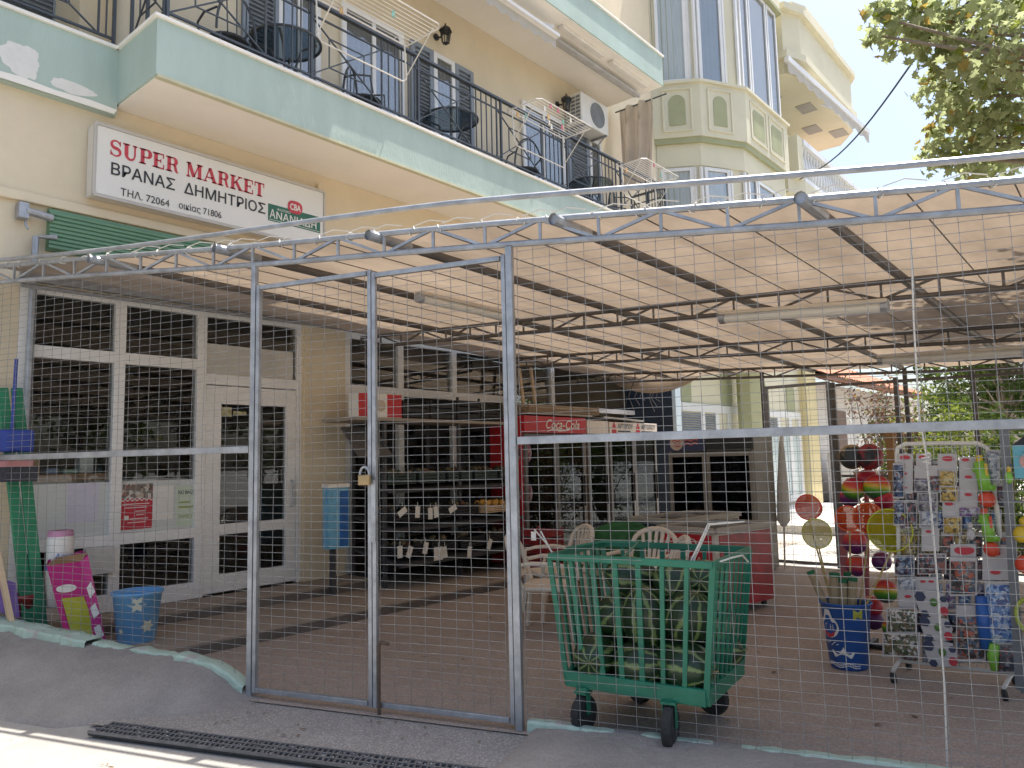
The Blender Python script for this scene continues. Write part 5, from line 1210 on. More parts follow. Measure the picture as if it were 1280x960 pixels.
# two-door display fridge near the back fence
FY = 9.25; f0_, f1_ = onY(834, 550, FY), onY(940, 545, FY); FZ1 = 1.80
o = empty('display_fridge', ((f0_.x+f1_.x)/2, FY+.3, 0), 'two-door glass display fridge with a round emblem on its header', 'fridge')
gx = mat('worn_fridge_frame', (.27, .255, .23), .12, 4, .5)
mb = MB(); x0, x1 = f0_.x, f1_.x; mb.box(x0, FY+.62, .02, x1, FY+.66, FZ1); mb.box(x0, FY+.04, .02, x0+.05, FY+.62, FZ1); mb.box(x1-.05, FY+.04, .02, x1, FY+.62, FZ1); mb.box(x0+.05, FY+.04, .02, x1-.05, FY+.62, .2); mb.box(x0+.05, FY+.04, FZ1-.24, x1-.05, FY+.62, FZ1); mb.build('body', gx, o, bevel=.006)
xm = x0+(x1-x0)*.46
for a, b_ in ((x0+.01, xm-.005), (xm+.005, x1-.01)):
    mb = MB(); mb.box(a, FY, .2, a+.05, FY+.038, FZ1-.25); mb.box(b_-.05, FY, .2, b_, FY+.038, FZ1-.25); mb.box(a+.05, FY+.001, .2, b_-.05, FY+.037, .27); mb.box(a+.05, FY+.001, FZ1-.31, b_-.05, FY+.037, FZ1-.25); d = mb.build('door', gx, o, bevel=.003); d['_w'] = o['_w']
    mb = MB(); mb.box(a+.05, FY+.015, .27, b_-.05, FY+.02, FZ1-.31); mb.build('pane', coolglass, d)
mb = MB()
for k in range(4): mb.box(x0+.05, FY+.1, .42+k*.28, x1-.05, FY+.6, .43+k*.28)
mb.build('shelf', steel_fr, o)
stk = busy('stock', [(.25, .24, .23), (.08, .08, .08), (.35, .30, .26), (.12, .10, .09), (.05, .05, .05)], 9)
mb = MB()
for k in range(4):
    x = x0+.1
    while x < x1-.16: wd = rnd.uniform(.06, .14); mb.box(x, FY+.15, .432+k*.28, x+wd, FY+.4, .432+k*.28+rnd.uniform(.08, .22)); x += wd+rnd.uniform(.02, .12)
b = mb.build('stock', stk, o); b['kind'] = 'stuff'
mb = MB(); mb.box(x0+.005, FY+.0, FZ1-.23, xm, FY+.038, FZ1-.01); hd = mb.build('header', mat('navy_header', (.05, .06, .14), .1, 6, .4), o); hd['_w'] = o['_w']
mb = MB(); mb.prism([(.10*math.cos(2*math.pi*i/28), .10*math.sin(2*math.pi*i/28)) for i in range(28)], (x0+.14, FY-.002, FZ1-.12), EX, EZ, .003); mb.build('round_emblem', mat('emblem_cream', (.62, .5, .44), .08, 6, .5), hd)
mb = MB()
for k in range(3): stroke(mb, [(-.06+.02*k, .04-.035*k), (-.02, .05-.035*k), (.02, .03-.035*k), (.06, .045-.035*k)], .016, Vector((x0+.14, FY-.006, FZ1-.13)), EX, EZ, .002)
for k in range(2): stroke(mb, [(.0, -.05*k), (.05, .015-.05*k), (.1, -.01-.05*k), (.15, .02-.05*k), (.20, 0-.05*k)], .024, Vector((x0+.26, FY-.006, FZ1-.09)), EX, EZ, .002)
mb.build('red_script', mat('soft_red', (.55, .14, .12), .1, 6, .5), hd)
mb = MB(); mb.box(xm+.005, FY+.0, FZ1-.22, x1-.01, FY+.038, FZ1-.01); mb.build('header', blackp, o)
# white folded parasols leaning by the back gate
for k, (x, lean, lb) in enumerate(((-3.93, .12, 'white folded parasol leaning beside the display fridge'), (-3.80, -.06, 'second white folded parasol, upright against the back gate'))):
    o = empty('folded_parasol', (x, 9.9, 0), lb, 'parasol', 'folded parasols by the back gate')
    mb = MB(); mb.tube([(x, 9.9, 0), (x-lean, 9.95, 1.85)], .014, 6); mb.build('pole', whitep, o)
    mb = MB(); mb.lathe((x-lean*.2, 9.92, .55), [(.015, 1.25), (.04, 1.0), (.075, .5), (.085, .08), (.03, 0)], 10, Matrix.Rotation(-lean*.5, 3, 'Y')); mb.build('cover', cloth('white_parasol_cloth', (.7, .69, .66), (.6, .58, .55), .05, 5, .2), o)

# ---------------------------------------------------------------- produce rack in front of the second shop window
rk = empty('produce_rack', (-6.9, 6.7, .1), 'tiered dark produce rack with crates under the white shop lights', 'shelf rack')
rm = mat('dark_rack_steel', (.07, .07, .075), .2, 6, .6)
RY0, RY1 = 5.62, 8.05
mb = MB()
for y in (RY0, (RY0+RY1)/2, RY1):
    for x in (-7.30, -6.72): mb.box(x-.02, y-.02, .1, x+.02, y+.02, 1.98)
mb.build('uprights', rm, rk)
for z, x0, sl_ in ((1.22, -6.62, .10), (.80, -6.52, .14), (.42, -6.42, .14)):
    mb = MB(); mb.obox(((x0-7.3)/2, (RY0+RY1)/2, z), ((x0+7.3)/2, 0, -sl_/2), (0, (RY1-RY0)/2, 0), (.002, 0, .012)); mb.build('tier', rm, rk)
mb = MB(); mb.box(-7.32, 5.20, 1.985, -6.68, RY1+.02, 2.02); mb.build('top_board', mat('grimy_board', (.34, .29, .24), .15, 4, .8), rk)
mb = MB(); mb.obox((-6.78, 5.42, 1.74), (.16, 0, -.17), (0, .24, 0), (.01, 0, .008)); o = mb.build('mesh_flap', mat('dark_netting', (.10, .095, .09), .3, 60, .8)); tag(o, 'dark netting flap propped at the near end of the produce rack', 'netting')
cr_m = mat('dark_green_crate', (.03, .05, .045), .2, 6, .6); cr_k = mat('black_crate', (.02, .02, .022), .2, 6, .6)
prod = busy('produce', [(.10, .08, .04), (.06, .08, .03), (.12, .05, .03), (.05, .05, .04), (.14, .11, .06)], 14, .6)
n_ = 0
pos_w = ['at the near end', 'second from the near end', 'third from the near end', 'fourth from the near end', 'at the far end']
for ti, (z, x0) in enumerate(((1.22, -6.62), (.80, -6.52), (.42, -6.42))):
    for k in range(5):
        y = RY0+.25+k*.485
        if ti == 1 and k == 3: continue
        lab = '%s produce crate %s of the %s tier of the rack' % ('dark green' if ti == 0 else 'black', pos_w[k], ['top', 'middle', 'bottom'][ti])
        o = crate((x0-.27, y, z+.03), .38, .42, .15, cr_m if ti == 0 else cr_k, lab, 'produce crates on the rack', nm='produce_crate')
        mb = MB(); mb.smooth = True
        for i in range(14): mb.ball((rnd.uniform(-.15, .15), rnd.uniform(-.17, .17), .12+rnd.uniform(-.02, .03)), .038, n=8, k=6)
        pr = mb.build('produce', prod, o); pr['kind'] = 'stuff'
oc = Vector((-6.66, 7.33, .84)); o = crate(oc, .30, .46, .11, pale_wood, 'pale wooden crate of oranges on the middle tier', 'produce crates on the rack', nm='fruit_crate')
om = mat('orange_peel', (.55, .30, .05), .12, 30, .5, bump=.2, bscale=120)
for i in range(9):
    mb = MB(); mb.smooth = True; p = oc+Vector((-.09+.09*(i % 3), -.14+.14*(i//3), .095+rnd.uniform(0, .03))); mb.ball(p, .045, n=12, k=8); b = mb.build('orange', om); tag(b, 'orange in the pale wooden crate on the produce rack', 'orange', 'oranges in the wooden crate')
for i, (px, py, tl_) in enumerate(((512, 690, 22), (532, 685, 15), (548, 692, 0), (556, 690, -10), (587, 690, 8), (612, 680, 25), (500, 690, 0), (503, 640, 60), (522, 640, 5), (538, 642, 0), (545, 640, -5), (566, 636, 65))):
    p = onX(px, py, -6.38 if py > 660 else -6.48); w2, h2 = (.035, .065) if i not in (2,) else (.07, .075)
    mb = MB(); t = R(tl_); mb.obox(p, (.0015, 0, 0), (0, w2*math.cos(t), -w2*math.sin(t)), (0, h2*math.sin(t), h2*math.cos(t))); mb.tube([p+EZ*h2, p+EZ*(h2+.05)], .003, 4); o = mb.build('price_tag', whitecard0); tag(o, 'small hanging card price tag on the produce rack', 'price tag', 'price tags on the produce rack')
# boxes on the top board of the rack
def carton(y0, y1, z0, z1, x0, x1, m, label, nm='box', grp=None):
    mb = MB(); mb.box(x0, y0, z0, x1, y1, z1); o = mb.build(nm, m, bevel=.006); tag(o, label, 'box', grp); return o
o = empty('parcel', (-6.9, 5.75, 2.02), 'red and white box on the rack above the padlock', 'box')
a, b_ = onX(448, 505, -6.72).y, onX(502, 505, -6.72).y
mb = MB(); mb.box(-6.9, a, 2.022, -6.72, b_, 2.30); mb.build('carton', paper, o, bevel=.005)
mb = MB(); mb.box(-6.721, a+.002, 2.03, -6.717, a+.20, 2.295); mb.box(-6.721, b_-.22, 2.03, -6.717, b_-.002, 2.295); mb.build('red_print', redp, o)
mb = MB(); mb.lathe((-6.718, (a+b_)/2, 2.16), [(.07, 0), (.07, .004)], 20, Matrix.Rotation(R(90), 3, 'Y')); mb.build('round_print', mat('tan_print', (.5, .42, .33), .1, 8, .6), o)
yk = b_+.03
for k, (wd, hh, lb) in enumerate(((.42, .22, 'black slatted crate next to the red and white box'), (.44, .24, 'second black slatted crate along the top of the rack'), (.42, .30, 'tallest black slatted crate on the top of the rack'), (.42, .17, 'low black slatted crate at the far end of the rack top'))):
    crate((-6.92, yk+wd/2, 2.022), .38, wd, hh, cr_k, lb, 'black crates on the rack top'); yk += wd+.03
# blue board standing at the near end of the rack
o = empty('display_board', (-6.75, 5.1, .2), 'blue and white advertising box standing at the end of the produce rack', 'display')
p0, p1 = onX(411, 610, -6.75), onX(436, 684, -6.75); p2_ = onX(436, 610, -6.75)
mb = MB(); mb.box(-6.86, p0.y, p1.z, -6.75, p2_.y, p0.z); mb.build('box', mat('pale_blue_print', (.16, .42, .62), .25, 7, .5, col2=(.6, .66, .7), thr=.62), o)
mb = MB(); ym = (p0.y+p2_.y)/2; mb.box(-6.751, ym+.01, p1.z+.02, -6.747, p2_.y-.01, p0.z-.04); mb.build('blue_print', mat('blue_print', (.02, .12, .38), .3, 9, .5, col2=(.35, .5, .62), thr=.60), o)
mb = MB(); mb.box(-6.865, p0.y-.01, p0.z, -6.745, p2_.y+.01, p0.z+.04); mb.build('cap', paper, o)
mb = MB(); mb.bar((-6.86, (p0.y+p2_.y)/2, .1), (-6.86, (p0.y+p2_.y)/2, p1.z), .05, .05, (1, 0, 0)); mb.build('stand', MATS['dark_rack_steel'], o)
# pinkish bags hanging beside the red cooler
for k, (z, lb) in enumerate(((1.60, 'upper plum coloured bag hanging beside the red cooler'), (1.05, 'lower plum coloured bag hanging beside the red cooler'))):
    mb = MB(); mb.smooth = True; mb.ball((-6.62, 8.0, z), .11, .13, .26, 12, 10); mb.tube([(-6.62, 8, z+.24), (-6.62, 8, z+.36)], .006, 5); o = mb.build('hanging_bag', busy('plum_print', [(.20, .05, .08), (.12, .03, .06), (.30, .16, .17), (.08, .02, .04)], 22)); tag(o, lb, 'bag', 'plum bags by the coolers')
# red strip light panel edge of the cooler run

# ---------------------------------------------------------------- behind the shop glass
o = empty('shop_counter', (-7.8, 3, .17), 'white fronted counter with a brown top just inside the shop windows', 'counter')
mb = MB(); mb.box(-7.62, 2.16, .92, -7.58, 3.74, 1.40); mb.build('front_board', mat('milky_board', (.60, .62, .60), .05, 3, .35), o)
mb = MB(); mb.box(-8.1, 2.14, 1.40, -7.50, 2.92, 1.47); mb.build('counter_top', mat('brown_counter', (.26, .15, .08), .15, 6, .5), o)
for (y0, y1, z0, z1, m, lb, nm) in ((2.57, 2.83, 1.03, 1.385, paper, 'pale lilac notice sheet on the white counter board', 'notice'), (3.33, 3.53, 1.0, 1.33, paper, 'blank white sheet between the red poster and the green notice', 'notice')):
    mb = MB(); mb.box(-7.4455, y0, z0, -7.443, y1, z1); b = mb.build(nm, mat('lilac_paper', (.60, .57, .66), .04, 6, .8) if y0 < 3 else m); tag(b, lb, 'notice')
o = empty('red_poster', (-7.4395, 3.17, 1.1), 'red poster with small white lines and a photo strip inside the shop window', 'poster')
a, b_ = 3.015, 3.325; mb = MB(); mb.box(-7.4455, a, .93, -7.4425, b_, 1.36); mb.build('sheet', mat('poster_red', (.50, .03, .05), .08, 6, .5), o)
mb = MB(); mb.box(-7.4425, a, 1.22, -7.4410, b_, 1.36); mb.build('photo_strip', busy('poster_photo', [(.5, .4, .32), (.12, .09, .08), (.6, .55, .5), (.3, .12, .1), (.2, .16, .13)], 28), o)
mb = MB()
for i in range(14):
    for j in range(2): 
        if (i+j) % 2: mb.box(-7.4424, a+i*.022, 1.195+j*.012, -7.4407, a+i*.022+.022, 1.207+j*.012)
for k, (w0, w1) in enumerate(((.03, .28), (.05, .26), (.15, .24), (.16, .23), (.10, .27), (.08, .25))): mb.box(-7.4424, a+w0, 1.165-k*.035, -7.4407, a+w1, 1.172-k*.035)
mb.box(-7.4424, a+.05, 1.02, -7.4407, a+.09, 1.06); mb.build('white_print', paper, o)
o = empty('notice', (-7.4395, 3.67, 1.1), 'pale green notice reading no bags inside the shop window', 'notice')
mb = MB(); mb.box(-7.4455, 3.56, .92, -7.4425, 3.71+.06, 1.32); mb.build('sheet', mat('mint_paper', (.58, .66, .52), .06, 6, .8), o)
mb = MB(); text_mb(mb, 'NO BAGS', (-7.4420, 3.575, 1.24), EY, EZ, .058, .001, sx=.66, bold=.01); mb.build('lettering', blk, o)
mb = MB(); text_mb(mb, 'FAMILY', (-7.4420, 3.58, 1.0), EY, EZ, .055, .001, sx=.85); mb.box(-7.4420, 3.58, 1.10, -7.4415, 3.74, 1.12); mb.box(-7.4420, 3.58, 1.15, -7.4415, 3.70, 1.165); mb.build('olive_print', mat('olive_print', (.32, .36, .12), .1, 6, .7), o)
# goods on the counter and shelving in the dim shop
for k, (y, w_, h_, c, lb) in enumerate(((2.25, .16, .14, (.45, .28, .15), 'small brown carton on the shop counter by the pier'), (2.46, .10, .05, (.25, .35, .5), 'flat blue packet on the shop counter'), (2.60, .13, .04, (.3, .5, .4), 'flat green packet on the shop counter'), (2.74, .12, .15, (.6, .6, .58), 'white box on the shop counter by the window post'))):
    mb = MB(); mb.box(-7.8, y, 1.472, -7.66, y+w_, 1.472+h_); b = mb.build('packet', flat(c), bevel=.004); tag(b, lb, 'packet')
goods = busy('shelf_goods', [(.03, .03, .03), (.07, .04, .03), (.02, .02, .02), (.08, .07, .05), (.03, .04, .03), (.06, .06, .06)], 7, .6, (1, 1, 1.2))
for (x, y0, y1, lb) in ((-9.6, 1.6, 4.9, 'dim shelves of groceries deep behind the first shop windows'), (-9.8, 5.6, 9.0, 'dim shelves of groceries behind the produce rack'), (-9.8, 9.2, 12.2, 'dim shelves of groceries behind the drinks coolers')):
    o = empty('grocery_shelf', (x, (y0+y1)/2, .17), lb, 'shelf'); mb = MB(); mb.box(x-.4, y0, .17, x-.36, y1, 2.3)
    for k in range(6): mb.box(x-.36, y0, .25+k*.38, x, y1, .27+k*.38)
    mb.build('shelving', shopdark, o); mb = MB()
    for k in range(6):
        y = y0+.02
        while y < y1-.15: wd = rnd.uniform(.07, .16); mb.box(x-.3, y, .272+k*.38, x-.04, y+wd-.01, .272+k*.38+rnd.uniform(.12, .28)); y += wd
    b = mb.build('goods', goods, o); b['kind'] = 'stuff'

# ---------------------------------------------------------------- things at the left end behind the fence
gpl = mat('green_painted_plank', (.03, .24, .12), .12, 5, .6)
for (A_, B_, lb) in ((onX(2, 500, -7.2), onX(38, 772, -7.0), 'green plank leaning on the pier, set closer to the corner'), (onX(20, 500, -7.22), onX(54, 772, -6.98), 'green plank leaning on the pier next to the pink box')):
    mb = MB(); mb.bar(A_+EZ*.1, B_-EZ*.14, .085, .03, (1, .2, 0)); o = mb.build('green_plank', gpl, bevel=.004); tag(o, lb, 'plank', 'green planks on the pier')
o = empty('broom', (-7.1, 2.0, .35), 'blue broom head with a dark bristle band on the green planks', 'broom')
pb = onX(18, 562, -7.05)
mb = MB(); mb.box(-7.12, pb.y-.2, pb.z-.02, -7.0, pb.y+.13, pb.z+.16); mb.build('head', mat('broom_blue', (.03, .06, .30), .1, 6, .5), o, bevel=.02)
mb = MB(); mb.box(-7.11, pb.y-.2, pb.z-.26, -7.0, pb.y+.16, pb.z-.14); mb.build('bristles', mat('dark_bristle', (.05, .05, .06), .4, 60, .9), o)
mb = MB(); mb.box(-7.12, pb.y-.22, pb.z-.14, -6.99, pb.y+.12, pb.z-.09); mb.build('band', mat('faded_pink', (.5, .22, .22), .1, 6, .6), o)
mb = MB(); mb.tube([(-7.06, pb.y-.02, pb.z+.14), (-7.1, pb.y-.0, pb.z+.75)], .014, 7); mb.build('handle', mat('broom_blue', (.03, .06, .30), .1, 6, .5), o)
def ppt(x, y, X=-6.75): return onX(x, y, X)
pk = empty('pink_carton', ppt(95, 790), 'magenta carton with a lime panel leaning by the blue bin', 'carton')
mag = mat('magenta_print', (.50, .015, .20), .08, 5, .45)
q = [ppt(58, 707, -6.78), ppt(100, 702, -6.78), ppt(119, 812, -6.62), ppt(84, 806, -6.62)]           # front face
dep = Vector((.22, .16, .02))
q2 = [ppt(110, 694, -6.74), ppt(136, 818, -6.58)]
mb = MB(); back = [p+Vector((-.26, .10, 0)) for p in q]
mb.add([q[0], q[1], q[2], q[3], q2[0], q2[1], q[0]+Vector((-.22, .08, .02)), q[3]+Vector((-.22, .08, 0)), q2[0]+Vector((-.25, .05, .02)), q2[1]+Vector((-.25, .05, 0))],
       [(0, 1, 2, 3), (1, 4, 5, 2), (0, 3, 7, 6), (6, 7, 9, 8), (4, 8, 9, 5), (3, 2, 5, 9, 7)])
mb.build('carton', mag, pk)
mb = MB(); e1 = (q[1]-q[0]); e2 = (q[3]-q[0]); nrm = e1.cross(e2).normalized()
if nrm.x < 0: nrm = -nrm
def fq(s, t): return q[0].lerp(q[1], s).lerp(q[3].lerp(q[2], s), t)+nrm*.004
mb.add([fq(.20, .42), fq(.92, .40), fq(1.0, .55), fq(1.0, .98), fq(.25, .98)], [(0, 1, 2, 3, 4)]); mb.build('lime_print', mat('lime_print', (.45, .46, .04), .12, 6, .5), pk)
mb = MB(); cc = fq(.42, .30); ee1 = e1.normalized(); ee2 = -e2.normalized(); mb.add([cc+ee1*(.075*math.cos(t))+ee2*(.032*math.sin(t)) for t in [2*math.pi*i/24 for i in range(24)]], [tuple(range(24))])
def sq(s, t): a_ = q[1].lerp(q2[0], s); b_ = q[2].lerp(q2[1], s); return a_.lerp(b_, t)+Vector((.004, -.002, 0))
for t0 in (.28, .50, .72): mb.add([sq(.2, t0+.03), sq(.75, t0-.02), sq(.95, t0+.09), sq(.35, t0+.15)], [(0, 1, 2, 3)])
mb.build('white_print', paper, pk)
mb = MB(); mb.add([q[0], q[1], q2[0]+EZ*.02, q[0]+Vector((-.1, .1, .045))], [(0, 1, 2, 3)]); mb.build('flap', mat('brown_carton', (.30, .18, .09), .15, 5, .8), pk)
bn = Vector((-6.36, 2.72, .06)); b0_ = onY(134, 750, 2.72); b1_ = onY(200, 748, 2.72); bn = Vector(((b0_.x+b1_.x)/2-.09, 2.80, .08))
o = empty('blue_bin', bn, 'blue plastic bin with white leaf prints behind the fence', 'bin')
bl = mat('sky_blue_plastic', (.14, .36, .64), .1, 5, .4)
mb = MB(); mb.smooth = True; hh = .42
mb.lathe(bn, [(.135, 0), (.145, .02), (.185, hh-.03), (.20, hh-.02), (.20, hh), (.188, hh), (.18, hh-.04), (.14, .03)], 32); mb.build('bucket', bl, o)
mb = MB()
def onbin(a, z, r_=.003): rr = .145+.04*(z/hh)+r_; return Vector((bn.x+rr*math.cos(a), bn.y+rr*math.sin(a), bn.z+z))
def leafpatch(a0, z0, sc, pts):
    vs = [onbin(a0+p[0]*sc/.17, z0+p[1]*sc) for p in pts]; mb.add(vs+[onbin(a0, z0+.01)], [(i, (i+1) % len(vs), len(vs)) for i in range(len(vs))])
star = [((1.0 if i % 2 == 0 else .55)*math.cos(2*math.pi*i/12), (1.0 if i % 2 == 0 else .55)*math.sin(2*math.pi*i/12)) for i in range(12)]
for (a0, z0, sc) in ((-.42, .33, .07), (-2.25, .2, .07), (.1, .15, .06), (-1.2, .12, .03)): leafpatch(a0, z0, sc, star)
mb.build('leaf_print', mat('leaf_print_cream', (.62, .62, .5), .08, 6, .5), o)
o = empty('paper_roll_pack', ppt(75, 680, -7.1), 'tall wrapped pack of white paper rolls behind the magenta carton', 'pack')
c = ppt(75, 690, -7.05); mb = MB(); mb.smooth = True; mb.lathe((c.x, c.y, c.z-.45), [(.07, 0), (.10, .02), (.10, .58), (.08, .61)], 20); mb.build('roll', paper, o)
mb = MB(); mb.lathe((c.x, c.y, c.z-.14), [(.101, 0), (.101, .05)], 20, cap=False); mb.build('blue_band', mat('band_blue', (.15, .28, .6), .1, 6, .5), o)
mb = MB(); mb.lathe((c.x, c.y, c.z+.13), [(.099, 0), (.092, .05), (.05, .052)], 20, cap=False); mb.build('pink_top', mat('pack_pink', (.55, .25, .40), .1, 6, .5), o)
mb = MB(); text_mb(mb, 'Aqua', (c.x+.104, c.y-.08, c.z-.05), EY, EZ, .075, .002, sx=.9, shear=.2); mb.build('lettering', mat('band_blue', (.15, .28, .6), .1, 6, .5), o)
o = empty('flower_pot', ppt(28, 755, -7.1), 'dark red plastic pot behind the green planks', 'pot')
c = ppt(28, 760, -7.1); mb = MB(); mb.smooth = True; mb.lathe((c.x, c.y, c.z-.12), [(.08, 0), (.105, .2), (.115, .2), (.115, .23), (.10, .23), (.09, .18)], 20); mb.build('pot', mat('dull_red_plastic', (.30, .05, .05), .12, 6, .5), o)
mb = MB(); mb.bar(onX(-4, 690, -7.0), onX(14, 778, -6.85), .035, .06, (1, 0, 0)); o = mb.build('wooden_batten', pale_wood); tag(o, 'pale wooden batten leaning in the corner by the pier', 'batten')
mb = MB(); mb.obox(onX(4, 745, -6.98), (.01, 0, 0), (0, .10, -.05), (0, -.02, .14)); o = mb.build('lilac_bag', mat('lilac_film', (.25, .16, .5), .25, 8, .4)); tag(o, 'lilac plastic bag behind the leaning batten', 'bag')
mb = MB(); mb.box(-7.40, 2.70, .56, -7.33, 2.95, .80); o = mb.build('white_box', mat('off_white_box', (.6, .58, .54), .08, 8, .6), bevel=.006); tag(o, 'off white box behind the magenta carton by the window frame', 'box')
# ---------------------------------------------------------------- toys and beach things at the right
TY = 5.62
whitecard = mat('white_card', (.52, .49, .48), .04, 6, .6)
RED = (.52, .04, .06)
TS = empty('toy_stand', (-1.1, TY, 0), 'white wheeled wire rack hung with toy packets', 'rack')
def tp(x, y, off=0): return onY(x, y, TY+off)
mb = MB(); TL, TR = tp(1121, 566), tp(1238, 572); BLc, BRc = tp(1126, 826, .03), tp(1268, 842, .03)
tl_, tr_2 = tp(1131, 556), tp(1222, 555)
mb.tube([BLc, TL, tp(1122, 560), tp(1131, 555), tp(1177, 554), tp(1222, 554), tp(1234, 560), tp(1239, 574), BRc], .0145, 10)
mb.tube([BLc, BRc], .012, 8); mb.build('frame', whitep, TS)
mb = MB()
for i in range(1, 13): t = i/13; mb.tube([tp(1122+116*t, 556), BLc.lerp(BRc, t)], .0025, 4, cap=False)
for j in range(1, 16): t = j/16; mb.tube([TL.lerp(BLc, t), TR.lerp(BRc, t)], .0025, 4, cap=False)
mb.build('wire_grid', galv, TS)
for (x, lg) in ((BLc.x+.01, 0), (BRc.x-.02, 1)):
    z0 = .12 if lg == 0 else .10; mb = MB()
    mb.tube([(x, TY, z0), (x-.01, TY-.18, .075)], .013, 7); mb.tube([(x, TY, z0), (x-.01, TY+.22, .075)], .013, 7); mb.build('foot', whitep, TS)
    for dy in (-.18, .22): mb = MB(); mb.lathe((x-.01, TY+dy, .032), [(.012, -.014), (.032, -.012), (.032, .012), (.012, .014)], 14, Matrix.Rotation(R(80), 3, 'Y')); mb.build('caster', rubber, TS)
pals = {
 'blue': [(.05, .08, .16), (.12, .18, .30), (.35, .38, .42), (.03, .03, .05), (.22, .10, .10)],
 'grey': [(.22, .22, .23), (.42, .41, .41), (.10, .10, .11), (.30, .28, .30), (.15, .12, .18)],
 'dark': [(.04, .04, .05), (.12, .10, .12), (.25, .08, .07), (.30, .29, .30), (.07, .09, .12)],
 'yellow': [(.50, .34, .08), (.42, .27, .06), (.55, .42, .16), (.12, .09, .05), (.60, .50, .30)],
 'purple': [(.22, .12, .35), (.5, .48, .5), (.12, .10, .14), (.4, .36, .42)],
 'camo': [(.08, .10, .05), (.22, .14, .08), (.55, .52, .48), (.12, .14, .08), (.05, .05, .04)],
 'box': [(.10, .07, .07), (.40, .10, .06), (.08, .14, .20), (.30, .24, .20), (.05, .04, .04)],
 'sea': [(.12, .24, .50), (.30, .42, .62), (.55, .60, .66), (.06, .10, .28)],
 'silver': [(.30, .33, .38), (.55, .56, .58), (.14, .17, .24), (.40, .42, .45)]}
ovalpts = [(math.cos(2*math.pi*i/18), math.sin(2*math.pi*i/18)) for i in range(18)]
def pack(x0, y0, x1, y1, kind, label, off=-.03, ovals=(), th=.012, nm='toy_packet', grp='toy packets on the white rack', white_top=0):
    a, b, c, d = tp(x0, y0, off), tp(x1, y0, off), tp(x1, y1, off), tp(x0, y1, off)
    mb = MB(); f = [a, b, c, d]; k = Vector((0, th, 0)); mb.add(f+[p+k for p in f], [(0, 1, 2, 3), (7, 6, 5, 4), (0, 4, 5, 1), (1, 5, 6, 2), (2, 6, 7, 3), (3, 7, 4, 0)])
    o = mb.build(nm, whitecard); tag(o, label, 'toy packet', grp); o['_w'] = (0, 0, 0)
    ex, ey = (b-a), (a-d)
    def P(s, t, e=.002): return a.lerp(b, s).lerp(d.lerp(c, s), t)+Vector((0, -e, 0))
    if kind:
        s0 = .05; t0 = max(.05, white_top); mb = MB(); n1, n2 = 6, 8
        def bl_(s, t): q = P(s0+(1-2*s0)*s, t0+(.95-t0)*t); return q+Vector((0, -.022*(math.sin(math.pi*s)*math.sin(math.pi*t))**.4, 0))
        mb.grid(bl_, n1, n2); mb.build('blister', busy('print_'+kind, pals[kind], 58, .3), o)
    if ovals:
        mb = MB()
        for (s, t, rs) in ovals: c0 = P(s, t, .004); exn = ex.normalized(); mb.add([c0+exn*(p[0]*rs*.72)+EZ*(p[1]*rs*.34) for p in ovalpts], [tuple(range(18))])
        mb.build('red_emblem', flat(RED), o)
    return o
pack(1122, 567, 1141, 617, None, 'white card strip with red ovals at the top corner of the rack nearest the balls', -.02, ((.5, .1, .045), (.5, .5, .02), (.5, .85, .02)))
pack(1116, 579, 1130, 623, 'blue', 'narrow dark blue packet at the top edge of the rack beside the balls', -.04)
pack(1145, 567, 1164, 590, None, 'short white card with a red oval in the top row', -.02, ((.5, .2, .04),))
pack(1143, 582, 1172, 596, None, 'wide white card under the short one in the top row', -.03)
pack(1143, 596, 1162, 615, 'grey', 'grey blister packet below the wide white card', -.03, white_top=.1)
pack(1160, 594, 1175, 616, 'dark', 'small dark packet beside the grey blister packet', -.035)
pack(1117, 625, 1131, 657, 'blue', 'dark blue packet under the narrow one near the balls', -.03)
pack(1131, 625, 1146, 660, 'dark', 'dark packet between the dark blue packet and the grey ones', -.03)
pack(1147, 616, 1172, 640, 'grey', 'grey packet with pale squiggles in the middle of the rack', -.03)
pack(1149, 638, 1172, 660, 'silver', 'silvery packet above the plain white card', -.03)
pack(1172, 567, 1196, 588, None, 'white header card with a large red oval above the yellow packets', -.02, ((.55, .3, .05),))
pack(1173, 588, 1196, 608, 'yellow', 'topmost of the three yellow packets', -.035, grp='yellow toy packets')
pack(1175, 608, 1198, 628, 'yellow', 'middle yellow packet, under the topmost one', -.035, grp='yellow toy packets')
pack(1178, 628, 1199, 646, None, 'plain white card between two yellow packets', -.02, ((.4, .1, .035),))
pack(1179, 646, 1202, 668, 'yellow', 'lowest yellow packet, below the plain white card', -.035, grp='yellow toy packets')
pack(1199, 571, 1222, 634, None, 'tall white card with three red ovals beside the green water pistol', -.02, ((.35, .06, .03), (.5, .4, .03), (.5, .75, .03)))
pack(1198, 634, 1225, 646, 'purple', 'purple and white packet below the tall white card', -.03)
pack(1232, 562, 1250, 604, 'silver', 'clear bag at the top corner of the rack by the grey post', -.015)
pack(1152, 660, 1174, 689, None, 'plain white card low in the middle of the rack', -.02, ((.4, .15, .025),))
pack(1118, 694, 1143, 720, 'blue', 'glittery blue packet under the yellow net', -.03)
pack(1121, 721, 1146, 739, 'silver', 'packet of grey beads under the glittery blue one', -.03)
pack(1147, 692, 1183, 718, 'dark', 'wide dark packet with a white lower edge', -.03)
pack(1188, 680, 1220, 696, None, 'white header with the biggest red oval above the boxed toys', -.02, ((.55, .5, .08),))
pack(1187, 697, 1221, 745, 'box', 'boxed toy with a red and orange picture under the big red oval', -.05, th=.05, white_top=.1)
pack(1228, 681, 1261, 725, None, 'square white card with two red ovals under the lower water pistol', -.02, ((.5, .25, .04), (.5, .78, .04)))
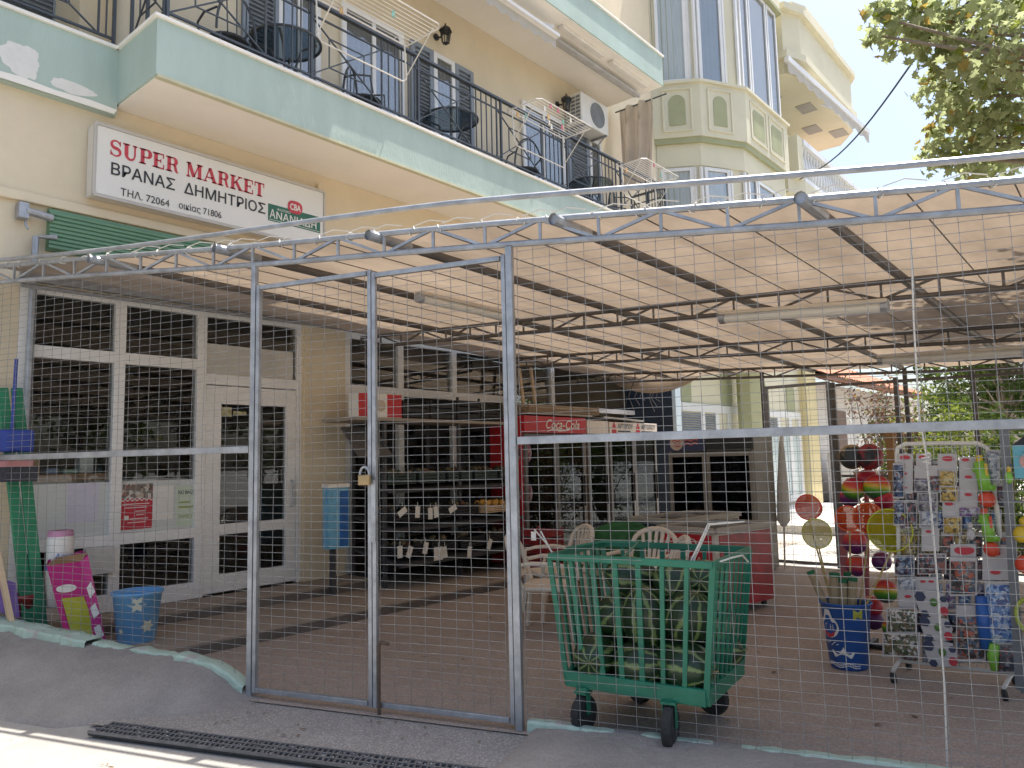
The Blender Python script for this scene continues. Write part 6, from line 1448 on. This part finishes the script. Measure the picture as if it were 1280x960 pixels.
pack(1146, 721, 1172, 740, None, 'white card above the football packets', -.02, ((.3, .3, .025), (.7, .3, .025)))
pack(1124, 738, 1146, 768, None, 'white crumpled bag under the grey beads', -.03, ((.5, .25, .03),))
def football(x0, y0, x1, y1, label):
    a, b, c, d = tp(x0, y0, -.04), tp(x1, y0, -.04), tp(x1, y1, -.04), tp(x0, y1, -.04); cx_ = (a+c)/2; w_ = (b-a).length/2; h_ = (a-d).length/2
    o = empty('football_packet', cx_, label, 'toy packet', 'football packets on the white rack')
    P = [(-1, .1), (-.7, .85), (.1, 1), (.75, .9), (1, .1), (.8, -.8), (0, -1), (-.8, -.75)]
    mb = MB(); mb.prism([(p[0]*w_, p[1]*h_) for p in P], cx_, EX, EZ, .012); mb.build('card', whitecard, o)
    mb = MB()
    for (s, t, r_) in ((-.72, .5, .46), (.72, .45, .30), (-.5, -.8, .34)): mb.prism([(s*w_+p[0]*r_*w_*.8, t*h_+p[1]*r_*h_*.9) for p in [(math.cos(R(60*i)), math.sin(R(60*i))) for i in range(6)]], cx_-EY*.0135, EX, EZ, .002)
    mb.build('dark_patch', mat('navy_patch', (.04, .05, .10), .2, 30, .5), o)
    mb = MB(); mb.smooth = True; mb.ball(cx_+EX*(.1*w_)+EZ*(.15*h_)-EY*.015, .24*w_, .016, .32*h_, 16, 8); mb.build('green_ball', mat('toy_green', (.09, .20, .05), .2, 20, .5), o)
    mb = MB(); mb.prism([(p[0]*w_*.26, p[1]*h_*.34) for p in ovalpts], cx_+EX*(.72*w_)-EZ*(.45*h_)-EY*.017, EX, EZ, .003); mb.build('red_badge', flat(RED), o)
football(1146, 739, 1186, 771, 'football shaped toy packet, uppermost of three')
football(1152, 771, 1191, 801, 'football shaped toy packet in the middle of three')
football(1157, 801, 1197, 833, 'football shaped toy packet, lowest of three')
pack(1108, 760, 1146, 791, 'camo', 'camouflage coloured toy packet beside the uppermost football packet', -.06, nm='toy_packet')
pack(1103, 791, 1150, 821, 'camo', 'lowest camouflage toy packet, sticking out past the rack foot', -.07, nm='toy_packet')
pack(1195, 757, 1232, 827, 'box', 'tall dark boxed toy with a white label across its top', -.05, th=.05, white_top=.2)
pack(1231, 727, 1268, 807, 'sea', 'large blue and white box at the lower corner of the rack', -.05, th=.05)
pack(1245, 806, 1276, 841, 'dark', 'dark boxed toy at the bottom corner of the rack', -.05, th=.04)
def blob_toy(nm, parts, label, cat):
    o = empty(nm, parts[0][1], label, cat)
    for (pn, c, rad, m) in parts: mb = MB(); mb.smooth = True; mb.ball(c, *rad, 14, 10); mb.build(pn, m, o)
    return o
tg = mat('toy_lime_plastic', (.22, .50, .06), .1, 8, .35); trd = mat('toy_orange_red', (.65, .07, .03), .1, 8, .35); ty = mat('toy_yellow', (.65, .45, .03), .1, 8, .35); tb = mat('toy_blue', (.03, .12, .40), .1, 8, .35)
def pistol(x, y, s, label):
    c = tp(x, y, -.06); o = empty('water_pistol', c, label, 'water pistol', 'green water pistols on the white rack')
    mb = MB(); mb.smooth = True; mb.tube([c+Vector((-.015*s, 0, .10*s)), c+Vector((0, 0, .02*s)), c+Vector((.005*s, 0, -.06*s))], [.028*s, .034*s, .030*s], 10); mb.tube([c+Vector((0, 0, -.03*s)), c+Vector((.055*s, 0, -.045*s))], [.02*s, .016*s], 8); mb.tube([c+Vector((-.03*s, 0, .06*s)), c+Vector((-.045*s, 0, .05*s))], [.02*s, .012*s], 8); mb.build('body', tg, o)
    mb = MB(); mb.smooth = True; mb.ball(c+Vector((.01*s, -.005, -.105*s)), .042*s, .03*s, .045*s, 14, 10); mb.build('tank', trd, o)
    mb = MB(); mb.tube([c+Vector((-.01*s, 0, .10*s)), c+Vector((-.01*s, 0, .135*s))], .018*s, 8); mb.tube([c+Vector((.02*s, -.02, .09*s)), c+Vector((.02*s, -.02, .02*s))], .009*s, 6); mb.build('nozzle', ty if s > 1.1 else trd, o)
pistol(1229, 600, 1.15, 'lime water pistol with a red tank and yellow trim at the top of the rack')
pistol(1235, 664, 1.05, 'lime water pistol with a red tank below the other one')
blob_toy('toy_figure', [('head', tp(1213, 657, -.05), (.018, .018, .022), whitecard), ('body', tp(1214, 668, -.05), (.026, .02, .036), whitecard)], 'small white toy figure below the purple packet', 'toy')
mb = MB(); mb.smooth = True; mb.tube([tp(1226, 745, -.06), tp(1229, 775, -.06), tp(1232, 812, -.06)], [.03, .04, .03], 10); o = mb.build('blue_toy_gun', tb); tag(o, 'long blue plastic toy hanging beside the large blue box', 'toy')
mb = MB(); mb.smooth = True; mb.tube([tp(1243, 805, -.07), tp(1241, 820, -.07), tp(1243, 838, -.07)], [.028, .034, .02], 10); o = mb.build('green_toy', tg); tag(o, 'green plastic toy below the large blue box', 'toy')
# second rack, mostly out of the picture
T2 = empty('toy_stand', (-.45, 5.35, 0), 'dark grey toy rack standing next to the white wheeled one', 'rack')
def t2(x, y, o_=0): return onY(x, y, 5.5+o_)
mb = MB(); a, b = t2(1255, 535), t2(1276, 862); mb.bar(a, b, .05, .03, (0, 1, 0)); mb.bar((.1, 5.5, 0), (.1, 5.5, a.z), .05, .03, (0, 1, 0)); mb.bar(a, (.1, 5.5, a.z), .04, .03); mb.bar(b, (.1, 5.5, b.z), .04, .03)
for k in range(6): z = .3+k*.22; mb.bar((a.lerp(b, (a.z-z)/(a.z-b.z)).x, 5.5, z), (.1, 5.5, z), .012, .012)
mb.build('frame', mat('slate_rack_steel', (.16, .17, .18), .1, 6, .5), T2)
p = t2(1288, 577, -.04); o = empty('bath_toy_box', p, 'light blue toy box with a round pink face print beside the grey post', 'toy packet')
mb = MB(); mb.box(p.x-.085, p.y, p.z-.10, p.x+.085, p.y+.05, p.z+.10); mb.build('box', mat('toy_sky_blue', (.14, .42, .52), .1, 8, .5), o)
mb = MB(); mb.prism([(.055*q[0], .05*q[1]) for q in ovalpts], p+Vector((0, -.002, .0)), EX, EZ, .002); mb.build('pink_print', mat('toy_pink', (.62, .34, .30), .1, 8, .5), o)
mb = MB(); mb.prism([(.055*q[0], .05*abs(q[1])) for q in ovalpts], p+Vector((0, -.005, .02)), EX, EZ, .002); mb.build('black_print', blackp, o)
mb = MB(); mb.add([p+Vector((-.085, .0, .10)), p+Vector((.085, 0, .10)), p+Vector((.03, .025, .20))], [(0, 1, 2)]); mb.add([p+Vector((-.085, .05, .10)), p+Vector((.085, .05, .10)), p+Vector((.03, .025, .20))], [(0, 1, 2)]); mb.build('peaked_top', blackp, o)
blob_toy('bath_toy', [('body', t2(1277, 668, -.05), (.045, .03, .05), ty), ('head', t2(1281, 652, -.05), (.03, .025, .03), ty)], 'yellow bath toy on the grey rack', 'toy')
blob_toy('spinning_top', [('body', t2(1282, 706, -.05), (.055, .03, .055), trd)], 'round red toy below the yellow bath toy', 'toy')
blob_toy('toy_rocket', [('body', t2(1261, 597, -.05), (.022, .02, .038), tg), ('nose', t2(1261, 587, -.05), (.012, .012, .022), ty)], 'small lime toy rocket against the grey post', 'toy')
mb = MB(); c = t2(1288, 770, -.05); mb.tube([c+Vector((.07*math.cos(t), 0, .10*math.sin(t))) for t in [2*math.pi*i/24 for i in range(24)]], .012, 8, closed=True); o = mb.build('swim_ring', mat('ring_olive', (.36, .42, .05), .1, 8, .4)); tag(o, 'olive ring toy hanging low on the grey rack', 'toy')
kinds_ = list(pals)
row = 0; y = 576
while y < 822:
    x = 1122 + (y-560)*.02; h = 24+((row*7) % 13)
    while x < 1240 + (y-560)*.13:
        wd = 13+((int(x)*7+row*5) % 12)
        kd = kinds_[(int(x)*3+row*5) % len(kinds_)]
        if kd in ('camo', 'yellow') and row % 3: kd = 'dark'
        pack(x, y, x+wd, y+h, kd, 'small toy packet half hidden behind the front packets of the white rack', .012+.012*((int(x)+row) % 3), white_top=.16 if (int(x)+row) % 3 == 0 else 0, grp='half hidden toy packets on the white rack')
        x += wd+1.5+((int(x)+row) % 3)
    y += h+3; row += 1
# balls hung in a column
def ballmat(nm, cols, axis_z=True, sc=1.0):
    m = bpy.data.materials.new(nm); m.use_nodes = True; t = m.node_tree; b = t.nodes['Principled BSDF']; b.inputs['Roughness'].default_value = .35
    tc = nd(t, 'ShaderNodeTexCoord'); sp = nd(t, 'ShaderNodeSeparateXYZ'); t.links.new(tc.outputs['Generated'], sp.inputs[0])
    r_ = nd(t, 'ShaderNodeValToRGB'); e = r_.color_ramp.elements
    while len(e) < len(cols): e.new(.5)
    for i, (p, c) in enumerate(cols): e[i].position = p
    for i, (p, c) in enumerate(cols): e[i].color = tuple(c)+(1,)
    t.links.new(sp.outputs[2], r_.inputs[0]); t.links.new(r_.outputs[0], b.inputs['Base Color']); return m
rainbow = ballmat('rainbow_vinyl', [(.0, (.02, .03, .10)), (.2, (.02, .16, .04)), (.42, (.12, .35, .02)), (.55, (.60, .42, .03)), (.72, (.60, .06, .03)), (1, (.45, .02, .05))])
sunset = ballmat('sunset_vinyl', [(.0, (.05, .02, .12)), (.35, (.15, .02, .14)), (.6, (.55, .05, .06)), (1, (.70, .08, .03))])
redball = ballmat('red_vinyl', [(0, (.25, .015, .05)), (.6, (.50, .02, .04)), (1, (.6, .05, .05))])
plumball = ballmat('plum_vinyl', [(0, (.04, .015, .10)), (.7, (.14, .02, .12)), (1, (.22, .03, .10))])
tanball = mat('tan_black_leather', (.42, .28, .13), .1, 5, .5, col2=(.03, .035, .035), thr=.48)
rb2 = mat('red_black_leather', (.28, .025, .035), .1, 5, .5, col2=(.02, .02, .022), thr=.52)
BLS = [(1065, 571, 17, tanball, 'tan and black ball at the top of the ball column'), (1087, 571, 18, rb2, 'dark red and black ball at the top of the ball column'),
 (1067, 611, 15.5, rainbow, 'smaller rainbow ball of the pair under the leather balls'), (1096, 609, 17.5, rainbow, 'bigger rainbow ball of the pair next to the toy rack'),
 (1084, 601, 16, redball, 'red ball behind the pair of rainbow balls'), (1062, 622, 13, sunset, 'red and orange ball peeping out below the smaller rainbow ball'), (1105, 625, 13, redball, 'dark red ball below the bigger rainbow ball'),
 (1069, 678, 16, sunset, 'orange and purple ball left of the yellow net'), (1071, 707, 14.5, sunset, 'orange and purple ball below the other one, above the bucket'),
 (1102, 702, 13, plumball, 'dark purple ball under the yellow net'), (1107, 739, 16, rainbow, 'rainbow ball low beside the toy rack'),
 (1090, 758, 14, redball, 'dark red ball behind the bucket'), (1092, 775, 13, plumball, 'plum ball lowest behind the bucket'), (1113, 785, 11, rainbow, 'smallest rainbow ball near the ground')]
BYY = 6.05
for (x, y, r_, m, lb) in BLS:
    off = .12 if 'behind' in lb else (.06 if 'below' in lb and 'peep' in lb else 0)
    c = onY(x, y, BYY+off); q = onY(x+r_, y, BYY+off); rr = (q-c).length*.97; mb = MB(); mb.smooth = True; mb.ball((0, 0, 0), rr, n=24, k=16); o = mb.build('ball', m); o.location = c; o.rotation_euler = (R(rnd.uniform(-18, 18)), R(rnd.uniform(-18, 18)), 0); tag(o, lb, 'ball', 'balls hung beside the toy rack')
o = empty('ball_rack', (-1.75, 6.2, 0), 'dark pink pole rack the balls hang on', 'rack')
mb = MB(); mb.tube([onY(1083, 555, 6.28), onY(1084, 790, 6.28)], .018, 8); mb.bar(onY(1053, 640, 6.25), onY(1056, 722, 6.25), .05, .03, (0, 1, 0)); mb.build('pole', mat('dusty_pink_paint', (.38, .12, .13), .1, 6, .6), o)
mb = MB(); c = onY(1084, 790, 6.28); mb.bar((c.x-.25, 6.28, .02), (c.x+.25, 6.28, .02), .04, .03); mb.bar((c.x, 6.05, .021), (c.x, 6.5, .021), .04, .03); mb.tube([(c.x, 6.28, .02), c], .018, 8); mb.build('base', blackp, o)
# bucket with rolled mats and butterfly nets
bk_ = Vector((-1.755, 5.66, 0)); o = empty('blue_bucket', bk_, 'blue bucket with a paper boat print holding mats and nets', 'bucket')
dbl = mat('royal_blue_plastic', (.02, .10, .36), .1, 5, .4)
mb = MB(); mb.smooth = True; H2 = .455; mb.lathe(bk_, [(.115, 0), (.125, .015), (.165, H2-.02), (.178, H2-.01), (.178, H2), (.166, H2), (.158, H2-.03), (.12, .03)], 32); mb.build('tub', dbl, o)
def onbk(a, z, e=.003): rr = .125+.04*z/H2+e; return Vector((bk_.x+rr*math.cos(a), bk_.y+rr*math.sin(a), z))
def bkpatch(mb, a0, z0, pts, e=.003):
    vs = [onbk(a0+p[0]/.145, z0+p[1], e) for p in pts]; c = (sum(p[0] for p in pts)/len(pts), sum(p[1] for p in pts)/len(pts)); mb.add(vs+[onbk(a0+c[0]/.145, z0+c[1], e)], [(i, (i+1) % len(vs), len(vs)) for i in range(len(vs))])
mb = MB(); a0 = R(-112); drop = [(.075*math.cos(t), .065*math.sin(t)+(.04 if abs(t-math.pi/2) < .3 else 0)) for t in [2*math.pi*i/24 for i in range(24)]]
bkpatch(mb, R(-122), .29, [(p[0]*1.0, p[1]*1.15) for p in drop])
aB = R(-88); bkpatch(mb, aB, .09, [(-.085, .045), (-.02, .03), (.01, .075), (.03, .03), (.085, .04), (.06, .0), (-.06, .0)])
for z_ in (.045, .03):
    for k in range(14): aa = R(-135+7*k); bkpatch(mb, aa, z_+.008*math.sin(k*.9), [(-.011, -.003), (.011, -.003), (.011, .003), (-.011, .003)])
for k, (dx, dz) in enumerate(((-.05, 0), (-.03, .01), (-.01, -.004), (.01, .012), (.03, .0))): bkpatch(mb, R(-112)+dx/.145, .175+dz, [(-.009, -.006), (.009, .004), (.009, .009), (-.009, 0)])
mb.build('white_print', paper, o)
mb = MB(); bkpatch(mb, R(-122), .285, [(p[0]*.72, p[1]*.82) for p in drop], .0045); mb.build('blue_print', dbl, o)
mb = MB(); bkpatch(mb, R(-122), .245, [(-.05, .02), (.05, .02), (.035, -.015), (0, -.03), (-.035, -.015)], .006); mb.build('red_print', flat(RED), o)
mb = MB()
for (dx, gl) in ((-.03, 'Γ'), (.012, 'Η')):
    c0 = onbk(R(-122)+dx/.145, .275, .006); tn_ = Vector((-math.sin(R(-122)+dx/.145), math.cos(R(-122)+dx/.145), 0)); text_mb(mb, gl, c0, tn_, EZ, .05, .001)
mb.build('white_lettering', paper, o)
mb = MB(); bkpatch(mb, R(-45), .39, [(-.03, -.035), (.03, -.03), (.03, .03), (-.03, .03), ]); mb.build('yellow_sticker', mat('olive_yellow', (.38, .38, .05), .2, 20, .5), o)
matm = mat('reed_mat', (.36, .28, .17), .25, 3, .9, bump=.3, stretch=(60, 60, 1)); gre = mat('mat_green_edge', (.02, .14, .06), .15, 8, .8)
for (xt, yt, xb, yb, r_, lb) in ((1013, 714, 1033, 760, .026, 'rolled reed mat leaning outwards on the gate side of the bucket'), (1043, 717, 1044, 770, .036, 'thickest rolled reed mat in the middle of the bucket'), (1054, 724, 1055, 770, .030, 'shorter rolled reed mat beside the thickest one'), (1066, 722, 1065, 770, .030, 'rolled reed mat on the ball side of the bucket'), (1059, 716, 1060, 770, .024, 'thin rolled reed mat at the back of the bucket')):
    yy = 5.64 if 'back' not in lb else 5.74; a, b = onY(xt, yt, yy), onY(xb, yb, yy); b = b-(a-b).normalized()*.25; o = empty('rolled_mat', b, lb, 'mat', 'rolled reed mats in the bucket')
    mb = MB(); mb.tube([b, a], r_, 14); mb.build('roll', matm, o); d = (a-b).normalized(); mb = MB(); mb.tube([a-d*.022, a+d*.004], r_+.002, 14); mb.build('green_edge', gre, o)
def net(c, r_, tilt, colr, tr, base, label, bag=.2, hoopc=None):
    o = empty('butterfly_net', base, label, 'butterfly net', 'butterfly nets in the bucket')
    nm_ = MATS.get('net_'+label[:6]) or cloth('net_'+label[:6], colr, tr, .08, 30, .45, thin=.08)
    hm = flat(tuple(min(1, x*1.2) for x in (hoopc or colr)))
    M = Matrix.Rotation(tilt, 3, 'Y'); mb = MB(); hp = [c+M @ Vector((r_*math.cos(t), 0, r_*math.sin(t))) for t in [2*math.pi*i/28 for i in range(28)]]
    mb.tube(hp, .005, 6, closed=True); mb.build('hoop', hm, o)
    mb = MB(); mb.smooth = True; mb.grid(lambda s, t: c+M @ Vector((r_*(1-t**2.6*.98)*math.cos(2*math.pi*s), bag*t+.01*math.sin(9*s), r_*(1-t**2.6*.98)*math.sin(2*math.pi*s)-.05*t*t)), 30, 10); mb.build('netting', nm_, o)
    mb = MB(); low = min(hp, key=lambda p: p.z); mb.tube([low, base], .0065, 6); mb.build('handle', mat('cane_handle', (.45, .34, .14), .15, 8, .6), o); return o
bt = bk_+EZ*.2
net(onY(1112, 663, 5.58), .142, R(0), (.42, .44, .03), (.50, .50, .03), bt+Vector((.03, -.04, .0)), 'lime yellow butterfly net, the largest, in front of the toy rack', .16)
net(onY(1021, 667, 5.62), .105, R(8), (.55, .50, .20), (.6, .55, .25), bt+Vector((-.05, 0, 0)), 'thin yellowish butterfly net below the red one', .10, (.45, .45, .10))
net(onY(1010, 634, 5.72), .092, R(-25), (.60, .06, .03), (.65, .10, .05), bt+Vector((-.06, .05, 0)), 'red butterfly net leaning highest towards the back gate', .12)
net(onY(1060, 648, 5.80), .09, R(60), (.65, .10, .03), (.75, .16, .05), bt+Vector((.0, .08, 0)), 'flat orange butterfly net beside the balls', .1)
net(onY(1086, 648, 5.74), .105, R(15), (.65, .10, .03), (.75, .16, .05), bt+Vector((.04, .05, 0)), 'round orange butterfly net behind the lime one', .12)

# ---------------------------------------------------------------- back fence, gate and wooden post
BF = empty('mesh_fence', (-1, 10.2, 0), 'wire mesh back fence of the yard with dark posts', 'fence', 'wire mesh fences round the yard')
for x in (-3.14, -2.38, -1.55, -.85, .2, 1.2):
    mb = MB(); mb.bar((x, 10.2, 0), (x, 10.2, 2.42), .05, .05, (1, 0, 0)); mb.build('post', darksteel, BF)
mb = MB(); mb.bar((-3.1, 10.2, 2.38), (1.2, 10.2, 2.33), .035, .035); mb.bar((-3.1, 10.2, 1.2), (1.2, 10.2, 1.2), .03, .03); mb.build('rail', darksteel, BF)
mb = MB()
for i in range(44): x = -3.1+i*.1; mb.tube([(x, 10.2, .03), (x, 10.2, 2.36)], .0018, 4, cap=False)
for i in range(24): z = .05+i*.1; mb.tube([(-3.12, 10.2, z), (1.2, 10.2, z)], .0018, 4, cap=False)
mb.build('wire_mesh', wire_m, BF)
BG = empty('mesh_gate', (-3.6, 10.2, 0), 'grey framed mesh gate in the back fence beside the display fridge', 'gate')
mb = MB()
for x in (-4.03, -3.2): mb.bar((x, 10.2, .02), (x, 10.2, 2.44), .045, .045, (1, 0, 0))
for z in (.06, 2.42): mb.bar((-4.0, 10.2, z), (-3.22, 10.2, z), .04, .04)
mb.build('frame', mat('weathered_grey_steel', (.25, .25, .26), .2, 6, .5, .4), BG)
mb = MB()
for i in range(8): x = -3.95+i*.1; mb.tube([(x, 10.2, .08), (x, 10.2, 2.4)], .0018, 4, cap=False)
for i in range(24): z = .1+i*.1; mb.tube([(-4.0, 10.2, z), (-3.22, 10.2, z)], .0018, 4, cap=False)
mb.build('wire_mesh', wire_m, BG)
p = onY(1113, 560, 9.6); mb = MB(); mb.bar((p.x, 9.6, 0), (p.x, 9.6, 1.72), .08, .08, (1, 0, 0)); o = mb.build('wooden_post', mat('orange_brown_wood', (.36, .20, .08), .15, 5, .7, stretch=(8, 8, 1))); tag(o, 'orange brown wooden post behind the toy rack', 'post')
mb = MB(); mb.box(-6.5, 14.3, 0, -3.6, 14.9, .16); struct(mb.build('lane_kerb', lane_m))

mb = MB(); r9 = random.Random(5)
def dry_leaf(p, s):
    a = r9.uniform(0, 6.28); e1 = Vector((math.cos(a), math.sin(a), 0)); e2 = Vector((-math.sin(a), math.cos(a), 0)); k = len(OVAL)
    mb.add([p+e1*(q[0]*s)+e2*(q[1]*s)+EZ*(.004+abs(q[0])*s*r9.uniform(.1, .5)) for q in OVAL]+[p+e2*(.45*s)+EZ*.004], [(j, (j+1) % k, k) for j in range(k)])
for i in range(60):
    x, y = r9.uniform(-5.5, .2), r9.uniform(3.9, 9.5)
    if y > fenceY(x)+.2: dry_leaf(Vector((x, y, .003)), r9.uniform(.03, .06))
for i in range(24): dry_leaf(fp(r9.uniform(.1, 1.8), r9.uniform(-.5, -.02), -.004), r9.uniform(.02, .04))
for i in range(70): dry_leaf(Vector((r9.uniform(-8, -2), r9.uniform(.6, 1.9), -.026)), r9.uniform(.015, .05))
o = mb.build('fallen_leaves', mat('dry_leaf', (.16, .10, .05), .3, 20, .8)); o['kind'] = 'stuff'
